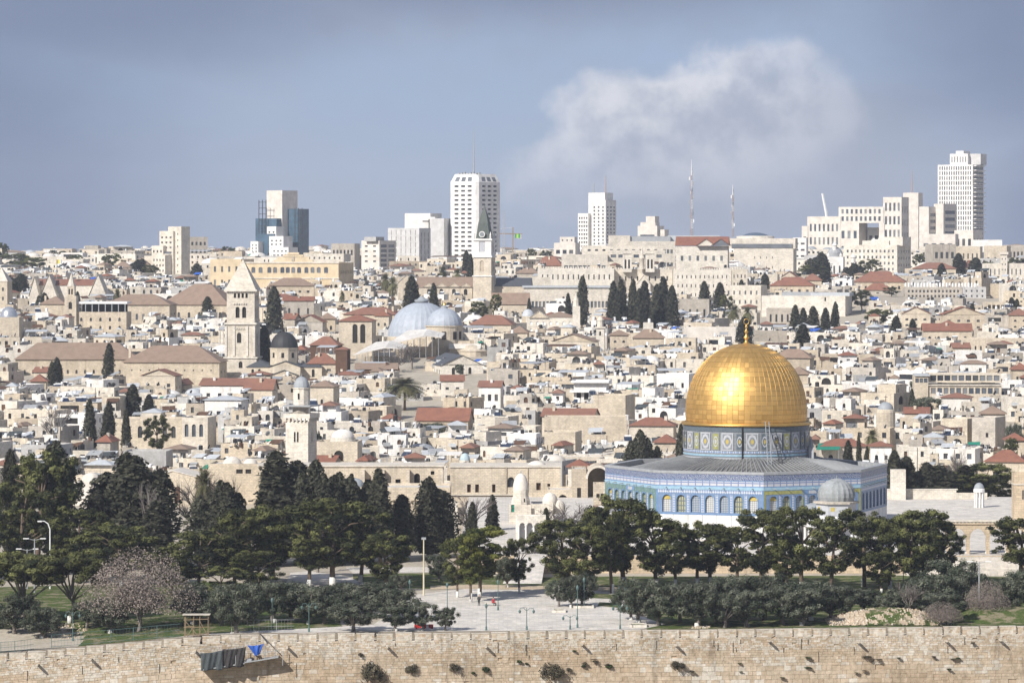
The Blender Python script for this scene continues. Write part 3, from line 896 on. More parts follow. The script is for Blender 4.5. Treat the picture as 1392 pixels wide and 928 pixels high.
    v = [at(-.05, 11.62, .12), at(Wd + .05, 11.62, .12), at(Wd + .05, 12.05, .12), at(-.05, 12.05, .12),
         (A2.x, A2.y, 12.05), (B2.x, B2.y, 12.05), (A2.x, A2.y, 10.9), (B2.x, B2.y, 10.9)]
    m4.add(v, [(0, 1, 2, 3), (3, 2, 5, 4), (4, 5, 7, 6), (1, 0, 6, 7)], METAL, .3)
    part('parapet', m4, shrine)
# low pitched lead roof
m5 = MB()
vs = []; fs = []; uvs = []
for ring, (r, z) in enumerate(((25.2, 10.95), (20.5, 11.6), (11.4, 13.75))):
    for k in range(8):
        a = R_(E0 + 45 * k)
        if ring < 2: vs.append((r * math.sin(a), -r * math.cos(a), z))
        else: vs.append((r * 1.05 * math.sin(a), -r * 1.05 * math.cos(a), z))
for ring in range(2):
    for k in range(8):
        k2 = (k + 1) % 8
        fs.append((ring * 8 + k, ring * 8 + k2, ring * 8 + 8 + k2, ring * 8 + 8 + k))
        uvs.append(((k * 20, ring * 9), (k * 20 + 20, ring * 9), (k * 20 + 15 - 5 * (1 - ring) , ring * 9 + 9), (k * 20 + 5 * (1 - ring) + 0, ring * 9 + 9)))
m5.add(vs, fs, LEADR, .5, uvs)
for k in range(8):
    for q in range(16):
        a, b = VX[k] * (24.6 / RO), VX[(k + 1) % 8] * (24.6 / RO)
        p = a.lerp(b, (q + .5) / 16); p2 = a.lerp(b, (q + .5) / 16) * (11.6 / 24.6)
        p.z = 11.06; p2.z = 13.8
        m5.tube([p, (p + (p2 - p) * .33) + Vector((0, 0, -.18)), p2], [.07, .07, .06], METAL, 4, cap=False)
roof = part('roof', m5, shrine)
# drum, its tiled panels and bands
m6 = MB()
m6.lathe([(11.5, 13.3), (11.5, 19.5)], GREYT, 64)
m6.lathe([(11.62, 13.5), (11.62, 13.75), (11.56, 13.76)], LTILE, 64)
m6.lathe([(11.56, 14.0), (11.60, 14.05), (11.60, 14.3), (11.56, 14.35)], TURQ, 64)
m6.lathe([(11.56, 14.6), (11.60, 14.62), (11.60, 14.95), (11.56, 15.0)], DIAM, 64)
m6.lathe([(11.56, 18.5), (11.60, 18.52), (11.60, 19.3), (11.56, 19.3)], TEALT_SHADE, 64)  # dark top band: the gilt ring's shadow put into the colour
drum = part('drum', m6, shrine, False)
for k in range(32):
    a = R_(E0 - 1.5 + 11.25 * k)
    o = Vector((math.sin(a), -math.cos(a), 0)); t = Vector((math.cos(a), math.sin(a), 0))
    m = MB()
    f = lambda u, v, d: tuple(o * (11.56 + d) + t * u + Vector((0, 0, 16.72 + v)))

    def rect(w2, h2, mat, d): m.add([f(-w2, -h2, d), f(w2, -h2, d), f(w2, h2, d), f(-w2, h2, d)], [(0, 1, 2, 3)], mat)
    def rhomb(w2, h2, mat, d): m.add([f(-w2, 0, d), f(-w2 * .55, -h2 * .8, d), f(0, -h2, d), f(w2 * .55, -h2 * .8, d), f(w2, 0, d), f(w2 * .55, h2 * .8, d), f(0, h2, d), f(-w2 * .55, h2 * .8, d)], [tuple(range(8))], mat)
    if k % 2 == 0:
        rect(1.12, 1.60, LTILE, 0.03); rect(.92, 1.38, GREYT, 0.045); rhomb(.98, 1.34, LTILE, 0.06); rhomb(.60, .86, GREYT, 0.075); rhomb(.34, .46, YELLT, 0.09)
    else:
        g = OLIVET if k in (29,) or k % 8 == 3 else TEALT_SHADE
        rect(.72, 1.60, GREYT, 0.03); rect(.58, 1.42, g, 0.045); rhomb(.55, 1.0, LTILE, 0.06); rhomb(.40, .74, g, 0.075); rhomb(.24, .42, YELLT if g is TEALT_SHADE else LTILE, 0.09)
    part('tile_panel', m, drum)
m = MB()
a = R_(-7)
o = Vector((math.sin(a), -math.cos(a), 0)); m.tube([o * 11.72 + Vector((0, 0, 13.6)), o * 11.72 + Vector((0, 0, 19.6))], [.13, .13], DARK, 6)
part('drain_pipe', m, shrine)
# small buttress pinnacle on the drum's right and the maintenance ladders
m = MB(); a = R_(72); o = Vector((math.sin(a), -math.cos(a), 0)); c = o * 12.2
m.box(c.x - .45, c.x + .45, c.y - .45, c.y + .45, 13.2, 15.4, LTILE); m.lathe([(.6, 15.4), (.3, 16.5), (.02, 17.4)], LEAD, 6, (c.x, c.y, 0))
part('pinnacle', m, shrine)
m = MB()
for dx in (2.7, 3.35):
    m.tube([(dx + .3, -14.6, 12.8), (dx, -12.0, 20.4)], [.07, .07], LEAD, 5)
for q in range(9): m.tube([(3.0 - .033 * q, -14.5 + .28 * q, 13.2 + .8 * q), (3.65 - .033 * q, -14.5 + .28 * q, 13.2 + .8 * q)], [.04, .04], LEAD, 4)
part('ladder', m, shrine)
m = MB()
for dx in (4.6, 5.2): m.tube([(dx + .5, -13.3, 12.9), (dx - .1, -10.6, 17.8)], [.07, .07], DARKLEAD, 5)
for q in range(10): m.tube([(4.6 + .45 - .055 * q, -13.1 + .26 * q, 13.2 + .47 * q), (5.2 + .45 - .055 * q, -13.1 + .26 * q, 13.2 + .47 * q)], [.05, .05], DARKLEAD, 4)
part('ladder', m, shrine)
# gilded dome
m = MB()
m.lathe([(11.2, 19.3), (11.85, 19.42), (12.0, 19.62), (11.85, 19.85), (11.3, 20.0)], GOLDP, 72)
part('gilt_ring', m, shrine, True)
m = MB()
prof = []
for j in range(37):
    u = j / 36
    h = 14.3 * (1 - (1 - u) ** 1.6)
    tt = h / 14.3
    r = 11.2 * max(1 - tt ** 2.45, 0) ** 0.5
    if h < 2.6: r -= 0.16 * (1 - h / 2.6) ** 2
    prof.append((max(r, .15), 19.9 + h))
m.lathe(prof, GOLD, 144, uvk=66)
dome = part('dome', m, shrine, True)
m = MB()
for k in range(66):
    a = 2 * math.pi * k / 66
    pts = [((r + .02) * math.sin(a), -(r + .02) * math.cos(a), z) for r, z in prof[::3]]
    m.tube(pts, [.035] * len(pts), GOLDP, 4, cap=False)
part('seam_ribs', m, dome, True)
m = MB()
m.lathe([(.9, 34.0), (.35, 34.5), (.22, 34.9), (.55, 35.2), (.55, 35.35), (.2, 35.7), (.16, 36.0), (.42, 36.35), (.14, 36.75), (.12, 37.0), (.3, 37.25), (.1, 37.5), (.06, 37.75)], GOLDP, 12)
pts = [(.46 * math.sin(R_(q)), 0, 38.2 - .46 * math.cos(R_(q)) * 1.15) for q in range(0, 361, 24)]
m.tube(pts, [.07] * len(pts), GOLDP, 5, cap=False)
part('crescent_finial', m, shrine, True)
# vaulted porches before the doors on two faces
for k in (0, 6):
    A, Bv = VX[k], VX[(k + 1) % 8]
    U = (Bv - A).normalized(); N = U.cross(Vector((0, 0, 1))); mid = (A + Bv) / 2
    m = MB()
    m.M = Matrix.Translation(mid) @ Matrix(((U.x, -N.x, 0, 0), (U.y, -N.y, 0, 0), (0, 0, 1, 0), (0, 0, 0, 1)))
    for u in (-6.6, -4.4, -2.2, 2.2, 4.4, 6.6): m.lathe([(.30, 0), (.24, .4), (.22, 3.6), (.36, 4.1)], MARBLE, 10, (u, -2.6, 0))
    for a, b in ((-6.9, -1.9), (1.9, 6.9)): m.box(a, b, -2.95, -0.02, 4.1, 4.8, MARBLE)
    pv = []
    for q in range(0, 181, 20): pv.append((2.35 * math.cos(R_(q)), 4.1 + 2.35 * math.sin(R_(q))))
    for (a, b) in zip(pv, pv[1:]):
        a2, b2 = (a[0] * .8, 4.1 + (a[1] - 4.1) * .8), (b[0] * .8, 4.1 + (b[1] - 4.1) * .8)
        m.add([(a[0], -3.3, a[1]), (b[0], -3.3, b[1]), (b[0], -.02, b[1]), (a[0], -.02, a[1])], [(0, 1, 2, 3)], LEAD)
        m.add([(a[0], -3.3, a[1]), (a2[0], -3.3, a2[1]), (b2[0], -3.3, b2[1]), (b[0], -3.3, b[1])], [(0, 1, 2, 3)], BRBLUE)
        m.add([(a2[0], -3.3, a2[1]), (a2[0], -.02, a2[1]), (b2[0], -.02, b2[1]), (b2[0], -3.3, b2[1])], [(0, 1, 2, 3)], LTILE)
    part('porch', m, shrine)
    m.M = None

# ------------------------------------------------------------------ the small ribbed dome in front of it
mx, my = X(1137, 660), 660.0
chain = thing('ribbed_dome_pavilion', 'small open pavilion with weathered grey ribbed dome before the blue tiled shrine', 'pavilion', (mx, my, TZ))
LM.append((1108, 1166, 655, 700, 655, 'ribbed dome'))
for k in range(11):
    a = 2 * math.pi * k / 11
    m = MB(); m.lathe([(.32, 0), (.24, .4), (.22, 3.2), (.36, 3.7)], MARBLE, 10, (5.4 * math.sin(a), -5.4 * math.cos(a), 0)); part('column', m, chain)
m = MB(); m.lathe([(5.0, 3.7), (5.8, 3.7), (5.8, 4.7), (3.4, 5.5)], MARBLE, 11); part('lower_roof', m, chain)
m = MB(); m.lathe([(3.5, 5.3), (3.5, 7.6)], LTILE, 6, a0=R_(30))
for k in range(6):
    a = R_(60 * k); o = Vector((math.sin(a), -math.cos(a), 0)); t = Vector((math.cos(a), math.sin(a), 0)); c = o * 3.05
    for du in (-.9, .9): m.add([tuple(c + t * (du + p) + Vector((0, 0, 6.7 + q))) for p, q in ((-.35, -.35), (.35, -.35), (.35, .35), (-.35, .35))], [(0, 1, 2, 3)], YELLT if du < 0 else LTILE)
m.lathe([(3.5, 7.55), (4.0, 7.6), (4.0, 7.9), (3.3, 8.05)], GREYST, 6, a0=R_(30)); part('drum', m, chain)
m = MB(); prof = [(2.9, 8.0), (3.15, 8.7), (3.15, 9.4), (2.9, 10.2), (2.35, 10.95), (1.5, 11.5), (.7, 11.8), (.05, 11.9)]
WLEAD = stone('weathered_lead', (.27, .285, .295), (.33, .345, .35), stain=.6, bump=0, grain=.2)
m.lathe(prof, WLEAD, 40, ribs=0.035); m.tube([(0, 0, 11.8), (0, 0, 12.4)], [.12, .03], LEAD, 6); part('dome', m, chain, False)

# ------------------------------------------------------------------ arcade, pavilion and low walls on the terrace's right
ar = thing('stone_arcade', 'freestanding stone arcade of pointed arches on slim columns at right of terrace', 'arcade', (X(1290, 645), 645, TZ))
LM.append((1225, 1392, 700, 765, 645, 'stone arcade'))
m = MB()
pw = 3.35
ops = [(0.9 + k * pw + .28, 0.9 + (k + 1) * pw - .28, 0.0, 4.3, 1.25, DARK) for k in range(6)]
wd = 0.9 * 2 + 6 * pw
x0 = X(1228, 645) - X(1290, 645)
# wall over the arches with true openings: front and back faces
for o_, U_ in (((x0, 0, 0), (1, 0, 0)), ((x0 + wd, 1.0, 0), (-1, 0, 0))):
    us = facade(m, o_, U_, wd, 5.0, ops, TERRST, depth=0.5)
m.box(x0 - .2, x0 + wd + .2, -.2, 1.2, 5.0, 5.25, TERRST); m.box(x0 - .3, x0 + wd + .3, -.3, 1.3, 5.45, 5.75, PALE)
m.box(x0, x0 + wd, .02, .98, 5.25, 5.45, TERRST)
for k in range(int(wd / .62)): m.box(x0 + k * .62, x0 + k * .62 + .3, -.2, .02, 5.26, 5.44, PALE)
part('arch_wall', m, ar)
for k in range(7):
    m = MB(); u = x0 + .9 + k * pw
    m.lathe([(.42, 0), (.42, .25), (.30, .4), (.27, 2.55), (.46, 2.95), (.46, 3.1)], MARBLE, 12, (u, .5, 0)); part('column', m, ar)
kb = thing('domed_kiosk', 'tiny open stone kiosk with grey dome on the terrace above the arcade', 'kiosk', (X(1331, 760), 760, TZ))
m = MB()
for k in range(8):
    a = R_(45 * k); m.lathe([(.20, 0), (.16, .3), (.16, 2.7), (.25, 3.0)], MARBLE, 8, (.85 * math.sin(a), -.85 * math.cos(a), 0))
part('column', m, kb)
m = MB(); m.lathe([(1.05, 3.0), (1.15, 3.1), (1.15, 3.6), (1.0, 3.8)], MARBLE, 16); part('drum', m, kb)
m = MB(); m.dome(1.0, 1.15, LEAD, (0, 0, 3.8), 16); part('dome', m, kb, True)
tw = thing('parapet_wall', 'low pale stone parapet wall along the far edge of the terrace', 'low wall', (0, 0, TZ))
m = MB()
m.box(X(1206, 785), X(1300, 785), 785, 785.7, -.5, 1.9, PALE); m.box(X(1300, 785), X(1342, 785), 785, 785.7, -.5, 1.3, PALE); m.box(X(1210, 785), X(1230, 785), 783, 784.9, -.5, 6.2, PALE, .8)
m.box(X(1205, 785), X(1302, 785), 784.9, 785.8, 1.9, 2.1, PALE, .9)
part('wall', m, tw)
b = Bld('stone_gatehouse', 'square honey stone gatehouse cut by the right edge of the photo', 'gatehouse', 700, 1392, 705, zb=TZ)
b.box(1379, 1440, 643, dep=4, mat=TERRST, front=dict(c=3, r=2, w=.12, h=.3), parapet=.6)
m = MB(); m.box(b.x(1378), b.x(1441), -.15, 4.1, b.z(659), b.z(657), PALE); b.part('cornice', m)

# ------------------------------------------------------------------ the old stone range behind the trees on the left of the shrine
b = Bld('portico_range', 'long honey stone range with buttresses and dark windows behind the cypresses', 'stone range', 800, 490, 692, span=(355, 605), top=634, zb=0)
rg = random.Random(3)
ops = []
Wd = b.x(602) - b.x(352); H = b.z(634) + 3
for c, wpx, t0, t1, ar_ in ((478, 6, 643, 652, 1), (499, 10, 651, 659, 0), (514, 8, 642, 655, 1), (541, 7, 651, 658, 0), (567, 8, 643, 662, 1), (600 - 12, 5, 640, 645, 0), (455, 6, 644, 652, 1), (410, 7, 655, 666, 1)):
    u = b.x(c) - b.x(352); ops.append((u - b.m(wpx) / 2, u + b.m(wpx) / 2, b.z(t1) + 3, b.z(t0) + 3, ar_, DARK))
mb_ = b.box(352, 602, 634, dep=12, mat=CREAM, front=ops, depth=0.6, parapet=.6)
for px0, px1 in ((489, 496), (510, 513), (552, 557), (596, 603), (520, 523)):
    m = MB(); m.box(b.x(px0), b.x(px1), -1.6, -.01, -3, b.z(638), CREAM, .7); b.part('buttress', m)
m = MB(); m.box(b.x(350), b.x(604), -.3, 12.2, b.z(634), b.z(632.4), PALE, .5); b.part('cornice', m)
# lower vaulted row in front
b = Bld('vaulted_row', 'low stone row with blind pointed arches below the buttressed range', 'stone row', 780, 540, 700, span=(470, 620), top=662, zb=0)
ops = []
Wd = b.x(612) - b.x(468)
for c in (480, 508, 536, 564, 592):
    u = b.x(c) - b.x(468); ops.append((u - 1.5, u + 1.5, 1.5, 6.2, 1.2, CREAM))
b.box(468, 612, 662, dep=14, mat=CREAM, front=ops, depth=0.35, parapet=.5)
m = MB(); m.dome(b.m(13), b.m(13), LEAD, (b.x(482), 4, b.z(662) - .3), 20); b.part('dome', m, smooth=True)

# two storey hall with big arches
b = Bld('arcaded_hall', 'two storey honey stone hall with dark arches below and few windows', 'stone hall', 800, 680, 695, span=(612, 762), top=635, short='arcaded hall', zb=0)
x00 = b.x(612); Wd = b.x(762) - x00; u = lambda px: b.x(px) - x00
H3 = lambda r: b.z(r) + 3
ops = [(u(632), u(647), H3(705), H3(679), 1, DARK), (u(658), u(675), H3(705), H3(679), 1, DARK), (u(686), u(691), H3(705), H3(684), 0, DARK)]
ops += [(u(635), u(640), H3(669), H3(658), 0, WOODB), (u(646), u(651), H3(669), H3(658), 0, WOODB), (u(669), u(673.5), H3(669), H3(658), 0, WOODB), (u(690), u(699), H3(662), H3(648), 1, GLASS),
        (u(729), u(735), H3(666), H3(656), 0, WOODB), (u(744), u(748), H3(664), H3(657), 0, WOODB)]
b.box(612, 762, 635, dep=14, mat=CREAM, front=ops, depth=0.7, parapet=.4)
m = MB(); m.box(b.x(611), b.x(700), -.35, -.01, b.z(673), b.z(671.5), PALE); m.box(b.x(611), b.x(763), -.25, 14, b.z(635), b.z(633.6), PALE); b.part('cornice', m)
m = MB(); m.box(b.x(687.5), b.x(689), -.2, -.01, b.z(670), b.z(635), TAN); b.part('pilaster', m); m = MB(); m.box(b.x(717), b.x(718), -.2, -.01, b.z(668), b.z(636), TAN); b.part('pilaster', m)
m = MB(); m.dome(b.m(13), b.m(8), DOMEPL, (b.x(730), 7, b.z(635) - .2), 20); b.part('dome', m, smooth=True)

# broken end with a pointed arch and the great open vault beside the shrine
b = Bld('vaulted_hall', 'tall ruined stone bay with a great open barrel vault beside blue tiled walls', 'stone vault', 790, 785, 700, span=(745, 825), top=632, short='open vault', zb=0)
x00 = b.x(744); u = lambda px: b.x(px) - x00
ops = [(u(758), u(772), 0.5, H3(672) - 0.0, 1.2, DARK)]
b.box(744, 778, 665, dep=10, mat=CREAM, front=ops, depth=1.2, parapet=.3)
b.box(778, 797, 637, dep=10, mat=TAN, parapet=.3, front=[(1.0, 1.8, 6, 8, 0, DARK)])
m = MB()
r0, r1 = b.m(14), b.m(17)
cxx, zc = b.x(813), b.z(650)
pv = [(math.cos(R_(q)), math.sin(R_(q))) for q in range(0, 181, 15)]
for a, c in zip(pv, pv[1:]):
    f = lambda r, p, y: (cxx + r * p[0], y, zc + r * 1.05 * p[1])
    m.add([f(r1, a, -.4), f(r1, c, -.4), f(r1, c, 9), f(r1, a, 9)], [(0, 1, 2, 3)], CREAM)
    m.add([f(r1, a, -.4), f(r0, a, -.4), f(r0, c, -.4), f(r1, c, -.4)], [(0, 1, 2, 3)], PALE)
    m.add([f(r0, a, -.4), f(r0, a, 9), f(r0, c, 9), f(r0, c, -.4)], [(0, 1, 2, 3)], TAN)
for s_ in (-1, 1):
    xa, xb = sorted((cxx + s_ * r0, cxx + s_ * r1)); m.box(xa, xb, -.4, 9, -3, zc + .002, TAN)
m.box(cxx - r0 + .01, cxx + r0 - .01, 8.6, 9, -3, zc + r0, TAN)
b.part('vault', m)
b = Bld('shrine_annex', 'narrow cream stone pavilion with columns at left corner of blue tiled shrine', 'annex', 705, 814, 715, zb=TZ)
b.box(807, 824, 657, dep=5, mat=CREAM, front=[(.5, 1.1, 8.6, 9.3, 0, DARK), (1.3, 1.9, 8.6, 9.3, 0, DARK)], parapet=.3)
for px in (809, 815, 821):
    m = MB(); m.lathe([(.28, 0), (.22, .3), (.22, 3.3), (.34, 3.8)], MARBLE, 10, (b.x(px), -1.6, 0)); b.part('column', m)
m = MB(); m.box(b.x(806), b.x(825), -2.0, -.01, 3.8, 4.2, BROWNTILE); b.part('canopy', m)

# the little domed fountain house and its arcades
b = Bld('domed_fountain_house', 'small pale fountain house with a tall pointed stone dome', 'fountain house', 715, 706, 745, span=(690, 765), top=645, short='pointed dome', zb=TZ)
b.box(692, 722, 690, dep=6, mat=PALE, parapet=.2, front=[(.4, 1.0, 5.2, 6.6, 0, GREENCL)], tone=.3)
b.box(722, 752, 685, dep=7, mat=PALE, parapet=.2, y0=.8, front=[(2.4, 3.4, 3.5, 5.2, 0, DARK)], tone=.5)
m = MB(); m.lathe([(b.m(14), b.z(690)), (b.m(13), b.z(681)), (b.m(11), b.z(675)), (b.m(11), b.z(667))], PALE, 10, (b.x(708), 3, 0)); m.box(b.x(712), b.x(714), -.6, .5, b.z(682), b.z(677.5), DARK); b.part('drum', m)
m = MB(); m.dome(b.m(11), b.m(23), DOMEPL, (b.x(708), 3, b.z(667)), 20, p=1.9); m.tube([(b.x(708), 3, b.z(645)), (b.x(708), 3, b.z(640))], [.12, .04], LEAD, 6); b.part('dome', m, smooth=True)
for px, r, rr in ((748, 10.5, 683), (760, 9, 691)):
    m = MB(); m.lathe([(b.m(r), b.z(rr + 9)), (b.m(r), b.z(rr))], PALE, 14, (b.x(px), 4, 0)); m.dome(b.m(r), b.m(r * 1.15), DOMEPL, (b.x(px), 4, b.z(rr)), 16); b.part('dome', m, smooth=True)
b = Bld('pale_arcade', 'bright white little arcade of pointed arches below the pointed stone dome', 'arcade', 668, 722, 748, zb=TZ, span=(700, 745), top=700, short='white arcade')
x00 = b.x(701)
ops = [(b.x(c - 4.5) - x00, b.x(c + 4.5) - x00, 0.0, 5.4, 1.3, LTILE) for c in (710, 720, 731)]
b.box(701, 742, 700, bot=752, dep=2, mat=PALE, front=ops, depth=.9, parapet=.1, tone=1)
for c in (705, 715, 725.5, 737):
    m = MB(); m.lathe([(.22, 0), (.16, .3), (.16, 2.9), (.3, 3.3)], MARBLE, 8, (b.x(c), -.3, 0)); b.part('column', m)
b = Bld('pale_arcade', 'white stone arcade half hidden behind the broad cypress by the ramp', 'arcade', 690, 606, 745, zb=0)
x00 = b.x(590)
ops = [(b.x(c - 4) - x00, b.x(c + 4) - x00, 3.0, 9.6, 1.3, DARK) for c in (600, 613)]
b.box(590, 622, 682, dep=2, mat=PALE, front=ops, depth=.9, parapet=.1, tone=.8)

# ------------------------------------------------------------------ people
def person(name_label, loc, facing, top, legs, seated=False, skin=(0.45, 0.28, 0.2)):
    o = thing('person', name_label, 'person', loc, facing)
    h = 0.45 if seated else 0.9
    vs = [(0, 0, h), (0, 0, h + .25), (0, 0, h + .5), (0, 0, h + .58), (0, -.01, h + .66), (0, -.02, h + .80)]
    rad = [.15, .14, .17, .07, .085, .10]
    ed = [(0, 1), (1, 2), (2, 3), (3, 4), (4, 5)]
    for s_ in (-1, 1):
        i = len(vs)
        if seated:
            vs += [(s_ * .11, -.05, h), (s_ * .12, -.45, h + .05), (s_ * .12, -.48, .08), (s_ * .12, -.62, .05)]
        else:
            vs += [(s_ * .10, 0, h - .08), (s_ * .11, -.03 * s_, .48), (s_ * .11, .05 * s_, .07), (s_ * .11, .05 * s_ - .15, .05)]
        rad += [.11, .075, .05, .04]; ed += [(0, i), (i, i + 1), (i + 1, i + 2), (i + 2, i + 3)]
        j = len(vs)
        vs += [(s_ * .20, 0, h + .47), (s_ * .27, .02, h + .2), (s_ * .25, -.14, h + .0), (s_ * .25, -.2, h - .06)]
        rad += [.07, .05, .04, .04]; ed += [(2, j), (j, j + 1), (j + 1, j + 2), (j + 2, j + 3)]
    me = bpy.data.meshes.new('body'); me.from_pydata(vs, ed, [])
    bo = link('body', me, o)
    md = bo.modifiers.new('skin', 'SKIN')
    for i, v in enumerate(me.skin_vertices[0].data): v.radius = (rad[i], rad[i]); v.use_root = i == 0
    bo.modifiers.new('smooth', 'SUBSURF').levels = 1
    bo.modifiers['smooth'].render_levels = 1
    m_, t, b2 = new_mat('clothes_' + str(len(MATS)))
    tc2 = t.new('ShaderNodeTexCoord').outputs['Object']
    zz = t.new('ShaderNodeSeparateXYZ', i={0: tc2}).outputs[2]
    col = t.mix(t.math('GREATER_THAN', zz, h + .04), c4(legs), c4(top))
    col = t.mix(t.math('GREATER_THAN', zz, h + .56), col, c4(skin))
    t.put(b2.inputs['Base Color'], col)
    me.materials.append(m_)
    hb = MB(); hb.dome(.105, .13, BLACKP, (0, .01, h + .78), 10); part('hair', hb, o, True)
    return o


person('person in dark coat walking on paving behind the stone arcade', (X(1309, 700), 700, TZ), 2.0, (0.03, .03, .04), (0.03, .03, .05))
person('person in blue jeans walking beside another behind the stone arcade', (X(1314, 701), 701, TZ), 2.4, (0.03, .03, .035), (0.07, .13, .28))
sx_, sy_, _ = gp(668, 823)
bench = thing('stone_bench', 'low stone bench on the paving beside the person in red', 'bench', (sx_, sy_ + .3, 0))
m = MB(); m.box(-1.0, 1.0, -.3, .3, .34, .46, PALE); part('seat', m, bench)
for s_ in (-.7, .7): m = MB(); m.box(s_ - .15, s_ + .15, -.25, .25, 0, .34, PALE); part('leg', m, bench)
person('person in red top sitting on the stone bench in the square', (sx_ + .3, sy_ + .25, 0), .4, (0.42, .03, .04), (0.05, .05, .06), True)
person('person in black standing beside the stone bench in the square', (sx_ - 1.9, sy_, 0), -.5, (0.02, .02, .022), (0.02, .02, .02))

# ------------------------------------------------------------------ lamp posts, poles, fences, scaffold, planters
AUTO = []      # things whose label is worked out from what they stand beside: (object, description, px, row, width px)


def auto(o, desc, cat, group, px, row, wd=20, alts=()):
    tag(o, None, cat, group)
    AUTO.append((o, desc, px, row, wd, alts))


def lamp(px, top, base, twin=True):
    x, y, z = gp(px, base); h = (base - top) / F * y
    o = thing('lamp_post', None, None, (x, y, gz(x, y)))
    auto(o, 'green iron twin lamp post' if twin else 'slim green iron lamp post', 'lamp post', 'green lamp posts in the gardens', px, (top + base) / 2, 8)
    m = MB(); m.lathe([(.16, 0), (.13, .5), (.07, .7), (.055, h * .8), (.05, h)], GREENIRON, 8); part('pole', m, o)
    if twin:
        m = MB()
        for s_ in (-1, 1): m.tube([(0, 0, h * .86), (s_ * .45, 0, h), (s_ * .95, 0, h * .98), (s_ * 1.0, 0, h * .9)], [.04] * 4, GREENIRON, 5)
        part('arm', m, o)
        for s_ in (-1, 1):
            m = MB(); m.lathe([(.08, h * .9 - .45), (.17, h * .9 - .3), (.19, h * .9 - .1), (.06, h * .9 + .05)], GREENIRON, 8, (s_ * 1.0, 0, 0)); part('lantern', m, o)
    else:
        m = MB(); m.lathe([(.10, h - .1), (.18, h + .1), (.2, h + .35), (.05, h + .65)], GREENIRON, 8); part('lantern', m, o)


for q in ((99, 831, 872, 1), (370, 818, 855, 0), (420, 826, 865, 1), (557, 793, 823, 0), (608, 797, 838, 0), (661, 826, 857, 0), (677, 793, 829, 0), (716, 829, 859, 1),
          (775, 839, 858, 1), (785, 801, 853, 0), (794, 790, 826, 0), (843, 823, 856, 1), (850, 796, 828, 1), (1228, 770, 800, 0)):
    lamp(*q)


def street_lamp(px, top, base, kind, label):
    x, y, z = gp(px, base); h = (base - top) / F * y
    o = thing('street_lamp', label, 'street lamp', (x, y, 0), 0, 'tall grey street lamps')
    m = MB()
    if kind == 'bend':
        m.tube([(0, 0, 0), (0, 0, h * .88), (-.3, 0, h * .96), (-.9, 0, h), (-1.4, 0, h)], [.13, .10, .09, .08, .07], WHITEP, 6); part('pole', m, o)
        m = MB(); m.box(-2.0, -1.3, -.16, .16, h - .12, h + .08, WHITEP); part('lamp_head', m, o)
    else:
        m.tube([(0, 0, 0), (0, 0, h)], [.14, .09], METAL, 6); part('pole', m, o)
        for s_ in (-1, 1):
            m = MB(); m.tube([(0, 0, h - .2), (s_ * 1.0, 0, h)], [.05, .05], METAL, 5); m.box(s_ * 1.35 - .45, s_ * 1.35 + .45, -.16, .16, h - .03, h + .12, WHITEP); part('lamp_head', m, o)


street_lamp(68, 708, 800, 'bend', 'tall pale street lamp with one bent arm among the dark trees')
street_lamp(47, 732, 805, 'twin', 'grey twin armed street lamp standing left of the bent street lamp')
street_lamp(37, 746, 800, 'twin', 'shorter grey twin armed street lamp half hidden by the umbrella pine')
street_lamp(1331, 763, 838, 'twin', 'tall grey twin armed street lamp before the stair and arcade')
x, y, z = gp(576, 809)
o = thing('flag_pole', 'tall cream pole standing alone at the edge of the square', 'pole', (x, y, 0)); LM.append((570, 580, 733, 809, 600, 'cream pole'))
h = 76 / F * y
m = MB(); m.tube([(0, 0, 0), (0, 0, h)], [.15, .10], plain('cream_paint', (.55, .50, .36), .6), 8); part('pole', m, o)
m = MB(); m.box(-.35, .35, -.12, .12, h, h + .35, METAL); part('floodlight', m, o)


def fence(name, label, pts, h, mat, step):
    o = thing(name, label, 'fence', (0, 0, 0))
    pts = [Vector(p) for p in pts]
    mr = MB()
    for a, b in zip(pts, pts[1:]):
        n = max(1, int((b - a).length / step))
        for k in range(n):
            p = a.lerp(b, k / n)
            m = MB(); m.tube([p, p + Vector((0, 0, h))], [.045, .045], mat, 4); part('post', m, o)
        for q in (.1, .5, .97): mr.tube([a + Vector((0, 0, h * q)), b + Vector((0, 0, h * q))], [.03, .03], mat, 4)
        n2 = int((b - a).length / .45)
        for k in range(n2): p = a.lerp(b, k / n2); mr.tube([p + Vector((0, 0, .1)), p + Vector((0, 0, h * .97))], [.012, .012], mat, 3)
    part('railing', mr, o)


wl = lambda px, d=3.3: (X(px, wall_y(X(px, 535)) + d), wall_y(X(px, 535)) + d, gz(X(px, 535), wall_y(X(px, 535)) + d))
fence('mesh_fence', 'green mesh fence running along the wall top at left', [wl(70), wl(150), wl(245)], 1.9, GREENIRON, 3)
fence('mesh_fence', 'grey mesh fence on the wall top right of the timber scaffold', [wl(315), wl(345, 5), wl(352, 3.3), wl(400)], 1.9, METAL, 2.2)
fence('metal_railing', 'slanting green railing at the far left corner of the wall', [wl(-20, 1.6), wl(20, 2), wl(46, 3.2)], 1.6, GREENIRON, 2.0)

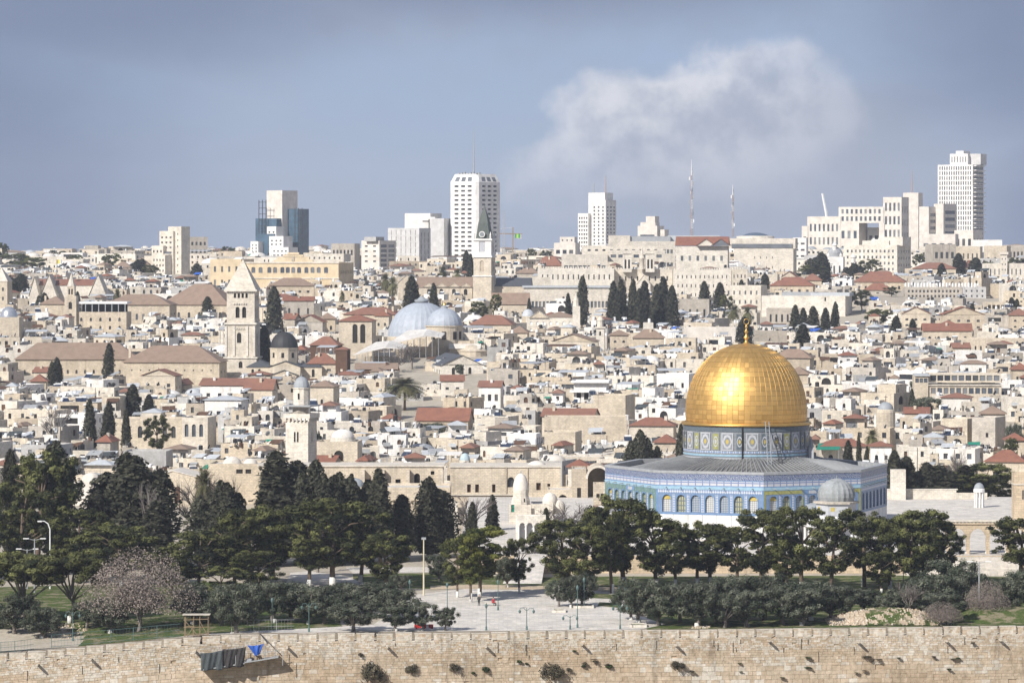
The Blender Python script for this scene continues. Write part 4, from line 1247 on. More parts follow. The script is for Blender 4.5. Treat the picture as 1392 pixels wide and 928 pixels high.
sc = thing('timber_scaffold', 'small raw timber scaffold tower standing on the wall top', 'scaffold', (X(264, 538), 540.5, -1.1))
LM.append((247, 282, 838, 868, 538, 'timber scaffold'))
m = MB()
for xx in (-1.6, -.4, .5, 1.7):
    for yy in (0, 1.6): m.tube([(xx, yy, 0), (xx + .1, yy, 3.9)], [.05, .05], TIMBER, 5)
for zz in (1.0, 2.1, 3.2):
    for yy in (-.05, 1.65): m.tube([(-1.7, yy, zz), (1.8, yy, zz + .1)], [.045, .045], TIMBER, 5)
m.tube([(-1.6, -.1, .2), (-.4, -.1, 2.1)], [.05, .05], TIMBER, 5); m.tube([(.5, -.1, 3.2), (1.7, -.1, 1.0)], [.05, .05], TIMBER, 5); m.tube([(-1.6, -.1, 3.2), (.4, -.1, .9)], [.05, .05], TIMBER, 5)
part('frame', m, sc)
m = MB(); m.box(-1.9, 2.0, -.3, 1.9, 3.87, 3.92, PALE, .2); m.box(-1.9, 1.9, -.3, 1.9, 0.0, .14, WOODB); part('platform', m, sc)

# work platform hung on the wall, with its tarpaulins
px2 = lambda px: X(px, 534)
wz = lambda row: Z(row, 534)
hp = thing('hanging_work_platform', 'steel work platform bracketed to the city wall with poles and cables', 'work platform', (px2(330), 0, 0))
xo = px2(330); yw = lambda px: wall_y(px2(px))
m = MB()
m.add([(px2(270) - xo, yw(270) - 2.0, wz(913)), (px2(330) - xo, yw(330) - 2.0, wz(904)), (px2(330) - xo, yw(330) + .1, wz(904)), (px2(270) - xo, yw(270) + .1, wz(913)),
       (px2(270) - xo, yw(270) - 2.0, wz(914.6)), (px2(330) - xo, yw(330) - 2.0, wz(905.6)), (px2(330) - xo, yw(330) + .1, wz(905.6)), (px2(270) - xo, yw(270) + .1, wz(914.6))],
      [(0, 1, 2, 3), (5, 4, 7, 6), (4, 5, 1, 0), (5, 6, 2, 1), (4, 0, 3, 7)], METAL)
m.add([(px2(330) - xo, yw(330) - 2.2, wz(903)), (px2(376) - xo, yw(376) - 2.2, wz(896)), (px2(376) - xo, yw(376) + .1, wz(896)), (px2(330) - xo, yw(330) + .1, wz(903)),
       (px2(330) - xo, yw(330) - 2.2, wz(904.4)), (px2(376) - xo, yw(376) - 2.2, wz(897.4)), (px2(376) - xo, yw(376) + .1, wz(897.4)), (px2(330) - xo, yw(330) + .1, wz(904.4))],
      [(0, 1, 2, 3), (5, 4, 7, 6), (4, 5, 1, 0), (5, 6, 2, 1), (4, 0, 3, 7)], METAL)
part('deck', m, hp)
m = MB()
for px, r0, r1 in ((272, 893, 912), (300, 885, 908), (318, 882, 906), (328, 880, 904), (345, 884, 902), (358, 880, 900), (372, 876, 898), (382, 888, 908)):
    m.tube([(px2(px) - xo, yw(px) - 2.0, wz(r1)), (px2(px) - xo, yw(px) - 2.0, wz(r0))], [.05, .05], METAL, 5)
m.tube([(px2(345) - xo, yw(345) - 2.0, wz(892)), (px2(376) - xo, yw(376) - 2.0, wz(887))], [.04, .04], METAL, 5)
m.tube([(px2(350) - xo, yw(350) - .2, wz(866)), (px2(362) - xo, yw(362) - 2.0, wz(878))], [.08, .08], DARKLEAD, 5)
m.tube([(px2(290) - xo, yw(290) - 1.9, wz(889)), (px2(330) - xo, yw(330) - 1.9, wz(881))], [.05, .05], METAL, 5)
for k in range(10):
    pxk = rng.uniform(332, 362); rk = 903.5 - (pxk - 330) * .15
    s_ = rng.uniform(.15, .4); m.box(px2(pxk) - xo - s_, px2(pxk) - xo + s_, yw(pxk) - 1.7, yw(pxk) - .6, wz(rk), wz(rk) + rng.uniform(.2, .7), rng.choice([DARK, METAL, TIMBER, YELLOWP]))
part('pole_frame', m, hp)


def tarp(name, label, corners, mat, folds, y_off):
    """a hung cloth with folds: corners given clockwise from top left as (px,row)"""
    n = 26; k = 12
    (ax, ay), (bx, by), (cx_, cy), (dx_, dy_) = corners
    mbb = MB(); vs = []
    for j in range(k + 1):
        t = j / k
        for i in range(n + 1):
            s_ = i / n
            pxx = (ax * (1 - s_) + bx * s_) * (1 - t) + (dx_ * (1 - s_) + cx_ * s_) * t
            row = (ay * (1 - s_) + by * s_) * (1 - t) + (dy_ * (1 - s_) + cy * s_) * t
            row += 1.6 * math.sin(s_ * math.pi) * (1 - t) * .8 + .5 * math.sin(s_ * 9) * t
            yy = yw(pxx) - y_off + .16 * math.sin(s_ * folds + t * 1.2) * (.3 + t) + .08 * math.sin(s_ * folds * 2.3 + t * 4)
            vs.append((px2(pxx) - xo, yy, wz(row)))
    fs = [(j * (n + 1) + i, (j + 1) * (n + 1) + i, (j + 1) * (n + 1) + i + 1, j * (n + 1) + i + 1) for j in range(k) for i in range(n)]
    mbb.add(vs, fs, mat)
    o = link(name, mbb.mesh(name, True), None, (xo, 0, 0))
    so = o.modifiers.new('thickness', 'SOLIDIFY'); so.thickness = .03
    tag(o, label, 'tarpaulin')
    return o


tarp('hanging_tarp', 'grey green tarpaulin hanging at the left end of the work platform', [(270, 890), (301, 886), (300, 913), (271, 914)], DARKTARP, 11, 2.15)
tarp('hanging_tarp', 'black brown tarpaulin hanging on the middle of the work platform', [(301, 885), (332, 882), (329, 909), (300, 911)], BROWNTARP, 13, 2.12)
tarp('hanging_tarp', 'bright blue tarpaulin draped over the rail of the work platform', [(334, 880), (356, 878), (351, 892), (345, 895)], BLUETARP, 7, 2.2)

bx, by, _ = gp(578, 861)
o = thing('road_barrier', 'long red and white plastic barrier standing behind the wall top', 'barrier', (X(578, 549), 549, 0)); LM.append((564, 594, 856, 861, 549, 'red barrier'))
m = MB()
for k in range(8): m.box(-1.55 + k * .34, -1.55 + k * .34 + .335, -.2, .2, .12, .62, REDP if k not in (3, 5) else WHITEP)
for k in range(3): m.box(-1.4 + k * 1.1, -1.4 + k * 1.1 + .3, -.3, .3, 0, .12, REDP)
part('body', m, o)
for px, row, wpx, label in ((238 / 3.98 + 700, 831, 18, 'low stone planter kerb round the smallest tree in the square'), (793, 825, 28, 'low stone planter kerb round the olive right of it'),
                            (867, 851, 24, 'low stone planter kerb at the edge of the olive grove')):
    x, y, z = gp(px, row); wm = wpx / F * y / 2
    o = thing('planter_kerb', label, 'planter', (x, y, 0))
    m = MB()
    for a, b_2, c, d in ((-wm, wm, -1.6, -1.3), (-wm, wm, 1.3, 1.6), (-wm, -wm + .3, -1.3, 1.3), (wm - .3, wm, -1.3, 1.3)): m.box(a, b_2, c, d, 0, .38, PALE, .8)
    part('kerb', m, o)
    m = MB(); m.box(-wm + .31, wm - .31, -1.29, 1.29, 0.0, .22, GRASS); part('soil', m, o)

# rubble mound on the wall's right
mb = MB(); nx, ny = 80, 20
xs = np.linspace(X(1128, 553), X(1300, 553), nx)
rg = random.Random(8)
for j in range(ny):
    for i in range(nx):
        s_ = i / (nx - 1); t = j / (ny - 1)
        hgt = 1.9 * math.sin(math.pi * s_) ** .7 * math.sin(math.pi * min(t * .62 + .02, 1)) + rg.uniform(-.08, .08) * (0 < s_ < 1)
        mb.v.append((xs[i], 553.6 + t * 9, max(hgt, -.2)))
gi, ri = mb.mi(GRASS), mb.mi(BIGBLOCK)
for j in range(ny - 1):
    for i in range(nx - 1):
        mb.f.append([j * nx + i, j * nx + i + 1, (j + 1) * nx + i + 1, (j + 1) * nx + i])
        mb.m.append(ri if (i < 24 or 52 < i < 60 or math.sin(i * .7 + j * .9) + math.sin(i * .31 - j * .5) + rg.uniform(-.8, .8) > .5) else gi); mb.t.append(rg.random())
structure('mound_terrain', mb)
mb = MB()
for k in range(520):
    s_ = rg.random() ** 1.3; t = rg.random() * .8
    x = xs[0] + (xs[-1] - xs[0]) * s_
    if 12 / 40 < s_ < .62 and rg.random() < .6: continue
    z = 1.9 * math.sin(math.pi * s_) ** .7 * math.sin(math.pi * (t * .62 + .02)); r = rg.uniform(.07, .22)
    vv = []; 
    for a in range(5): vv.append((x + r * math.cos(a * 1.257) * rg.uniform(.7, 1.2), 553.6 + t * 9 + r * math.sin(a * 1.257), z - .05))
    for a in range(5): vv.append((x + r * .7 * math.cos(a * 1.257) * rg.uniform(.7, 1.2), 553.6 + t * 9 + r * .7 * math.sin(a * 1.257), z + r * rg.uniform(.6, 1.1)))
    mb.add(vv, [(a, (a + 1) % 5, 5 + (a + 1) % 5, 5 + a) for a in range(5)] + [(5, 6, 7, 8, 9)], rg.choice([PALEBLOCK, BIGBLOCK, BIGBLOCK]), rg.uniform(0, .8))
for k in range(200):
    px = rg.choice([rg.uniform(60, 120), rg.uniform(940, 965), rg.uniform(60, 110)]); row = rg.uniform(846, 868)
    if px > 500: row = rg.uniform(850, 856)
    x, y, z = gp(px, row); r = rg.uniform(.06, .24)
    if y < wall_y(x) + 3.2: continue
    vv = []; zq = gz(x, y)
    for a in range(5): vv.append((x + r * math.cos(a * 1.257) * rg.uniform(.7, 1.2), y + r * math.sin(a * 1.257), zq - .02))
    for a in range(5): vv.append((x + r * .7 * math.cos(a * 1.257), y + r * .7 * math.sin(a * 1.257), zq + r * rg.uniform(.6, 1.1)))
    mb.add(vv, [(a, (a + 1) % 5, 5 + (a + 1) % 5, 5 + a) for a in range(5)] + [(5, 6, 7, 8, 9)], rg.choice([PALEBLOCK, BIGBLOCK, BIGBLOCK]), rg.uniform(0, .8))
o = link('rubble', mb.mesh('rubble')); tag(o, 'loose pale rubble and stone chips lying behind the wall', 'rubble', None, 'stuff')
# grassy bank right of the mound
mb = MB()
xs = np.linspace(X(1300, 553), X(1480, 553), 14)
for j in range(6):
    for i, x in enumerate(xs):
        mb.v.append((x, 556.5 + j * 2.2, -.1 + (1.7 * min(1, i / 3) * math.sin(math.pi * (j / 5) * .6) + rg.uniform(-.06, .06))))
k = mb.mi(GRASS)
for j in range(5):
    for i in range(13): mb.f.append([j * 14 + i, j * 14 + i + 1, (j + 1) * 14 + i + 1, (j + 1) * 14 + i]); mb.m.append(k); mb.t.append(.5)
structure('grass_bank_terrain', mb, True)

# ------------------------------------------------------------------ trees
def leaf_mesh(name, P, S, tone, mat, seed, asp=0.6, updir=None, core=None, N=None, jit=.55):
    """many small leaf-clump faces at points P with sizes S and per-face tone"""
    r = np.random.RandomState(seed)
    n = len(P)
    a = r.normal(size=(n, 3)); a /= np.linalg.norm(a, axis=1)[:, None]
    if updir is not None:
        a = a * (1 - updir) + np.array([0, 0, 1.0]) * updir * np.sign(r.rand(n, 1) - .2); a /= np.linalg.norm(a, axis=1)[:, None]
    if N is not None:
        nn = N / np.maximum(np.linalg.norm(N, axis=1), 1e-6)[:, None] + a * jit
        a = np.cross(nn, r.normal(size=(n, 3))); a /= np.linalg.norm(a, axis=1)[:, None]
        b = np.cross(nn, a)
    else: b = np.cross(a, r.normal(size=(n, 3)))
    b /= np.linalg.norm(b, axis=1)[:, None]
    A = a * S[:, None]; B = b * S[:, None] * asp
    V = np.stack([P - A, P - B, P + A * r.uniform(.7, 1.1, (n, 1)), P + B], 1).reshape(-1, 3)
    nf = n
    idx = np.arange(n * 4)
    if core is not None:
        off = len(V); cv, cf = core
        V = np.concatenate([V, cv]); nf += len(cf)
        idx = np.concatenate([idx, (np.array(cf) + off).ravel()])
        tone = np.concatenate([tone, np.zeros(len(cf))])  # added crown cores take the darkest tone, inner shade put into the colour
    me = bpy.data.meshes.new(name)
    me.vertices.add(len(V)); me.vertices.foreach_set('co', V.ravel())
    me.loops.add(len(idx)); me.loops.foreach_set('vertex_index', idx.astype(np.int32))
    me.polygons.add(nf)
    me.polygons.foreach_set('loop_start', np.arange(0, nf * 4, 4, dtype=np.int32))
    me.attributes.new('tone', 'FLOAT', 'FACE').data.foreach_set('value', np.clip(tone, 0, 1).astype(np.float32))
    me.materials.append(mat)
    me.update(calc_edges=True); me.validate()
    return me


def shell(r, n, k):
    """n points near the surface of the unit ball"""
    d = r.normal(size=(n, 3)); d /= np.linalg.norm(d, axis=1)[:, None]
    return d * (1 - k * r.rand(n, 1) ** 2)


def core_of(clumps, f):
    """added dark solids inside the clumps that stop the light passing through a crown"""
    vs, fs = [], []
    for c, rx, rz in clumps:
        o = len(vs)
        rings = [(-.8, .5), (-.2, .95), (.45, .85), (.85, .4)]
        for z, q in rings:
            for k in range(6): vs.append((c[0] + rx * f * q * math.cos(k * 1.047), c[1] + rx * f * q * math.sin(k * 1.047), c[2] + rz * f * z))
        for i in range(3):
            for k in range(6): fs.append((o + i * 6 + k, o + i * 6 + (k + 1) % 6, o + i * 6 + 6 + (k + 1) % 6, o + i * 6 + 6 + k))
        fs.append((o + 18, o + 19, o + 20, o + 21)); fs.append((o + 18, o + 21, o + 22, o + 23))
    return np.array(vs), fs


def clump_crown(name, clumps, per, size, mat, seed, flat_tone=0.35, shell_k=0.5, core=0.55, asp=0.6):
    r = np.random.RandomState(seed)
    Ps, Ss, Ts, Ns = [], [], [], []
    for c, rx, rz in clumps:
        n = int(per * rx * rx)
        d = shell(r, n, shell_k); Ns.append(d / np.array([rx, rx, rz]))
        p = d * np.array([rx, rx, rz]) * r.uniform(.85, 1.15, (n, 1)) + np.array(c)
        Ps.append(p); Ss.append(r.uniform(.6, 1.25, n) * size)
        t = r.rand() ** 1.3
        Ts.append(t + r.uniform(-.16, .2, n))
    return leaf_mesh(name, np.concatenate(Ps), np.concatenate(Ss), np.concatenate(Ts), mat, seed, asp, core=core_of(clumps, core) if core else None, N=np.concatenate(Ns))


def trunk_mesh(name, path, rad, limbs, mat, white=0.0):
    mb = MB()
    mb.tube(path, rad, mat, 7)
    if white:
        mb.tube([path[0], (path[0][0], path[0][1], white)], [rad[0] * 1.08, rad[0] * 1.0], WHITEWASH, 7)
    for l, r in limbs: mb.tube(l, r, mat, 5)
    return mb.mesh(name, True)


PROTO = {}     # kind -> list of (crown mesh, trunk mesh, width, height)


def reg(kind, crown, trunk):
    co = np.empty(len(crown.vertices) * 3); crown.vertices.foreach_get('co', co); co = co.reshape(-1, 3)
    q = np.percentile(co, [1.0, 99.0], axis=0)
    PROTO.setdefault(kind, []).append((crown, trunk, float(q[1, 0] - q[0, 0]), float(np.percentile(co[:, 2], 99.7))))


for s in range(4):
    # Aleppo pine: layered, flattened clumps on bent limbs over a bare trunk
    r = random.Random(100 + s); cl = []; limbs = []
    lean = r.uniform(-1.2, 1.2)
    for k in range((120, 84, 105, 78)[s]):
        a = r.uniform(0, 6.28); t = r.random() ** .85
        z = 3.0 + 8.5 * t
        rad = (4.3 * math.sin(math.pi * (0.16 + .78 * (1 - t) ** .9)) + .2) * r.uniform(.35, 1.0)
        c = (lean * .6 + rad * math.cos(a), rad * math.sin(a), z + r.uniform(-.5, .4))
        rx = r.uniform(.4, .95); cl.append((c, rx, rx * r.uniform(.6, .95)))
        if k % 9 == 0: limbs.append(([(lean * .4, 0, min(z - 1.6, 6.5)), (c[0] * .55 + lean * .2, c[1] * .55, z - .8), c], [.14, .09, .03]))
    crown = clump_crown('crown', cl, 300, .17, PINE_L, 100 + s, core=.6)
    reg('pine', crown, trunk_mesh('trunk', [(0, 0, -.4), (lean * .15, .1, 2.2), (lean * .35, 0, 4.8), (lean * .5, 0, 9)], [.34, .27, .22, .07], limbs, BARK, 1.3))
for s in range(2):
    r = random.Random(150 + s); cl = []; limbs = []
    for k in range(70):
        a = r.uniform(0, 6.28); t = r.random()
        z = 3.6 + 8.2 * t
        rad = (2.3 * math.sin(math.pi * (0.2 + .7 * (1 - t)))) * r.uniform(.3, 1.0)
        c = (rad * math.cos(a), rad * math.sin(a), z); rx = r.uniform(.4, .85); cl.append((c, rx, rx * .8))
        if k % 10 == 0: limbs.append(([(0, 0, z - 1.5), c], [.10, .03]))
    reg('bright_pine', clump_crown('crown', cl, 380, .19, PINE_B, 150 + s, core=.6), trunk_mesh('trunk', [(0, 0, -.3), (.1, 0, 3), (0, 0, 9)], [.28, .22, .06], limbs, BARK, 1.6))
for s in range(2):
    # umbrella pine
    r = random.Random(170 + s); cl = []; limbs = []
    for k in range(80):
        a = r.uniform(0, 6.28); rad = 4.6 * r.random() ** .5
        z = 8.0 + 2.6 * (1 - (rad / 4.9) ** 2) - r.random() * 3.4
        c = (rad * math.cos(a), rad * math.sin(a), z); rx = r.uniform(.5, 1.1); cl.append((c, rx, rx * .7))
        if k % 8 == 0: limbs.append(([(0.3, 0, 3.2), (c[0] * .5, c[1] * .5, z - 1.8), c], [.16, .10, .03]))
    reg('umbrella_pine', clump_crown('crown', cl, 330, .20, PINE_L, 170 + s, core=.62), trunk_mesh('trunk', [(0, 0, -.3), (.5, 0, 2.4), (.2, 0, 4.5), (.6, 0, 8)], [.32, .26, .2, .08], limbs, BARKG, 1.0))


def column_points(r, n, H, R, z0, prof, lump):
    t = r.rand(n) ** .85
    a = r.rand(n) * 6.283
    rr = R * prof(t)
    l = 1 + lump * 2.1 * (np.sin(a * 3 + t * 17 + 1) * .5 + np.sin(a * 5 - t * 31) * .35 + np.sin(t * 47 + a * 2) * .3)
    nr = np.stack([np.cos(a + .9 * np.sin(a * 5 - t * 31)), np.sin(a + .9 * np.sin(a * 5 - t * 31)), .35 + .7 * np.sin(t * 47 + a * 2)], 1)
    rr = rr * l * (1 - .30 * r.rand(n) ** 2.2) * np.where(r.rand(n) < .10, r.uniform(1.0, 1.35, n), 1) + np.where(r.rand(n) < .04, .25, 0)
    return np.stack([rr * np.cos(a), rr * np.sin(a), z0 + (H - z0) * t], 1), t, a, nr


for s in range(4):
    # columnar cypress
    r = np.random.RandomState(200 + s)
    R = [1.15, 1.5, 1.3, 1.7][s]; H = 14.0
    prof = lambda t: np.minimum(1, (t * 6 + .25)) ** .6 * np.clip(1 - t ** (1.9 + .3 * s), 0, 1) ** .62
    P, t, a, nr = column_points(r, 7200, H, R, .9, prof, .13)
    tone = .42 + .45 * np.sin(a * 4 + t * 23) * np.sin(t * 37 + s) + r.uniform(-.25, .25, len(P))
    cl = [((0, 0, z), R * .72 * float(prof(np.array((z - .9) / 13.1))), 1.2) for z in np.arange(1.8, 13, 1.1)]
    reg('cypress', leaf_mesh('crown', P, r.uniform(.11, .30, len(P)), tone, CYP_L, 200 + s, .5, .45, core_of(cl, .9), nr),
        trunk_mesh('trunk', [(0, 0, -.3), (0, 0, 2), (0, 0, 11)], [.22, .19, .05], [], BARK))
for s in range(3):
    # broad, several-stemmed cypress
    r = np.random.RandomState(250 + s); q = random.Random(250 + s)
    Ps, Ts, cl, Ns = [], [], [], []
    for k in range(7):
        ox, oy = (0, 0) if k == 0 else (q.uniform(-2.6, 2.6), q.uniform(-2.2, 2.2))
        H = 14 - 1.15 * math.hypot(ox, oy) - q.uniform(0, 1.4)
        prof = lambda t: np.minimum(1, t * 4 + .4) ** .6 * np.clip(1 - t ** 2.2, 0, 1) ** .6
        P, t, a, nr = column_points(r, 2100, H, q.uniform(1.4, 1.9), .8, prof, .16)
        P[:, 0] += ox * (.55 + .45 * np.minimum(1, t * 2)); P[:, 1] += oy
        Ps.append(P); Ns.append(nr); Ts.append(.38 + .4 * np.sin(a * 4 + t * 19 + k) * np.sin(t * 31) + r.uniform(-.25, .25, len(P)))
        cl += [((ox, oy, z), 1.1 * float(prof(np.array(z / H))), 1.3) for z in np.arange(1.8, H - 1, 1.3)]
    P = np.concatenate(Ps)
    reg('broad_cypress', leaf_mesh('crown', P, r.uniform(.15, .30, len(P)), np.concatenate(Ts), CYP_L, 250 + s, .55, .3, core_of(cl, .85), np.concatenate(Ns)),
        trunk_mesh('trunk', [(0, 0, -.3), (0, 0, 2), (0, 0, 11)], [.34, .26, .05], [], BARK, 1.0))
for s in range(4):
    # olive: low, round, feathery
    r = random.Random(300 + s); cl = []; limbs = []
    for k in range(64):
        a = r.uniform(0, 6.28); t = r.random()
        rad = 2.9 * math.sqrt(r.random()) * math.sin(math.pi * (.22 + .62 * (1 - t)))
        c = (rad * math.cos(a), rad * math.sin(a), 1.3 + 3.4 * t); rx = r.uniform(.35, .75); cl.append((c, rx, rx * .9))
        if k % 10 == 0: limbs.append(([(0, 0, 1.0), (c[0] * .5, c[1] * .5, c[2] - .6), c], [.14, .08, .02]))
    reg('olive', clump_crown('crown', cl, 520, .12, OLIVE_L, 300 + s, shell_k=.7, core=.55, asp=.5), trunk_mesh('trunk', [(0, 0, -.2), (.15, .05, .6), (0, 0, 1.3), (.2, 0, 2.6)], [.30, .24, .22, .08], limbs, BARKG, .5 if s % 2 else 0))


def twig_tree(name, seed, H, spread, levels, mat, leafmat=None, nleaf=0, up=.5, start=.28, kids=4):
    """bare branching tree; optionally with thin dry leaves at the twig ends"""
    r = random.Random(seed); mb = MB(); ends = []
    tw = MB()

    def grow(p, d, L, rad, lv):
        q = p + d * L
        mid = p + d * L * .5 + Vector((r.uniform(-1, 1), r.uniform(-1, 1), r.uniform(-.4, .6))) * L * .10
        (mb if lv < 2 else tw).tube([p, mid, q], [rad, rad * .8, rad * .55], BARKG if lv < 2 else mat, 5 if lv < 2 else 3, r.random(), cap=False)
        if lv >= levels: ends.append(q); return
        for k in range(kids if lv else kids + 2):
            a = r.uniform(0, 6.28); sp = spread * r.uniform(.5, 1.2)
            nd = (d + Vector((math.cos(a) * sp, math.sin(a) * sp, up * r.uniform(-.3, .8)))).normalized()
            b0 = p.lerp(q, r.uniform(.45, 1.0))
            grow(b0, nd, L * r.uniform(.55, .8), rad * .5, lv + 1)
    grow(Vector((0, 0, -.2)), Vector((0, 0, 1)), H * start, H * .026, 0)
    if leafmat:
        rs = np.random.RandomState(seed)
        E = np.array([tuple(e) for e in ends])
        P = E[rs.randint(0, len(E), nleaf)] + rs.normal(size=(nleaf, 3)) * .22
        k = nleaf // 2; d = shell(rs, k, .5); d[:, 2] = np.abs(d[:, 2]) * 1.25 - .28
        c0 = E.mean(0); P[:k] = d * np.array([H * .58, H * .58, H * .52]) + np.array([c0[0], c0[1], H * .38]) 
        P[:k] *= (1 + .10 * np.sin(np.arctan2(d[:, 1], d[:, 0]) * 4 + d[:, 2] * 5))[:, None]
        P = P[rs.rand(nleaf) > .28 + .3 * np.sin(P[:, 0] * 2.1) * np.sin(P[:, 2] * 2.4 + P[:, 1])]; nleaf = len(P)
        crown = leaf_mesh(name, P, rs.uniform(.06, .13, nleaf), rs.rand(nleaf) * .9, leafmat, seed, .7)
        mb.merge(tw)
        return crown, mb.mesh('trunk', True)
    return tw.mesh(name), mb.mesh('trunk', True)


for s in range(3):
    c, t = twig_tree('crown', 400 + s, 8, .75, 4, TWIG, up=.35, kids=4)
    reg('bare', c, t)
c, t = twig_tree('crown', 420, 10.5, .95, 4, TWIG, DRYLEAF, 30000, up=.3, start=.24, kids=5)
reg('dry', c, t)
for s in range(2):
    # date palm
    r = random.Random(450 + s); mb = MB()
    for k in range(120):
        a = r.uniform(0, 6.28); el = R_(r.uniform(-55, 80)); L = r.uniform(2.6, 3.5)
        d = Vector((math.cos(a) * math.cos(el), math.sin(a) * math.cos(el), math.sin(el)))
        side = Vector((-math.sin(a), math.cos(a), 0)); pts = []
        for j in range(7):
            t = j / 6; pts.append(Vector((0, 0, 7.6)) + d * L * t + Vector((0, 0, -1.5 * t * t * (1.1 - .3 * math.sin(el)))))
        for j in range(6):
            p, q = pts[j], pts[j + 1]; w0 = .62 * math.sin(math.pi * (.12 + .8 * j / 6)); w1 = .42 * math.sin(math.pi * (.12 + .8 * (j + 1) / 6))
            for sg in (-1, 1):
                for u in (0, .5):
                    pa = p.lerp(q, u); pb = p.lerp(q, u + .34)
                    tip = (pa + pb) / 2 + side * sg * w0 * 1.3 + (q - p) * .5 + Vector((0, 0, -.12))
                    mb.add([tuple(pa), tuple(pb), tuple(tip)], [(0, 1, 2)], PALM_L, r.random() * .7 + .3 * (el < -.3))
    crown = mb.mesh('crown')
    reg('palm', crown, trunk_mesh('trunk', [(0, 0, -.3), (.05, 0, 4), (0, 0, 7.6)], [.30, .25, .30], [], BARK))
for s in range(3):
    r = random.Random(480 + s); cl = [((r.uniform(-.5, .5), r.uniform(-.5, .5), r.uniform(.3, 1.0)), r.uniform(.3, .55), r.uniform(.3, .5)) for k in range(9)]
    reg('bush', clump_crown('crown', cl, 900, .10, BUSH_L, 480 + s, shell_k=.8, core=.4, asp=.4), trunk_mesh('trunk', [(0, 0, -.1), (0, 0, .6)], [.08, .03], [], BARK))
    reg('green_bush', clump_crown('crown', cl, 900, .11, BUSH_G, 490 + s, shell_k=.8, core=.5, asp=.5), trunk_mesh('trunk', [(0, 0, -.1), (0, 0, .6)], [.08, .03], [], BARK))

KIND_INFO = {'pine': ('pine_tree', 'dark green pine', 'pine', 'pines on the terrace and in the gardens'), 'bright_pine': ('pine_tree', 'bright green upright pine', 'pine', None),
             'umbrella_pine': ('umbrella_pine', 'spreading umbrella pine', 'pine', 'umbrella pines at left'), 'cypress': ('cypress_tree', 'dark columnar cypress', 'cypress', 'columnar cypresses'),
             'broad_cypress': ('cypress_tree', 'broad dark cypress', 'cypress', 'columnar cypresses'), 'olive': ('olive_tree', 'grey green olive tree', 'olive tree', 'olive trees behind the wall'),
             'bare': ('bare_tree', 'leafless grey tree', 'tree', None), 'dry': ('dry_leaved_tree', 'wide tree of pinkish brown dry leaves', 'tree', None),
             'palm': ('palm_tree', 'shaggy date palm', 'palm', None), 'bush': ('wall_bush', 'dry brown caper bush', 'bush', 'bushes rooted in the city wall'),
             'green_bush': ('wall_bush', 'green caper bush', 'bush', 'bushes rooted in the city wall')}
trng = random.Random(77)


def tree(kind, px, top, wpx, D, z=None, desc=None, label=None, depth=1.0):
    x = X(px, D); zb = G(x, D) if z is None else z
    h = Z(top, D) - zb; wm = wpx / F * D
    cr, tr, w0, h0 = trng.choice(PROTO[kind])
    nm, ds, cat, grp = KIND_INFO[kind]
    if D < 570 and z == 0: zb = gz(x, D); h = Z(top, D) - zb
    o = thing(nm, label, cat, (x, D, zb), trng.uniform(0, 6.28) if kind not in ('x',) else 0, grp)
    k = wm / w0; kz = h / h0
    o['category'] = cat
    for nme, me in (('trunk', tr), ('crown', cr)):
        c = link(nme, me, o)
        if kind == 'cypress' and nme == 'trunk': o.rotation_euler.x, o.rotation_euler.y = trng.gauss(0, .022), trng.gauss(0, .022); k *= trng.uniform(.85, 1.2)
        c.scale = (k, k, kz) if nme == 'crown' else (min(k, kz * 1.3), min(k, kz * 1.3), kz)
    if not label: AUTO.append((o, desc or ds, px, (top + ROW(zb, D)) / 2 if D < 700 else top + 10, wpx, ()))
    if D > 820 and kind != 'bare' and z is None: bt = ROW(zb, D); LM.append((px - wpx / 2, px + wpx / 2, top, top + .8 * (bt - top), D, None))
    return o


def trow(kind, px, top, base, wpx, **kw):
    D = gD(px, base); return tree(kind, px, top, wpx, D, 0.0, **kw)


# left gardens
LMT = lambda px, row, nm: LM.append((px - 3, px + 3, row - 3, row + 3, 520, nm))
trow('cypress', 78, 600, 770, 56, label='tall thick dark cypress at left, highest of the garden trees'); LMT(78, 640, 'tallest cypress')
for q in ((15, 611, 762, 29), (-8, 640, 760, 26), (36, 662, 770, 31), (215, 680, 786, 53), (495, 655, 762, 30), (517, 637, 765, 40), (547, 672, 762, 41), (380, 613, 768, 53), (405, 626, 765, 48), (134, 668, 775, 38)): trow('cypress', *q)
for q in ((172, 618, 772, 118), (430, 627, 768, 72), (462, 644, 765, 67), (584, 650, 758, 62), (300, 655, 775, 72)): trow('broad_cypress', *q)
LMT(172, 660, 'broad cypress'); LMT(584, 690, 'split cypress')
for q in ((50, 612, 775, 95), (28, 655, 783, 85), (110, 690, 792, 80), (165, 713, 797, 95), (268, 720, 806, 95), (235, 745, 810, 70), (340, 690, 796, 90), (318, 700, 803, 70), (370, 690, 790, 80), (452, 678, 797, 118), (420, 700, 798, 70), (490, 690, 792, 70), (525, 724, 800, 72), (352, 748, 812, 66), (300, 770, 822, 60)): trow('pine', *q)
for q in ((30, 750, 848, 112), (95, 747, 842, 96)): trow('umbrella_pine', *q)
LMT(40, 770, 'umbrella pines')
trow('dry', 188, 748, 858, 138, label='wide tree of pinkish brown dry leaves standing on the left lawn'); LM.append((123, 255, 748, 858, 543, 'brown tree'))
for q in ((275, 640, 770, 60), (298, 648, 772, 56), (432, 690, 778, 40), (205, 655, 776, 40)): trow('bare', *q)
tree('palm', 277, 634, 30, 655, 0, desc='slender palm'); tree('palm', 360, 640, 24, 680, 0, desc='slender palm')
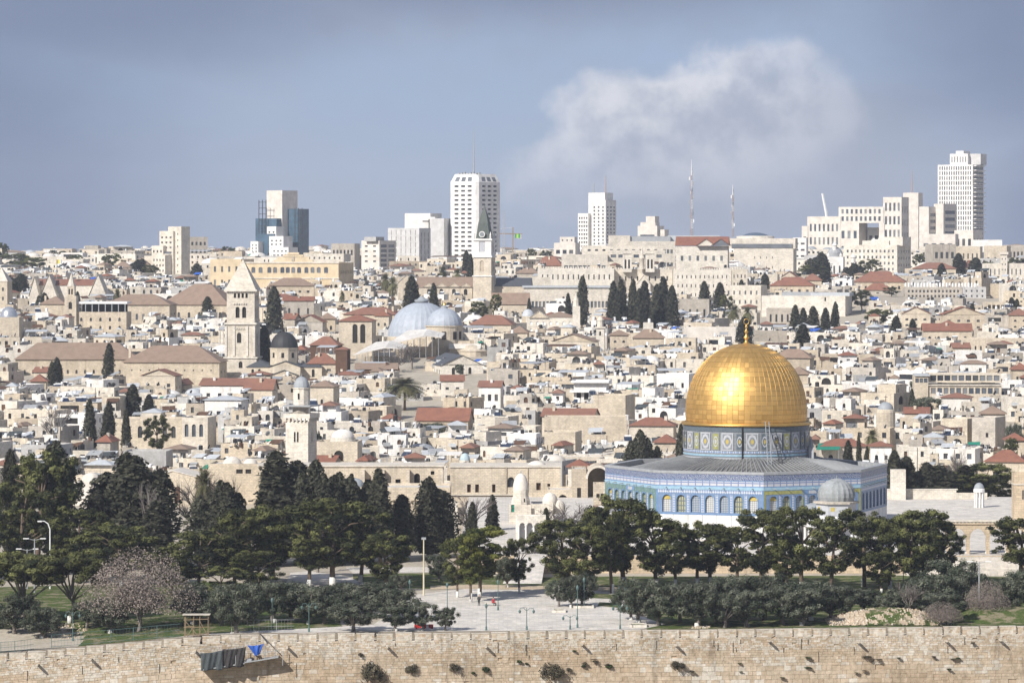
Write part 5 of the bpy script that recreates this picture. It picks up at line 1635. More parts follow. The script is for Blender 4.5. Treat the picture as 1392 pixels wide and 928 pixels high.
for q in ((20, 806, 862, 66), (57, 826, 868, 52), (150, 814, 860, 62), (118, 815, 853, 50), (285, 792, 842, 80), (322, 797, 862, 66), (300, 806, 850, 60), (262, 800, 846, 56), (345, 792, 842, 66), (372, 790, 846, 62), (395, 792, 843, 66), (420, 798, 848, 60), (455, 796, 838, 70),
          (440, 806, 848, 56), (505, 790, 838, 78), (535, 800, 842, 60), (480, 815, 863, 66), (470, 793, 834, 60), (538, 823, 861, 46), (574, 819, 859, 42), (606, 825, 858, 32)): trow('olive', *q)
# the square and the middle
for q in ((652, 716, 812, 58), (640, 725, 818, 30)): trow('bright_pine', *q)
LMT(650, 740, 'bright pine')
trow('pine', 622, 732, 812, 44); trow('cypress', 669, 672, 742, 17); trow('cypress', 640, 682, 748, 18); trow('pine', 706, 731, 806, 38); trow('bare', 640, 672, 745, 55); trow('bare', 720, 735, 775, 40)
trow('bare', 758, 684, 752, 90); trow('bare', 800, 690, 752, 60); trow('cypress', 741, 690, 760, 14); trow('olive', 545, 780, 802, 30); trow('olive', 690, 757, 798, 34); trow('olive', 598, 752, 790, 40)
# pines before the shrine
for q in ((966, 710, 793, 70), (1002, 716, 794, 66), (918, 712, 796, 58), (762, 706, 806, 84), (798, 712, 808, 70), (848, 675, 797, 90), (832, 690, 806, 64), (892, 703, 797, 74), (948, 716, 794, 70), (1035, 693, 797, 86), (1090, 688, 803, 82), (1128, 700, 806, 80),
          (1174, 692, 797, 76), (1210, 703, 800, 66), (1240, 703, 802, 66), (1254, 693, 797, 86), (1280, 709, 794, 56), (1388, 699, 790, 90), (1068, 727, 800, 56), (1198, 748, 806, 46)): trow('pine', *q)
LMT(1388, 730, 'edge pine')
for q in ((776, 783, 826, 30), (760, 788, 824, 34), (792, 779, 824, 42), (868, 786, 848, 58), (858, 800, 842, 44), (896, 793, 850, 62), (925, 790, 845, 60), (948, 794, 852, 60), (975, 786, 846, 66), (1005, 782, 842, 70), (1015, 802, 852, 60), (1040, 780, 842, 66), (1065, 792, 849, 70),
          (1090, 800, 850, 60), (1102, 790, 843, 66), (1130, 795, 842, 62), (1150, 795, 836, 56), (985, 806, 853, 50), (1175, 800, 832, 46), (1230, 800, 836, 60), (1268, 782, 838, 76), (1292, 760, 828, 78), (1315, 775, 835, 66), (1372, 785, 836, 66), (1398, 775, 832, 60), (1250, 800, 840, 50), (1280, 806, 846, 56), (1210, 806, 838, 46)): trow('olive', *q)
trow('dry', 1342, 790, 840, 56, label='shrubby brown leaved tree before the stair at right'); trow('bare', 1236, 790, 842, 46); trow('dry', 1280, 818, 850, 50, label='low straggly brown shrub at the right foot of the rubble mound')
# trees beyond the shrine's terrace
for q in ((1215, 612, 798, 24), (1232, 620, 802, 30), (1258, 628, 805, 36), (1276, 632, 806, 40), (1292, 640, 805, 30), (1312, 632, 808, 34)): tree('cypress', q[0], q[1], q[3], q[2], 0)
for q in ((1225, 645, 812, 60), (1245, 640, 815, 60), (1340, 630, 810, 76), (1362, 645, 812, 60), (1320, 645, 806, 60), (1285, 650, 812, 56)): tree('pine', q[0], q[1], q[3], q[2], 0)
tree('broad_cypress', 870, 585, 42, 830, 0); tree('cypress', 925, 576, 18, 835, 0); tree('cypress', 894, 606, 18, 832, 0)
# a few more just outside the frame
for q in ((1440, 705, 792, 84), (1500, 700, 796, 88), (-60, 690, 790, 90), (-120, 700, 795, 90)): trow('pine', *q)
for q in ((1425, 782, 835, 64), (1470, 785, 840, 66), (1530, 780, 836, 66), (-40, 800, 855, 66), (-95, 805, 852, 66)): trow('olive', *q)
# bushes on the wall
for px, row, w in ((505, 917, 32), (560, 910, 15), (617, 908, 14), (752, 915, 28), (773, 912, 9), (795, 903, 7), (809, 901, 8), (826, 905, 7), (921, 907, 17), (1178, 897, 12), (1176, 915, 8), (940, 915, 8), (1322, 878, 6), (490, 890, 6), (1270, 897, 6), (1195, 900, 9)):
    xx = X(px, 541); o = tree('bush', px, row - w * .55, w, wall_y(xx) - .25, Z(row + w * .35, 541))
for px, row, w in ((660, 911, 9), (643, 915, 5), (1098, 897, 8), (1099, 911, 9), (1063, 924, 7), (1165, 918, 7), (1222, 898, 6), (1297, 900, 8), (1290, 914, 6), (716, 903, 5), (781, 886, 5), (1005, 904, 6), (1007, 915, 5), (706, 900, 6), (1303, 899, 6), (829, 908, 9), (793, 907, 7)):
    xx = X(px, 541); o = tree('green_bush', px, row - w * .6, w, wall_y(xx) - .2, Z(row + w * .4, 541))

# ------------------------------------------------------------------ landmarks of the old city
GW = dict
rgl = random.Random(21)


def tiled(px0, px1, ridge, eave, bot, D, label, roof=REDTILE, wall=CREAM, name='tiled_house', cat='house', rz=-8, dep=None, front=None, kind='hip', tone=None, short=None, right=None):
    """a house under a tiled roof"""
    pc = (px0 + px1) / 2
    b = Bld(name, label, cat, D, pc, bot, rz, 'tiled roof houses in the old city' if name == 'tiled_house' else None, short, (px0, px1), ridge)
    dep = dep or max(7, min(14, b.m(px1 - px0) * .6))
    x0, x1 = b.x(px0) + .35, b.x(px1) - .35
    ze, zr = b.z(eave), b.z(ridge)
    wd = x1 - x0
    if front is None: front = dict(c=max(2, int(wd / 3.2)), r=max(1, min(2, int((eave - bot) / -9))), w=.32, h=.34, arch=rgl.choice([0, 1]), mb=.35 if True else .1, mt=.1)
    tn = rgl.random() if tone is None else tone
    wallbox(b.root, x0, x1, 0, dep, -3, ze - .12, wall, front=front, right=right or dict(c=2, r=1, w=.25, h=.2, mb=.5, mt=.1), parapet=.02, tone=tn, name='wall', rname='ceiling')
    m = MB(); m.tone = rgl.random() * .6
    if kind == 'hip': m.hip(x0, x1, 0, dep, ze, zr + (zr - ze) * .15, roof, .5)
    else: m.gable(x0, x1, 0, dep, ze, zr + (zr - ze) * .1, roof, wall, .4, kind)
    rfo = b.part('roof', m)
    if rgl.random() < .5:
        m = MB(); cx = rgl.uniform(x0 + 1, x1 - 1); m.box(cx - .35, cx + .35, dep * .3, dep * .3 + .7, ze, zr + .6, wall); b.part('chimney', m, parent=rfo)
    return b


# the great bell tower
b = Bld('bell_tower', 'tall square cream bell tower with pyramid stone spire and paired arches', 'bell tower', 1200, 327, 512, -5, None, 'tall belfry', (303, 352), 350)
w = lambda px0, px1, a0, a1, ar, lo, ref: (b.x(px0) - b.x(ref), b.x(px1) - b.x(ref), b.z(a1) - b.z(lo), b.z(a0) - b.z(lo), ar, DARK)
b.box(305, 349, 487, None, -.5, 10.8, PALE, front=[(4.6, 5.8, b.z(500) + 3, b.z(491) + 3, 1, DARK)], parapet=.1, tone=.2)
b.box(307, 347, 441, 487.5, -.0, 10, PALE, front=[w(322, 328, 452, 466, 1, 487.5, 307)], right=[(4, 5.4, 4, 8, 1, DARK)], parapet=.1, tone=.15)
b.box(308, 346, 395, 441, .2, 9.6, PALE, front=[w(320, 325.5, 417, 432, 1, 441, 308), w(329, 334.5, 417, 432, 1, 441, 308)] + [w(317.5 + 5.3 * k, 320.8 + 5.3 * k, 398.5, 405, 1, 441, 308) for k in range(4)],
      right=[(2, 3.4, 2, 5.4, 1, DARK), (4.6, 6, 2, 5.4, 1, DARK)] + [(1.3 + 1.5 * k, 2.2 + 1.5 * k, 7.6, 9.2, 1, DARK) for k in range(4)], parapet=.1, tone=.2, depth=.6)
m = MB(); m.tone = .9
for r0, r1, e in ((487, 485, .8), (441, 438.5, .5), (396, 393.5, .6)): m.box(b.x(307) - e, b.x(347) + e, -e, 10 + e, b.z(r0), b.z(r1), PALE)
for px in (307, 318, 336, 345.5): m.box(b.x(px) - .35, b.x(px) + .35, -.28, -.01, b.z(484), b.z(443), PALE)
for k in range(14): m.box(b.x(308) + .7 * k, b.x(308) + .7 * k + .35, -.3, .15, b.z(397.5), b.z(396.1), PALE)
for k in range(6): m.box(b.x(317) + .75 * k, b.x(317) + .75 * k + .4, -.2, -.0, b.z(413.5), b.z(411.5), PALE)
for k in range(6): m.box(b.x(317) + .75 * k, b.x(317) + .75 * k + .4, -.3, -.12, b.z(447.5), b.z(445.5), PALE)
b.part('cornice', m)
m = MB(); x0, x1 = b.x(306), b.x(348); xm = (x0 + x1) / 2
m.add([(x0, -.3, b.z(393.5)), (x1, -.3, b.z(393.5)), (x1, 10.3, b.z(393.5)), (x0, 10.3, b.z(393.5)), (xm, 5, b.z(352))], [(0, 1, 4), (1, 2, 4), (2, 3, 4), (3, 0, 4)], PALE, .2)
m.box(xm - 1, xm + .5, 2.2, 3, b.z(383), b.z(381.5), DARK); m.tube([(xm, 5, b.z(353)), (xm, 5, b.z(347))], [.15, .05], DARKLEAD, 5)
b.part('spire', m)
# dark domed church beside it
b = Bld('dark_domed_church', 'cream church with a smooth dark dome and slate gables', 'church', 1190, 382, 520, -3, None, 'dark dome', (330, 437), 450)
b.box(333, 436, 499, None, 4, 14, CREAM, front=[(1.5, 2.3, 4.5, 7, 1, DARK), (3.6, 4.4, 4.5, 7, 1, DARK), (20.5, 21.4, 4.5, 7, 1, DARK)], parapet=.1, tone=.7)
m = MB(); m.hip(b.x(333), b.x(366), 4, 16, b.z(499), b.z(490), SLATE, .3); m.hip(b.x(404), b.x(436), 4, 16, b.z(499), b.z(490), SLATE, .3); b.part('roof', m)
b.box(366, 408, 499, None, .5, 12, CREAM, parapet=.05, tone=.8)
m = MB(); m.gable(b.x(366), b.x(408), .5, 15, b.z(499), b.z(491), SLATE, CREAM, .3, 'y'); m.gable(b.x(369), b.x(404), -1.5, .45, b.z(510), b.z(503), SLATE, CREAM, .4, 'y'); b.part('gable_roof', m)
b.box(369, 404, 510, None, -1.5, 1.99, CREAM, parapet=.02)
m = MB(); m.M = Matrix.Translation((b.x(382), 9, 0)); r = b.m(20)
m.lathe([(r, b.z(497)), (r, b.z(475)), (r * 1.04, b.z(475)), (r * 1.04, b.z(473.5))], CREAM, 8, a0=R_(22.5)); b.part('drum', m)
for a in (-45, 0, 45):
    m = MB(); m.M = Matrix.Translation((b.x(382), 9, 0)) @ Matrix.Rotation(R_(a), 4, 'Z'); rr = r * math.cos(R_(22.5)) + .01
    m.box(-.45, .45, -rr - .03, -rr + .1, b.z(487), b.z(480), DARK); b.part('window', m)
m = MB(); m.dome(b.m(18.8), b.m(22.5), DARKLEAD, (b.x(382), 9, b.z(474)), 32, p=2.1, ribs=0.012); m.tube([(b.x(382), 9, b.z(452)), (b.x(382), 9, b.z(446))], [.25, .1], DARKLEAD, 6); b.part('dome', m, smooth=False)
BLEAD = plain('blue_grey_lead', (0.36, 0.395, 0.45), 0.55, 0, 0.14, 0.8, 0.4)
# twin grey domes of the basilica
b = Bld('twin_domed_basilica', 'basilica with two ribbed grey domes, the larger on the left', 'basilica', 1290, 575, 462, 0, None, 'twin domes', (525, 632), 405)
m = MB(); m.M = Matrix.Translation((b.x(572), 14, 0)); r = b.m(46) * 1.01
m.lathe([(r * 1.02, -2), (r * 1.02, b.z(459)), (r * 1.0, b.z(458))], CREAM, 40); b.part('rotunda', m)
m = MB(); m.M = Matrix.Translation((b.x(572), 14, 0))
m.lathe([(r * math.cos(R_(q)) , b.z(461) + (b.z(411) - b.z(461)) * math.sin(R_(q))) for q in (0, 10, 20, 30, 40, 50, 58, 66, 72, 77)], BLEAD, 64, ribs=.014); b.part('dome', m)
m = MB(); m.M = Matrix.Translation((b.x(572), 14, 0)); m.lathe([(b.m(9), b.z(412)), (b.m(10), b.z(410)), (b.m(10), b.z(408.5)), (b.m(6), b.z(407)), (b.m(1), b.z(403))], LEAD, 20); b.part('lantern', m)
m = MB(); m.M = Matrix.Translation((b.x(604.5), -8, 0)); r = b.m(25)
m.lathe([(r, -2), (r, b.z(443)), (r * 1.05, b.z(443)), (r * 1.05, b.z(441.5))], CREAM, 20); b.part('drum', m)
for a in (-36, 0, 36, 60):
    m = MB(); m.M = Matrix.Translation((b.x(604.5), -8, 0)) @ Matrix.Rotation(R_(a), 4, 'Z'); rr = r + .02
    m.box(-.7, .7, -rr - .04, -rr + .3, b.z(460), b.z(449.5), DARK); b.part('window', m)
m = MB(); m.M = Matrix.Translation((b.x(604.5), -8, 0)); m.dome(b.m(24), b.m(23.5), BLEAD, (0, 0, b.z(441.5)), 40, p=1.9, ribs=.012); m.lathe([(b.m(5), b.z(419)), (b.m(4.5), b.z(416)), (b.m(1), b.z(414))], LEAD, 12); b.part('dome', m)
m = MB(); m.M = Matrix.Translation((b.x(604.5), -8, 0)); m.lathe([(b.m(2.5), b.z(414)), (b.m(2), b.z(412)), (.1, b.z(410))], GOLDP, 10); b.part('finial', m)
b.box(598, 640, 462, None, -12, 8, CREAM, parapet=.3, tone=.4)
# low vaulted chapel with an apse, right of the drum
b = Bld('apsed_chapel', 'low tan chapel with rounded apse under a pale arched roof', 'chapel', 1270, 635, 490, -4, None, None, (610, 660), 468)
m = MB(); m.lathe([(b.m(21), -3), (b.m(21), b.z(478)), (b.m(22), b.z(477)), (b.m(10), b.z(470)), (.1, b.z(468))], CREAM, 18, (b.x(640), 3, 0)); b.part('apse', m)
m = MB(); m.gable(b.x(611), b.x(652), .0, 6, b.z(474), b.z(468), DOMEPL, CREAM, .3, 'x'); b.part('roof', m)
b.box(611, 652, 474, None, .2, 5.6, TAN, parapet=.02)
# white sheet roofs and scaffolded works in front of the basilica
for (pa, pb, pc_, rt, rm, D, lab) in ((480, 549, 515, 466, 483, 1245, 'long white sheet roof over building works left of the twin domes'), (524, 600, 562, 450, 470, 1260, 'white sheet roof over open works just under the larger grey dome')):
    b = Bld('works_roof', lab, 'works roof', D, pc_, rm + 20, 0, None, None, (pa, pb), rt)
    m = MB(); y1 = 13
    A = [(b.x(pa), 0, b.z(rm)), (b.x(pb) - 6, 0, b.z(rt + 7)), (b.x(pb), 0, b.z(rt + 9)), (b.x(pa) + 7, y1, b.z(rt + 1)), (b.x(pb) - 5, y1, b.z(rt) + .2), (b.x(pb) + 1, y1, b.z(rt + 5))]
    A += [(x, y, z + .25) for x, y, z in A]
    m.add(A, [(6, 7, 10, 9), (7, 8, 11, 10), (0, 1, 7, 6), (1, 2, 8, 7), (3, 0, 6, 9), (2, 5, 11, 8)], ROOFST, .7); b.part('roof_sheet', m)
    m = MB()
    for k in range(9):
        x = b.x(pa) + 1 + (b.x(pb) - b.x(pa) - 2) * k / 8; m.tube([(x, .3, -3), (x, .3, b.z(rm) + (b.z(rt + 4) - b.z(rm)) * k / 8)], [.09, .09], METAL, 4); m.tube([(x, 8, -3), (x, 8, b.z(rm) + (b.z(rt + 4) - b.z(rm)) * k / 8)], [.09, .09], METAL, 4)
    m.box(b.x(pa) + 3, b.x(pb) - 2, 9, 10, -3, b.z(rm + 2), TAN); b.part('scaffold', m)
# square belfry with red cap
b = tiled(459, 507, 429, 436, 476, 1268, 'square honey stone belfry with red tiled cap and two tall arches', name='square_belfry', cat='belfry', rz=-6, dep=10, short='square belfry',
          front=[(4.6, 6.3, 8.2, 14.5, 1, DARK), (7.2, 8.9, 8.2, 14.5, 1, DARK)], tone=.5)
# white hall with gable
b = Bld('gabled_hall', 'big white gabled hall with slate roof and barred windows', 'hall', 1205, 626, 527, 11, None, 'white hall', (570, 658), 483)
b.box(600, 657, 497, None, 0, 30, PALE, front=[(6.0, 7.2, 2.6, 6.2, 1, DARK), (8.7, 9.7, 2.4, 5.2, 1, DARK), (3.4, 4.4, 2.4, 5.2, 1, DARK)], left=dict(c=6, r=1, w=.55, h=.5, mb=.4, mt=.12, mat=GLASSG), parapet=.02, tone=1)
m = MB(); m.gable(b.x(600), b.x(657), 0, 30, b.z(497), b.z(483), SLATE, PALE, .3, 'y'); b.part('roof', m)
# brown timber clad lift tower and brown pavilion
b = Bld('timber_clad_tower', 'narrow dark brown timber clad tower with a white square opening', 'tower', 1185, 464, 508, -12, None, 'brown tower', (455, 473), 472)
b.box(456, 472, 475, None, 0, 4, WOODB, front=[(1.4, 2.3, 6.5, 7.4, 0, PALE)], parapet=.1); m = MB(); m.hip(b.x(456), b.x(472), 0, 4, b.z(475), b.z(471), REDTILE, .3); b.part('roof', m)
tiled(482, 541, 495, 502, 512, 1180, 'long low brown tiled pavilion behind the palm', BROWNTILE, WOODB, front=dict(c=9, r=1, w=.6, h=.5, mb=.3, mt=.1), kind='x', rz=0)
# long brown roofed halls
tiled(20, 188, 469, 488, 520, 1215, 'very long brown tiled hall with skylights at far left', BROWNTILE, CREAM, 'long_hall', 'hall', 3, 13, dict(c=13, r=1, w=.25, h=.35, arch=1, mb=.3, mt=.25), tone=.3)
tiled(166, 300, 473, 492, 530, 1180, 'wide brown hip roofed hall with small slit windows left of the tall belfry', BROWNTILE, CREAM, 'long_hall', 'hall', -4, 16, dict(c=10, r=1, w=.16, h=.16, mb=.62, mt=.1), tone=.25, short='brown hall')
tiled(216, 312, 390, 414, 432, 1440, 'large brown hip roof above a honey stone school', BROWNTILE, CREAM, 'school_hall', 'school', -14, 20, dict(c=6, r=1, w=.25, h=.5, arch=1), tone=.3)
tiled(140, 232, 402, 414, 440, 1420, 'long brown tiled range with white framed windows', BROWNTILE, CREAM, 'school_hall', 'school', -6, 14, dict(c=9, r=1, w=.35, h=.4, mb=.35, mt=.15, mat=GLASSG), tone=.4)
tiled(53, 90, 404, 413, 435, 1420, 'short brown roofed wing left of the slender church spire', BROWNTILE, CREAM, 'school_hall', 'school', -6, 10, dict(c=3, r=1, w=.2, h=.35), tone=.3)
b = Bld('terraced_school', 'honey stone school with arched windows and a white roof canopy', 'school', 1400, 138, 455, -3, None, 'canopy school', (100, 172), 408)
b.box(101, 172, 424, None, 0, 12, CREAM, front=dict(c=5, r=2, w=.24, h=.45, arch=1, mb=.3, mt=.12), parapet=.8, tone=.4)
m = MB(); m.box(b.x(105), b.x(173), 0, 10, b.z(413), b.z(410), WHITEP)
for k in range(8): x = b.x(107) + (b.x(170) - b.x(107)) * k / 7; m.box(x - .15, x + .15, .2, .5, b.z(424), b.z(413), METAL)
m.box(b.x(108), b.x(170), 6, 6.5, b.z(424), b.z(413.2), DARK); b.part('canopy', m)  # dark sheet under the canopy stands in for the shade there
b = Bld('spired_belfry', 'slender little belfry with a pointed stone spire among brown roofs', 'belfry', 1400, 95, 440, -5, None, 'slender spire', (87, 105), 370)
b.box(88, 104, 402, None, -.5, 4.3, CREAM, front=[(1.5, 2.8, b.z(420) + 3, b.z(410) + 3, 1, DARK), (1.5, 2.8, b.z(435) + 3, b.z(426) + 3, 1, DARK)], parapet=.1); b.box(91, 101, 389, 402, .3, 2.7, CREAM, front=[(.5, 1.1, .5, 2.6, 1, DARK), (1.5, 2.1, .5, 2.6, 1, DARK)], parapet=.1)
m = MB(); m.lathe([(b.m(6), b.z(389)), (.05, b.z(371))], PALE, 8, (b.x(96), 1.6, 0)); b.part('spire', m)
b = Bld('gothic_church', 'white gothic church with red roof and three pointed gables', 'church', 1500, 85, 408, -5, None, 'gabled church', (40, 140), 372)
b.box(40, 128, 388, None, 3, 14, PALE, parapet=.05, tone=.8); m = MB(); m.gable(b.x(40), b.x(128), 3, 17, b.z(388), b.z(380), REDTILE, PALE, .3, 'x'); b.part('roof', m)
for c, w_ in ((47, 7), (67, 11), (134, 12)):
    m = MB(); m.gable(b.x(c - w_), b.x(c + w_), -1, 6, b.z(403), b.z(373 if w_ > 10 else 376), PALE, PALE, .3, 'y'); b.part('gable', m); b.box(c - w_, c + w_, 403, None, -1, 7, PALE if c < 100 else GREYST, front=[(w_ * .45, w_ * .45 + 1.4, 2.5, 5.5, 1.2, DARK)], parapet=.02)
b = Bld('silver_dome_house', 'low house carrying a shiny silver dome at the left edge', 'house', 1290, 10, 445, 0, None, None, (-6, 26), 415)
b.box(-10, 26, 431, None, 0, 12, CREAM, parapet=.3); m = MB(); m.dome(b.m(12), b.m(15), plain('silver_sheet', (.55, .57, .6), .3, .7), (b.x(10), 4, b.z(431) - .2), 24); b.part('dome', m, smooth=True)
b = Bld('stone_turret', 'honey stone turret with pointed roof at the left edge of the photo', 'turret', 1480, 2, 420, -8, None, None, (-8, 16), 365)
b.box(-12, 10, 382, None, 0, 7, CREAM, front=dict(c=2, r=2, w=.25, h=.4, arch=1, mb=.5), parapet=.1); m = MB(); m.hip(b.x(-12), b.x(10), 0, 7, b.z(382), b.z(364), PALE, .2); b.part('roof', m)
# slim minaret
b = Bld('minaret', 'slim pale stone minaret with grey cap and balcony on corbels', 'minaret', 830, 410, 632, -18, None, 'slim minaret', (391, 428), 512, zb=0)
m = MB(); cx = 0
b.box(394, 425, 572, None, -2.6, 5.2, PALE, front=[(1.9, 2.3, b.z(600) + 3, b.z(586) + 3, 1, DARK), (2.6, 3.0, b.z(600) + 3, b.z(586) + 3, 1, DARK)], right=[(2.0, 2.5, b.z(600) + 3, b.z(586) + 3, 1, DARK)], parapet=.1, tone=.6)
for k in range(7):
    for s_ in (0, 1):
        m.box(-2.8 + k * .9, -2.5 + k * .9, -3.0, -2.6, b.z(572), b.z(567.5), PALE) if s_ == 0 else m.box(2.62, 3.0, -2.7 + k * .85, -2.4 + k * .85, b.z(572), b.z(567.5), PALE)
m.box(-3.05, 3.05, -3.05, 3.05, b.z(567.5), b.z(566), PALE, .9)
for a in ((-3.05, 3.05, -3.05, -2.85), (-3.05, 3.05, 2.85, 3.05), (-3.05, -2.85, -2.85, 2.85), (2.85, 3.05, -2.85, 2.85)): m.box(*a, b.z(566), b.z(561.5), PALE, .8)
b.part('balcony', m)
m = MB(); m.lathe([(2.1, b.z(566)), (2.1, b.z(552))], GREYST, 8); m.box(-3.2, 3.2, -3.2, 3.2, b.z(552), b.z(550), METAL)
for s_ in (-2.9, 2.9):
    for q in (-2.9, 2.9): m.tube([(s_, q, b.z(562)), (s_, q, b.z(552))], [.07, .07], METAL, 5)
b.part('gallery', m)
m = MB(); m.lathe([(1.85, b.z(550)), (1.85, b.z(528)), (2.0, b.z(528)), (2.0, b.z(526.5))], PALE, 10); m.box(-.18, .18, -1.95, -1.7, b.z(542), b.z(534), DARK); b.part('lantern', m)
m = MB(); m.dome(1.75, 2.4, LEAD, (0, 0, b.z(526.5)), 24, p=2.0, ribs=.02); m.tube([(0, 0, b.z(512)), (0, 0, b.z(507))], [.1, .03], LEAD, 5); b.part('dome', m)
# school with arched windows
b = Bld('arched_window_school', 'two storey honey stone school with rows of tall arched windows', 'school', 955, 220, 618, -6, None, 'arched school', (150, 284), 567)
x00 = b.x(152)
ops = [(b.x(c - 3) - x00, b.x(c + 3) - x00, b.z(595) + 3, b.z(579) + 3, 1, GLASS) for c in (190, 202, 224, 236)] + [(b.x(c - 1.2) - x00, b.x(c + 1.2) - x00, b.z(594) + 3, b.z(579) + 3, 1, GLASS) for c in (166, 171, 176)]
b.box(152, 248, 569, None, 0, 12, CREAM, front=ops, parapet=.5, tone=.5, depth=.35)
x00 = b.x(248)
ops = [(b.x(c - 2.6) - x00, b.x(c + 2.6) - x00, b.z(593) + 3, b.z(576) + 3, 1, GLASSG) for c in (254, 264, 274)] + [(b.x(c - 6) - x00, b.x(c + 6) - x00, b.z(616) + 3, b.z(608) + 3, 1, WHITEP) for c in (260, 277)]
b.box(248.3, 283, 567, None, -.4, 12, PALE, front=ops, parapet=.5, tone=.3, depth=.35)
# hall with paired windows by the garden trees
b = Bld('paired_window_hall', 'honey stone hall with two tall arched windows behind the broad cypress', 'stone hall', 805, 233, 692, -4, None, 'paired windows', (200, 268), 640, zb=0)
x00 = b.x(204)
b.box(204, 266, 648, None, 0, 12, CREAM, front=[(b.x(c - 4) - x00, b.x(c + 4) - x00, b.z(683) + 3, b.z(661) + 3, 1, WOODB) for c in (223, 241)], parapet=.2, tone=.4)
m = MB(); m.gable(b.x(204), b.x(266), 0, 12, b.z(648), b.z(640), DOMEPL, CREAM, .2, 'y'); b.part('roof', m)
b = Bld('flat_stone_hall', 'long plain honey stone hall with domes right of the paired windows', 'stone hall', 815, 318, 700, -3, None, None, (283, 392), 628, zb=0)
b.box(283, 395, 630, None, 0, 12, CREAM, front=[(6, 7.4, 9.5, 10.4, 0, DARK), (8, 9.2, 9.5, 10.4, 0, DARK)], parapet=.4, tone=.3)
for c, r in ((311, 13), (336, 10), (370, 9)):
    m = MB(); m.dome(b.m(r), b.m(r * .85), DOMEPL, (b.x(c), 6, b.z(630) - .5), 18); b.part('dome', m, smooth=True)
b = Bld('plaster_house', 'pinkish plaster house with a shallow domed roof between two broad trees', 'house', 810, 120, 690, -8, None, None, (100, 140), 640, zb=0)
b.box(100, 142, 655, None, 0, 9, TOWERP, front=dict(c=2, r=1, w=.15, h=.2, mb=.5), parapet=.3); m = MB(); m.dome(b.m(14), b.m(14), DOMEPL, (b.x(116), 5, b.z(655) - .4), 18); b.part('dome', m, smooth=True)
# blue capped chapel
b = Bld('blue_domed_turret', 'small white turret with pale blue dome on the hall roofs', 'turret', 835, 632, 640, 0, None, 'blue turret', (622, 645), 614)
m = MB(); m.lathe([(b.m(12), b.z(640)), (b.m(11), b.z(634)), (b.m(8.5), b.z(633)), (b.m(7.5), b.z(625))], PALE, 8); b.part('drum', m)
m = MB(); m.dome(b.m(7), b.m(9.5), plain('pale_blue_dome', (.42, .52, .56), .6), (0, 0, b.z(625)), 18); b.part('dome', m, smooth=True)
m = MB(); m.box(-.3, .3, -b.m(8.2), -b.m(7), b.z(631.5), b.z(627.5), DARK); b.part('window', m)
b = Bld('domed_arch_house', 'cream house with one big dark arch and a flat dome on top', 'house', 870, 457, 622, -4, None, 'big arch', (430, 485), 582)
b.box(430, 486, 600, None, 0, 10, CREAM, front=[(b.x(454) - b.x(430), b.x(467) - b.x(430), b.z(624) + 3, b.z(612) + 3, 1, DARK)], parapet=.8, tone=.6); m = MB(); m.dome(b.m(16), b.m(12), DOMEPL, (b.x(462), 6, b.z(600) + .6), 20, tone=.9); m.lathe([(b.m(18), b.z(600) - .6), (b.m(17), b.z(600) + .6)], PALE, 16, (b.x(462), 6, 0)); b.part('dome', m, smooth=True)
# hospice with glazed storeys
b = Bld('glazed_hospice', 'long cream building with two rows of big glazed windows', 'hospice', 1060, 1302, 545, -3, None, 'glazed hospice', (1243, 1362), 505)
b.box(1263, 1361, 523, None, 0, 14, CREAM, front=[(0.6 + 1.75 * k, 1.9 + 1.75 * k, b.z(535) + 3, b.z(527) + 3, 0, GLASSG) for k in range(11)], parapet=.9, tone=.6)
b.box(1263, 1361, 508.5, 520, 1.5, 12, CREAM, front=[(0.5 + 1.95 * k, 2.1 + 1.95 * k, .5, 2.0, 0, GLASS if k in (0, 1, 2, 5, 6) else GLASSG) for k in range(10)], parapet=.3, tone=.8)
b.box(1243, 1262, 511, None, -.5, 10, CREAM, front=[(.3 + 1.2 * k, 1.3 + 1.2 * k, b.z(520) + 3, b.z(514) + 3, 0, GLASSG) for k in range(3)], parapet=.3, tone=.5)
m = MB(); m.box(b.x(1243), b.x(1264), -1, 8, b.z(511), b.z(508.5), CORR); m.box(b.x(1262), b.x(1362), -.4, 13, b.z(524), b.z(522.5), PALE); b.part('canopy', m)
b = Bld('grey_domed_chapel', 'round cream chapel with slate grey dome and cross', 'chapel', 965, 1204, 572, 0, None, 'grey chapel', (1190, 1220), 545)
m = MB(); m.lathe([(b.m(13), -3), (b.m(13), b.z(560)), (b.m(12), b.z(557)), (b.m(10.5), b.z(556))], CREAM, 16); b.part('drum', m)
m = MB(); m.dome(b.m(10.5), b.m(10), LEAD, (0, 0, b.z(556)), 24); m.tube([(0, 0, b.z(546)), (0, 0, b.z(537))], [.1, .06], DARKLEAD, 5); m.tube([(-.5, 0, b.z(539.5)), (.5, 0, b.z(539.5))], [.06, .06], DARKLEAD, 5); b.part('dome', m, smooth=True)
b = Bld('block_tower_house', 'tall plain grey stone block with one small window', 'house', 960, 1337, 605, -24, None, 'plain block', (1318, 1358), 565)
b.box(1322, 1352, 567, None, 0, 9, GREYST, front=[(3.6, 4.3, b.z(594) + 3, b.z(588) + 3, 0, DARK)], parapet=.6, tone=.9)
b.box(1279, 1313, 570, None, 2, 10, CREAM, front=dict(c=3, r=1, w=.12, h=.12, mb=.4), parapet=.5, tone=.7)
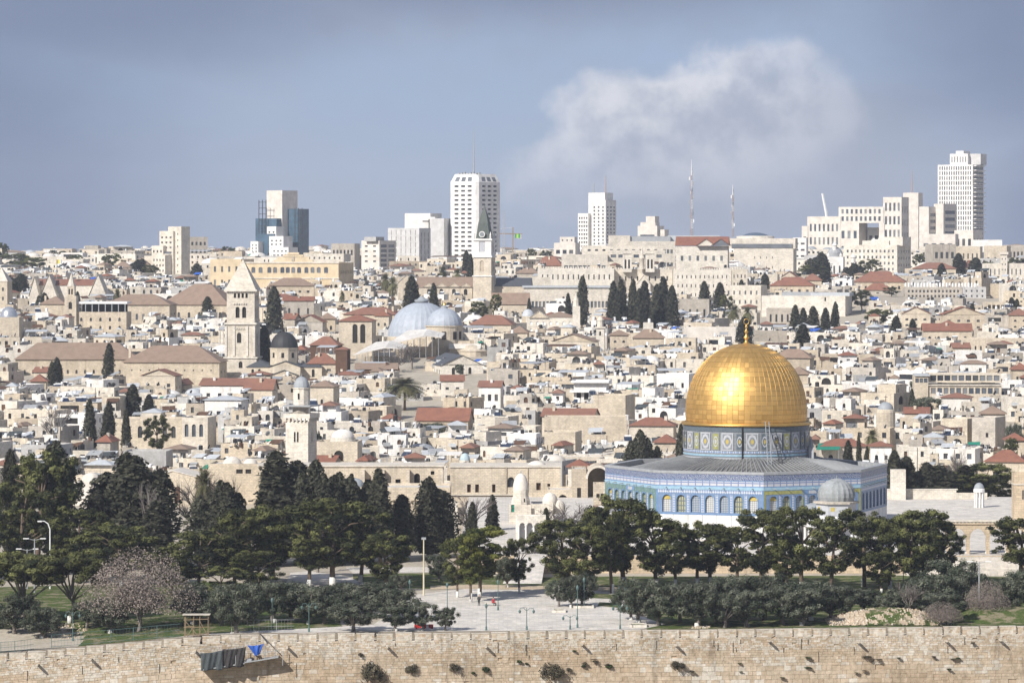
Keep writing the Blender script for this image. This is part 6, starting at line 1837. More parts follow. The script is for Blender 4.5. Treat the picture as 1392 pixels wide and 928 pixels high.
# ------------------------------------------------------------------ tiled houses
for q in (
    (384, 428, 404, 409, 432, 1410, 'grey stone villa with red roof and arched windows', REDTILE, GREYST, dict(c=3, r=2, w=.22, h=.42, arch=1)),
    (465, 540, 419, 427, 447, 1350, 'broad red roof above a cream terrace left of the twin domes', REDTILE, CREAM, None),
    (508, 530, 423, 429, 447, 1330, 'small red roof between the square belfry and the larger grey dome', REDTILE, CREAM, None),
    (420, 460, 459, 469, 480, 1255, 'red roofed veranda house left of the square belfry', REDTILE, WOODB, None),
    (417, 459, 482, 494, 512, 1195, 'honey house with broad red roof below the dark brown tower', REDTILE, CREAM, None),
    (384, 402, 427, 434, 442, 1350, 'small red roof with steep hips above the dark dome', REDTILE, GREYST, None),
    (402, 440, 429, 438, 452, 1340, 'steep red gables stepping down above the dark dome', REDTILE, GREYST, None),
    (433, 457, 426, 433, 444, 1370, 'brown roofed cottage above the square belfry', BROWNTILE, CREAM, None),
    (405, 430, 428, 431, 440, 1390, 'low red roofed house under the grey villa', REDTILE, CREAM, None),
    (398, 416, 470, 475, 482, 1240, 'tiny red roof just right of the dark dome', REDTILE, CREAM, None),
    (402, 420, 477, 483, 492, 1225, 'small red roofed arch house by the dark dome', REDTILE, CREAM, None),
    (598, 632, 511, 518, 536, 1120, 'small cream house with orange hip roof right of the palm', REDTILE, PALE, None),
    (649, 682, 519, 526, 560, 1085, 'white balcony house with dark red roof edge', REDTILE, PLASTER, dict(c=3, r=2, w=.5, h=.45)),
    (564, 638, 557, 572, 585, 1030, 'large orange red hip roof at the foot of the palm', REDTILE, TAN, None),
    (516, 542, 563, 569, 582, 1020, 'small orange roof left of the palm trunk', REDTILE, CREAM, None),
    (376, 396, 574, 582, 588, 990, 'red roof peeping out left of the slim minaret', REDTILE, CREAM, None),
    (270, 358, 516, 524, 545, 1080, 'wide white house under a long low red roof', REDTILE, PLASTER, None),
    (330, 372, 517, 530, 540, 1075, 'steep orange red roof below the dark domed church', REDTILE, CREAM, None),
    (276, 330, 539, 543, 560, 1000, 'long white house with flat roof and strip windows', CORR, PLASTER, dict(c=4, r=1, w=.5, h=.3, mb=.5)),
    (420, 455, 471 + 47, 525, 545, 1050, 'square cream house with brown pyramid roof right of the minaret cap', BROWNTILE, CREAM, dict(c=1, r=1, w=.12, h=.3, arch=1, mb=.4)),
    (735, 808, 557, 566, 600, 1000, 'long red hip roof above a blank cream wall', REDTILE, CREAM, dict(c=1, r=1, w=.05, h=.1)),
    (855, 917, 569, 578, 600, 960, 'white house with red hip roof left of the gold dome', REDTILE, PALE, dict(c=2, r=1, w=.45, h=.3, mb=.4)),
    (888, 922, 592, 601, 612, 900, 'low red roof between the cypresses left of the golden dome', REDTILE, CREAM, None),
    (749, 808, 455, 464, 476, 1250, 'cream chapel with brown gabled roof right of centre', BROWNTILE, CREAM, None),
    (860, 904, 449, 459, 470, 1275, 'square honey house with brown hip roof above the golden dome', BROWNTILE, CREAM, None),
    (828, 856, 449, 455, 476, 1285, 'brown roofed house with a blank tan wall', BROWNTILE, TAN, None),
    (638, 696, 430, 441, 452, 1340, 'long low dark red roof right of the twin domes', REDTILE, CREAM, None),
    (668, 720, 400, 414, 430, 1450, 'large brown hip roof right of the clock tower', BROWNTILE, CREAM, None),
    (690, 718, 444, 452, 460, 1300, 'low brown roof between white vaults', BROWNTILE, CREAM, None),
    (1050, 1102, 476, 486, 500, 1150, 'wide brown hip roof right of the golden finial', BROWNTILE, TAN, None),
    (1066, 1100, 500, 508, 520, 1090, 'tan house with brown roof behind the right of the gold dome', BROWNTILE, TAN, None),
    (1224, 1266, 418, 427, 456, 1420, 'cream gabled house with dark red roof', REDTILE, CREAM, None),
    (1280, 1340, 418, 428, 446, 1400, 'big cream gable house with long dark red roof', REDTILE, CREAM, None),
    (1254, 1322, 441, 450, 468, 1330, 'wide orange roof with solar panels', REDTILE, CREAM, None),
    (1277, 1302, 436, 441, 452, 1350, 'small square red roof above the wide orange one', REDTILE, CREAM, None),
    (1294, 1320, 467, 473, 480, 1260, 'tiny orange pyramid roof on a cream terrace', REDTILE, CREAM, None),
    (1376, 1400, 494, 502, 520, 1130, 'red roofed house cut by the right edge with two windows', REDTILE, CREAM, None),
    (1332, 1368, 553, 562, 578, 990, 'brown pyramid roofed house right of the plain grey block', BROWNTILE, CREAM, None),
    (1115, 1182, 598, 606, 628, 895, 'long orange roof with green awning right of the golden dome', REDTILE, PALE, None),
    (1182, 1214, 601, 606, 625, 885, 'low white house with red roof edge near the garden cypresses', REDTILE, PLASTER, None),
    (1338, 1394, 614, 627, 640, 872, 'large orange hip roof at the right edge just behind the pines', REDTILE, CREAM, None),
    (1228, 1264, 555, 562, 575, 975, 'red roof strip right of the grey domed chapel', REDTILE, CREAM, None),
    (1278, 1320, 535, 540, 556, 1030, 'white house with thin red roof under the glazed hospice', REDTILE, PLASTER, None),
    (1366, 1396, 590, 598, 615, 905, 'dark orange roof at the right edge among small trees', REDTILE, CREAM, None),
    (770, 803, 626, 634, 645, 842, 'orange roofed shed left of the open stone vault', REDTILE, PALE, None),
    (484, 502, 620, 626, 636, 850, 'low orange roof behind the buttressed stone range', REDTILE, CREAM, None),
    (472, 500, 628, 636, 642, 832, 'small orange pyramid roof just behind the buttressed range', REDTILE, CREAM, None),
    (425, 456, 621, 629, 640, 845, 'orange roof right beside the foot of the slim minaret', REDTILE, CREAM, None),
    (40, 64, 510, 518, 533, 1120, 'small house with orange roof partly under a blue tarpaulin', REDTILE, CREAM, dict(c=5, r=1, w=.4, h=.3)),
    (44, 78, 500, 506, 515, 1160, 'red roof strip left of the brown hall', REDTILE, CREAM, None),
    (130, 152, 592, 600, 610, 900, 'dark red roof behind the tall garden cypresses', REDTILE, GREYST, None),
    (1160, 1230, 371, 383, 395, 1700, 'long red roof with solar panels on the far hill', REDTILE, CREAM, None),
    (1046, 1106, 378, 388, 404, 1640, 'red hip roofed villa with solar panels above the long white block', REDTILE, CREAM, None),
    (1060, 1085, 370, 378, 388, 1700, 'small red gable among far cypresses', REDTILE, CREAM, None),
    (1174, 1212, 386, 394, 412, 1620, 'grey villa with red hip roof right of the long white block', REDTILE, GREYST, None),
    (1092, 1118, 373, 381, 392, 1680, 'orange roofed cottage below the onion roofed church', REDTILE, CREAM, None),
    (1240, 1300, 358, 365, 376, 1820, 'very long far red roof above pale walls', REDTILE, CREAM, None),
    (1300, 1336, 355, 363, 374, 1850, 'dark red roof behind far cypresses', REDTILE, CREAM, None),
    (1372, 1400, 420, 428, 450, 1400, 'tall cream house with red roof at the right edge', REDTILE, CREAM, None),
    (178, 203, 352, 360, 372, 1900, 'far villa with brown hip roof left of the stepped white block', BROWNTILE, CREAM, None),
    (155, 178, 356, 363, 372, 1880, 'far cottage with brown roof among trees', BROWNTILE, CREAM, None),
    (365, 428, 379, 388, 410, 1560, 'wide brown hip roof below the yellow pedimented building', BROWNTILE, CREAM, None),
    (727, 764, 350, 361, 370, 1800, 'dark red hip roof left of the battlemented palace', REDTILE, CREAM, None),
    (700, 732, 365, 371, 385, 1700, 'low orange roof left of the battlemented palace', BROWNTILE, GREYST, None),
    (236, 252, 474 + 42, 523, 533, 1120, 'little orange gabled shed under the brown hall', REDTILE, CREAM, None),
    (190, 240, 503, 511, 532, 1110, 'cream house with gabled orange roof below the brown hall', REDTILE, CREAM, None),
):
    tiled(*q[:7], roof=q[7], wall=q[8], front=q[9], rz=rgl.uniform(-16, 2), kind=rgl.choice(['hip', 'hip', 'hip', 'x']) if 'gable' not in q[6] else 'y')
b_ = tag(link('awning', None), None, None)
bpy.data.objects.remove(b_)
o = thing('green_awning', 'flat green cloth awning beside the orange roof right of dome', 'awning', (X(1128, 892), 892, G(X(1128, 892), 892)))
m = MB(); zz = Z(606, 892) - o.location.z; m.add([(-3.2, 0, zz - .8), (2.2, 0, zz - .8), (3.2, 5, zz + .4), (-2.2, 5, zz + .4), (-3.2, 0, zz - .9), (2.2, 0, zz - .9), (3.2, 5, zz + .3), (-2.2, 5, zz + .3)], [(0, 1, 2, 3), (4, 5, 1, 0), (5, 6, 2, 1), (7, 4, 0, 3)], GREENCL); part('cloth', m, o)
m = MB()
for a, c in ((-3.1, .1), (2.1, .1)): m.tube([(a, c, -1), (a, c, zz - .8)], [.06, .06], METAL, 4)
part('post', m, o)

# ------------------------------------------------------------------ church with the clock tower, palace, domes on the ridge
b = Bld('clock_tower', 'cream clock tower with white belfry and dark green pointed spire', 'clock tower', 1500, 656, 405, -14, None, 'clock tower', (640, 672), 283)
b.box(643, 668, 375, None, 0, 7, CREAM, front=[(2.6, 4.6, 1, 4, 1, DARK)], parapet=.1, tone=.7)
b.box(643.5, 667.5, 350, 376, .2, 6.6, CREAM, front=[(2.6, 4.3, b.z(369) - b.z(376), b.z(354) - b.z(376), 1, TAN)], right=[(2.2, 4.2, 2, 6.4, 1, TAN)], parapet=.1, tone=.9)
b.box(643.5, 667.5, 325, 348, .2, 6.6, TOWERW, front=[(2.2, 4.7, 1.6, 5.6, 0, LTILE)], right=[(2.3, 4.1, 1.2, 5.4, 1, TAN)], parapet=.1, tone=.6)
m = MB()
for r0, r1 in ((350, 347.8), (327, 324.5), (376, 374.5)): m.box(b.x(642), b.x(669), -.3, 7.1, b.z(r0), b.z(r1), TOWERW, .8)
for px in (644, 666.5):
    for y in (.3, 6.6): m.lathe([(.35, b.z(324.5)), (.35, b.z(319)), (.05, b.z(315))], TOWERW, 6, (b.x(px), y, 0))
b.part('cornice', m)
m = MB(); m.box(b.x(649), b.x(662), 1.0, 5.8, b.z(324.5), b.z(316), SLATE)
for y, a in ((.9, 0),): m.lathe([(b.m(4.2), 0), (b.m(4.2), .3)], WHITEP, 16)
m = MB(); SP = plain('dark_copper', (.07, .085, .075), .6)
m.lathe([(b.m(13.5), b.z(324)), (b.m(12), b.z(317)), (b.m(9.5), b.z(303)), (b.m(5.8), b.z(292)), (b.m(2.6), b.z(285)), (.05, b.z(279))], SP, 4, (b.x(655.5), 3.4, 0), a0=R_(45)); b.part('spire', m)
m = MB(); m.M = Matrix.Translation((b.x(655.5), .1, b.z(318.5))) @ Matrix.Rotation(R_(90), 4, 'X'); m.lathe([(b.m(4.2), 0), (b.m(4.2), .5), (.01, .5)], TOWERW, 20); m.lathe([(b.m(3.2), .5), (b.m(3.2), .56), (.01, .56)], GREYT, 20); b.part('clock_face', m)
b = Bld('long_nave', 'long church nave with brown roof and little gables below clock tower', 'church', 1505, 600, 408, -2, None, None, (540, 720), 370)
b.box(566, 642, 391, None, 0, 14, CREAM, front=[(b.x(c - 2.4) - b.x(566), b.x(c + 2.4) - b.x(566), b.z(401) + 3, b.z(392.5) + 3, 1, DARK) for c in (583, 600, 617, 633)], parapet=.02, tone=.7)
m = MB(); m.gable(b.x(566), b.x(642), 0, 14, b.z(391), b.z(377), BROWNTILE, CREAM, .2, 'x'); b.part('roof', m)
for c in (583, 600, 617, 633):
    m = MB(); m.gable(b.x(c - 7.5), b.x(c + 7.5), -.5, 4, b.z(390), b.z(385), CREAM, CREAM, .15, 'y'); b.part('gable', m)
b.box(669, 720, 389, None, 0, 14, CREAM, front=[(2.5, 6.0, 6, 10, 1, DARK)], parapet=.02, tone=.4); m = MB(); m.gable(b.x(669), b.x(722), 0, 14, b.z(389), b.z(378), SLATE, CREAM, .2, 'x'); b.part('roof', m)
b.box(541, 566, 386, None, -1, 14, CREAM, front=[(2.6, 4, 6, 9, 1, CREAM)], parapet=.02, tone=.6); m = MB(); m.gable(b.x(540), b.x(566), -1, 14, b.z(386), b.z(374), CREAM, CREAM, .2, 'y'); b.part('pediment', m)

# yellow pedimented building
b = Bld('pedimented_building', 'long yellowish stone building with curved pediment and paired windows', 'building', 1640, 375, 392, -12, None, 'yellow building', (285, 497), 345)
YEL = stone('yellow_stone', (.60, .47, .30), (.64, .53, .37), stain=.15, bump=0, grain=.08)
ops = [(b.x(c - 3) - b.x(312), b.x(c + 3) - b.x(312), b.z(371) + 3, b.z(363) + 3, 0, GLASSG) for c in (338, 353, 363, 373, 383, 391, 399, 407, 415, 424, 433)]
ops = [o for i, o in enumerate(ops)]
b.box(330, 461, 357, None, 0, 26, YEL, front=[(b.x(c - 2.7) - b.x(330), b.x(c + 2.7) - b.x(330), b.z(371) + 3, b.z(363) + 3, .6, GLASSG) for c in (344, 354, 366, 374, 384, 391.5, 399, 407, 417, 425.5, 434, 444)], right=dict(c=8, r=2, w=.35, h=.3, mb=.3, mat=DARK), parapet=.8, tone=.4)
b.box(286, 329, 352, None, -2, 20, YEL, front=dict(c=4, r=2, w=.28, h=.42, mb=.3, mat=GLASSG), parapet=.8, tone=.6)
m = MB(); m.box(b.x(329), b.x(462), -.3, 0, b.z(379), b.z(377.5), PALE); m.box(b.x(329.5), b.x(462), -.35, 0, b.z(357.8), b.z(356), PALE); b.part('cornice', m)
m = MB()
for r, w_ in ((357, 27), (353, 22), (350, 14), (347, 8)): m.box(b.x(399 - w_), b.x(399 + w_), -.2, .6, b.z(r), b.z(r - 4) - .01, YEL, .8)
m.box(b.x(397), b.x(401), -.4, -.2, b.z(355), b.z(348), TAN); b.part('pediment', m)
b.box(412, 465, 345, 356, 4, 12, PALE, front=dict(c=7, r=1, w=.3, h=.3), parapet=.4, tone=.6)


def modern(name, label, px0, px1, top, bot, D, front, right=None, rz=-20, dep=14, mat=TOWERW, parts=(), short=None, cat='building', tone=.5, left=None, span=None, limit=95, depth=.3):
    b = Bld(name, label, cat, D, (px0 + px1) / 2, bot, rz, None, short, span or (px0, px1 + 6), top)
    b.box(px0, px1, top, None, 0, dep, mat, front=front, right=right, left=left, parapet=.8, tone=tone, limit=limit, depth=depth)
    for q in parts:
        kw = dict(q[5]) if len(q) > 5 else {}
        b.box(q[0], q[1], q[2], q[3], q[4], kw.pop('dep', dep * .6), kw.pop('mat', mat), parapet=.4, tone=kw.pop('tone', tone), **kw)
    return b


# skyline towers
b = modern('stepped_apartments', 'stepped white apartment building with rounded bay on the left skyline', 228, 247, 308, 385, 2000, dict(c=2, r=7, w=.16, h=.3, mb=.1), rz=-35, dep=7, mat=PALE, short='stepped block', span=(207, 262),
           parts=[(218, 238, 314, None, -1.5, dict(front=dict(c=3, r=7, w=.45, h=.35, mb=.2))), (211, 228, 334, None, -4, dict(front=dict(c=3, r=5, w=.4, h=.4))), (217, 236, 347, None, -7, dict(front=dict(c=4, r=4, w=.4, h=.45, arch=.6), dep=8))])
m = MB(); m.lathe([(b.m(10), b.z(385)), (b.m(10), b.z(347)), (b.m(10.5), b.z(346)), (b.m(9), b.z(345))], PALE, 18, (b.x(228), 0, 0)); m.lathe([(b.m(10.1), b.z(347)), (b.m(10.1), b.z(342))], GLASSG, 18, (b.x(228), 1, 0)); b.part('round_bay', m)
for c_ in range(5):
    for r_ in range(4):
        a = R_(-70 + 28 * c_); q = MB(); q.M = Matrix.Translation((b.x(228), 0, 0)) @ Matrix.Rotation(a, 4, 'Z')
        q.box(-.5, .5, -b.m(10) - .12, -b.m(10) + .2, b.z(379 - r_ * 9), b.z(374 - r_ * 9), GLASS); b.part('window', q)
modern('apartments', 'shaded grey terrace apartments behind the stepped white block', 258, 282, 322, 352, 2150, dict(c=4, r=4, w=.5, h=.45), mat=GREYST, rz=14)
b = modern('glass_tower', 'stepped blue glass tower with a tall blank pinkish slab', 362, 384, 259, 355, 2400, None, rz=-34, dep=16, mat=TOWERP, short='glass tower', span=(354, 426), tone=.5, right=None,
           parts=[(353, 383, 297, None, -5, dict(mat=GLASSB, dep=9)), (360, 384, 318, None, -8, dict(mat=GLASSB)), (379, 400, 284, None, 6, dict(mat=GLASSB, dep=10)),
                  (357, 368, 328, None, -13, dict(front=dict(c=2, r=8, w=.35, h=.5), mat=TOWERW)), (350, 362, 342, None, -14.5, dict(front=dict(c=1, r=3, w=.1, h=.1), mat=TOWERW)),
                  (372, 385, 308, None, -7, dict(front=dict(c=2, r=9, w=.4, h=.4), mat=TOWERW)), (378, 398, 321, None, -9, dict(front=dict(c=3, r=8, w=.4, h=.4), mat=TOWERW)), (384, 408, 336, None, -11, dict(front=dict(c=4, r=5, w=.4, h=.4), mat=TOWERW))])
m = MB()
for px in (361, 366, 371): m.tube([(b.x(px), -7.2, b.z(355)), (b.x(px), -7.2, b.z(272))], [.25, .25], DARKLEAD, 4)
for r in range(275, 355, 8): m.tube([(b.x(361), -7.2, b.z(r)), (b.x(372), -7.2, b.z(r))], [.2, .2], DARKLEAD, 4)
for px in (398, 403, 408): m.tube([(b.x(px), 3.0, b.z(340)), (b.x(px), 3.0, b.z(283))], [.25, .25], DARKLEAD, 4)
for r in range(286, 340, 8): m.tube([(b.x(396), 3.0, b.z(r)), (b.x(408), 3.0, b.z(r))], [.2, .2], DARKLEAD, 4)
b.part('frame_grid', m)
modern('office_box', 'boxy beige office block with dark glazed right side', 491, 516, 327, 375, 1950, dict(c=2, r=4, w=.35, h=.3, mb=.4), dict(c=2, r=7, w=.8, h=.6, mat=GLASSG), rz=-30, dep=16, mat=TOWERP, short='beige office', parts=[(498, 514, 322, 328, -2, dict(mat=CONCRETE, dep=8))])
modern('low_apartments', 'low grey flats with roof clutter left of the beige office', 450, 482, 331, 345, 2100, dict(c=6, r=2, w=.5, h=.4), mat=GREYST, rz=-10)
b = modern('ribbed_office', 'pale grey office slab with rows of narrow vertical slits', 527, 570, 310, 362, 2100, dict(c=6, r=7, w=.16, h=.8, mt=.03, mb=.06, mat=CONCRETE), dict(c=3, r=7, w=.2, h=.8), rz=-22, dep=16, mat=TOWERG, short='slit office')
b = modern('pale_office', 'taller pale office block behind the slit office, with dark joint', 550, 585, 290, 362, 2200, [(2, 6.5, 23.5, 24.5, 0, GLASSG), (2, 9, 19.8, 20.5, 0, GLASSG)], None, rz=-18, dep=20, mat=TOWERW,
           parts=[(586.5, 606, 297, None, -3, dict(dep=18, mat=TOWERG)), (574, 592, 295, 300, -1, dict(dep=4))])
m = MB(); m.box(b.x(585.1), b.x(586.4), -3.1, 4, -2, b.z(298), DARK); b.part('joint', m)
b = modern('white_hotel_tower', 'big white hotel tower with chamfered top and grid of windows', 612, 640, 247, 352, 2200, None, rz=-30, dep=20, mat=TOWERW, short='white tower', span=(609, 684), limit=0)
bpy.data.objects.remove(b.root) if False else None
for c in list(b.root.children): bpy.data.objects.remove(c)
b.pc = 646; b.root.location.x = X(646, 2200); b.root.rotation_euler.z = R_(-40)
hx, hz, hc = b.m(25.5), b.z(248), b.m(3.5)      # half width, shoulder, chamfer
mbb = MB(); mbb.tone = .5; pn = []
cols = dict(c=3, r=17, w=.62, h=.42, mx=.10, mb=.14, mt=.02, mat=GLASS)
for O, U in (((-hx, -hx, -3), (1, 0, 0)), ((hx, -hx, -3), (0, 1, 0)), ((hx, hx, -3), (-1, 0, 0)), ((-hx, hx, -3), (0, -1, 0))):
    O = Vector(O); U = Vector(U)
    pn += facade(mbb, tuple(O + U * hc), U, 2 * hx - 2 * hc, hz + 3, grid_ops(2 * hx - 2 * hc, hz + 3, **cols) if (O.y < 0) else [], TOWERW, depth=.7)
    N = U.cross(Vector((0, 0, 1)))
    e1 = O + U * (2 * hx - hc); e2 = e1 + U * hc - N * hc
    mbb.add([tuple(e1), tuple(e2), (e2.x, e2.y, hz), (e1.x, e1.y, hz)], [(0, 1, 2, 3)], TOWERW)
    k = .82
    q0, q1 = O + U * hc, O + U * (2 * hx - hc)
    z0, z1 = hz, b.z(237)
    mbb.add([(q0.x, q0.y, z0), (q1.x, q1.y, z0), (q1.x * k, q1.y * k, z1), (q0.x * k, q0.y * k, z1)], [(0, 1, 2, 3)], TOWERW)
    mbb.add([(e1.x, e1.y, z0), (e2.x, e2.y, z0), (e2.x * k, e2.y * k, z1), (e1.x * k, e1.y * k, z1)], [(0, 1, 2, 3)], TOWERW)
    if O.y < 0:
        for j in range(3):
            u = hc + (2 * hx - 2 * hc) * (.1 + .8 * (j + .5) / 3); a = O + U * u; wv_ = U * 1.6
            f = lambda t, s_: tuple((a + wv_ * s_) * (1 - (1 - k) * t) + N * .06 + Vector((0, 0, (hz + 3) * 0)) ) [:2] + (z0 + (z1 - z0) * t,)
            q = MB(); q.add([f(.1, -1), f(.1, 1), f(.62, 1), f(.62, -1)], [(0, 1, 2, 3)], GLASSG); b.part('skylight', q)
mbb.add([(s0 * hx * .82, s1 * hx * .82, b.z(237)) for s0, s1 in ((-1, -1), (1, -1), (1, 1), (-1, 1))], [(0, 1, 2, 3)], ROOFST)
b.part('wall', mbb)
for p, o_, P in pn[:96]: part('window', p, b.root)
q = MB()
for p, o_, P in pn[96:]: q.merge(p)
if q.f: part('window', q, b.root)['kind'] = 'stuff'
m = MB(); m.tube([(-1, 0, b.z(238)), (-1, 0, b.z(205)), (-1, 0, b.z(176))], [.5, .32, .12], METAL, 5)
for k in range(8): xx = -8 + k * 2.2; m.box(xx, xx + .9, -6, -5, b.z(238), b.z(235.5) + (k % 3) * .3, METAL)
b.part('antenna', m)
modern('mast_block', 'slim lattice mast standing right of the white tower', 683, 684, 335, 345, 2300, None, rz=0, dep=2, mat=CONCRETE, cat='mast')
m = MB()
for px in (683, 686): m.tube([(X(px, 2300) - X(683.5, 2300), 0, 0), (X(px, 2300) - X(683.5, 2300), 0, Z(286, 2300) - G(0, 2300))], [.18, .18], METAL, 4)
for r in range(288, 345, 5): m.tube([(-.2, 0, Z(r, 2300) - 47.5), (1.1, 0, Z(r - 3, 2300) - 47.5)], [.12, .12], METAL, 4)
part('lattice', m, [o for o in bpy.data.objects if o.name.startswith('mast_block')][0])
b = modern('white_slab_tower', 'white stepped slab tower with lettered top and balconies', 800, 822, 262, 336, 2500, [(3, 9, 30, 31.2, 0, METAL)], dict(c=2, r=4, w=.2, h=.1), rz=-24, dep=14, mat=TOWERW, short='slab tower', span=(788, 843),
           parts=[(789, 803, 290, None, -4, dict(front=dict(c=4, r=12, w=.55, h=.5, mt=.05), dep=14)), (809, 828, 272, None, -6, dict(front=dict(c=3, r=16, w=.35, h=.5, mt=.08), right=dict(c=3, r=16, w=.5, h=.5), dep=18))])
m = MB(); m.tube([(b.x(805), 3, b.z(262)), (b.x(805), 3, b.z(249))], [.5, .3], METAL, 5); m.tube([(b.x(821), 3, b.z(262)), (b.x(821), 3, b.z(239))], [.5, .2], REDMAST, 5); b.part('antenna', m)
modern('stepped_top_block', 'short beige block stepping up to a small roof box', 867, 893, 307, 325, 2300, dict(c=1, r=3, w=.8, h=.12, mat=GLASSG), rz=-20, dep=14, mat=TOWERP, short='beige stepped', parts=[(870, 890, 302, 308, 1, {}), (876, 888, 294, 303, 3, {}), (893, 901, 312, None, 3, {})])
modern('stepped_top_block', 'low cream stepped flats left of the white slab tower', 753, 782, 330, 346, 2200, dict(c=3, r=2, w=.6, h=.3), rz=-12, dep=14, mat=TOWERP, parts=[(760, 780, 322, 331, 2, dict(front=dict(c=3, r=1, w=.3, h=.3)))])


def mast(px, top, bot, D, wpx, label, n):
    x = X(px, D); zb = Z(bot, D)
    o = thing('lattice_mast', label, 'mast', (x, D, zb)); LM.append((px - wpx, px + wpx, top, bot, D, None))
    h = Z(top, D) - zb; r = wpx / F * D / 2; m = MB()
    for k in range(3):
        a = k * 2.094; m.tube([(r * math.cos(a), r * math.sin(a), -6), (r * .35 * math.cos(a), r * .35 * math.sin(a), h * .8)], [.15, .1], REDMAST if k else METAL, 4)
    for j in range(n):
        t = j / n * .8; z = t * h; rr = r * (1 - .8 * t)
        for k in range(3):
            a = k * 2.094; a2 = a + 2.094; m.tube([(rr * math.cos(a), rr * math.sin(a), z), (rr * math.cos(a2), rr * math.sin(a2), z + h * .8 / n)], [.1, .1], [REDMAST, WHITEP][(j // 4) % 2], 3)
    part('lattice', m, o)
    m = MB(); m.tube([(0, 0, h * .8), (0, 0, h)], [.22, .08], WHITEP, 5)
    for k in range(12):
        a = k * 2.4; z = h * (.2 + .06 * k); m.box(r * .9 * math.cos(a) - .25, r * .9 * math.cos(a) + .25, r * .9 * math.sin(a) - .2, r * .9 * math.sin(a) + .2, z, z + 1.6, METAL if k % 3 else WHITEP)
    part('antenna', m, o)


mast(940, 217, 324, 1900, 6.5, 'tall red and white lattice mast crowded with antennas', 26)
mast(996, 251, 322, 2000, 4.5, 'thinner shorter lattice mast right of the antenna crowded one', 20)
# battlemented palace
PAL = PALE
b = Bld('battlemented_palace', 'long cream palace with battlements and two square corner turrets', 'palace', 1600, 860, 410, 0, None, 'cream palace', (730, 1020), 335)
b.box(731, 835, 365, None, 0, 16, PAL, front=dict(c=14, r=2, w=.24, h=.42, mx=.03, mb=.30, mt=.06, mat=GLASS, arch=.8), parapet=.6, tone=.9)
b.box(836, 915, 366, None, 6, 14, PAL, front=dict(c=9, r=2, w=.24, h=.42, mb=.3, mt=.1, mat=GLASS), parapet=.6, tone=.2)
b.box(915.5, 994, 367, None, 0, 16, PAL, front=dict(c=12, r=3, w=.24, h=.36, mb=.2, mt=.06, mat=GLASS, arch=.8), parapet=.6, tone=.9)
b.box(994.5, 1016, 366, None, -.5, 18, PAL, front=dict(c=4, r=4, w=.3, h=.42, mat=GLASS), parapet=.6, tone=.1, right=dict(c=4, r=3, w=.3, h=.4))
m = MB()
for px0, px1, r in ((731, 834, 365), (916, 993, 367), (995, 1015, 366), (837, 914, 366)):
    n_ = int((px1 - px0) / 3.4)
    for k in range(n_): x = b.x(px0 + 3.4 * k); m.box(x, x + .62, 0.0 if px0 != 837 else 6, .5 if px0 != 837 else 6.5, b.z(r), b.z(r - 2.4), PAL, .9)
b.part('battlement', m)
for c in (853, 884):
    b.box(c - 6, c + 6, 345, 370, 3, 4.2, PAL, front=[(.7, 1.5, 1.5, 5.4, 1, DARK), (2.2, 3.0, 1.5, 5.4, 1, DARK)], right=[(.7, 1.5, 1.5, 5.4, 1, DARK)], parapet=.2, tone=.9)
    m = MB(); m.box(b.x(c - 7.5), b.x(c + 7.5), 2.6, 7.6, b.z(345), b.z(343), PAL, .9)
    for k in range(5): m.box(b.x(c - 7.2 + 3.1 * k), b.x(c - 5.8 + 3.1 * k), 2.7, 3.1, b.z(343), b.z(341), PAL, .9)
    b.part('turret_cornice', m)
m = MB(); m.lathe([(1.2, b.z(366)), (1.1, b.z(352)), (1.6, b.z(351)), (1.0, b.z(349)), (.55, b.z(345)), (.5, b.z(341)), (.18, b.z(340)), (.35, b.z(338.5)), (.05, b.z(336.5))], PAL, 10, (b.x(873), 4, 0)); b.part('statue', m, smooth=True)
m = MB(); m.gable(b.x(866), b.x(884), -2, 6, b.z(386), b.z(374), PAL, PAL, .2, 'y'); b.part('chapel_gable', m); b.box(866, 884, 386, None, -2, 8, PAL, front=[(2.2, 3.4, 4, 8, 1, DARK)], parapet=.02, tone=.9)
# buildings behind the palace
modern('glazed_hotel', 'low cream hotel with a long band of bluish windows', 764, 826, 346, 366, 1760, dict(c=9, r=1, w=.8, h=.4, mb=.3, mt=.15, mat=GLASSG), rz=0, dep=20, mat=PALE, short='banded hotel', parts=[(792, 902, 334, 346, 10, dict(front=dict(c=10, r=1, w=.4, h=.25))), (826, 905, 340, 356, 6, dict(front=dict(c=7, r=1, w=.7, h=.3, mat=GLASSG)))])
modern('grey_roofed_hotel', 'wide pale hotel wing with blue glazing behind the two turrets', 855, 918, 328, 366, 1800, dict(c=12, r=3, w=.7, h=.3, mat=GLASSG), rz=0, dep=20, mat=PALE, parts=[(828, 857, 320, None, 4, dict(front=None)), (855, 912, 321, 330, 5, dict(mat=METAL)), (910, 980, 320, 330, 8, dict(mat=CORR))])
b = tiled(918, 990, 323, 334, 366, 1700, 'tall cream villa with twin red gabled roofs and balconies', kind='x', name='twin_gabled_villa', cat='villa', wall=PALE, rz=-6, dep=14, front=dict(c=6, r=2, w=.32, h=.3, mb=.2, mat=GLASSG), tone=.8, short='red gables')
m = MB(); m.gable(b.x(948), b.x(972), -2.5, 8, b.z(334), b.z(325), REDTILE, PALE, .4, 'y'); m.gable(b.x(968), b.x(992), -2.5, 8, b.z(334), b.z(325), REDTILE, GLASSG, .4, 'y'); b.part('gable', m)
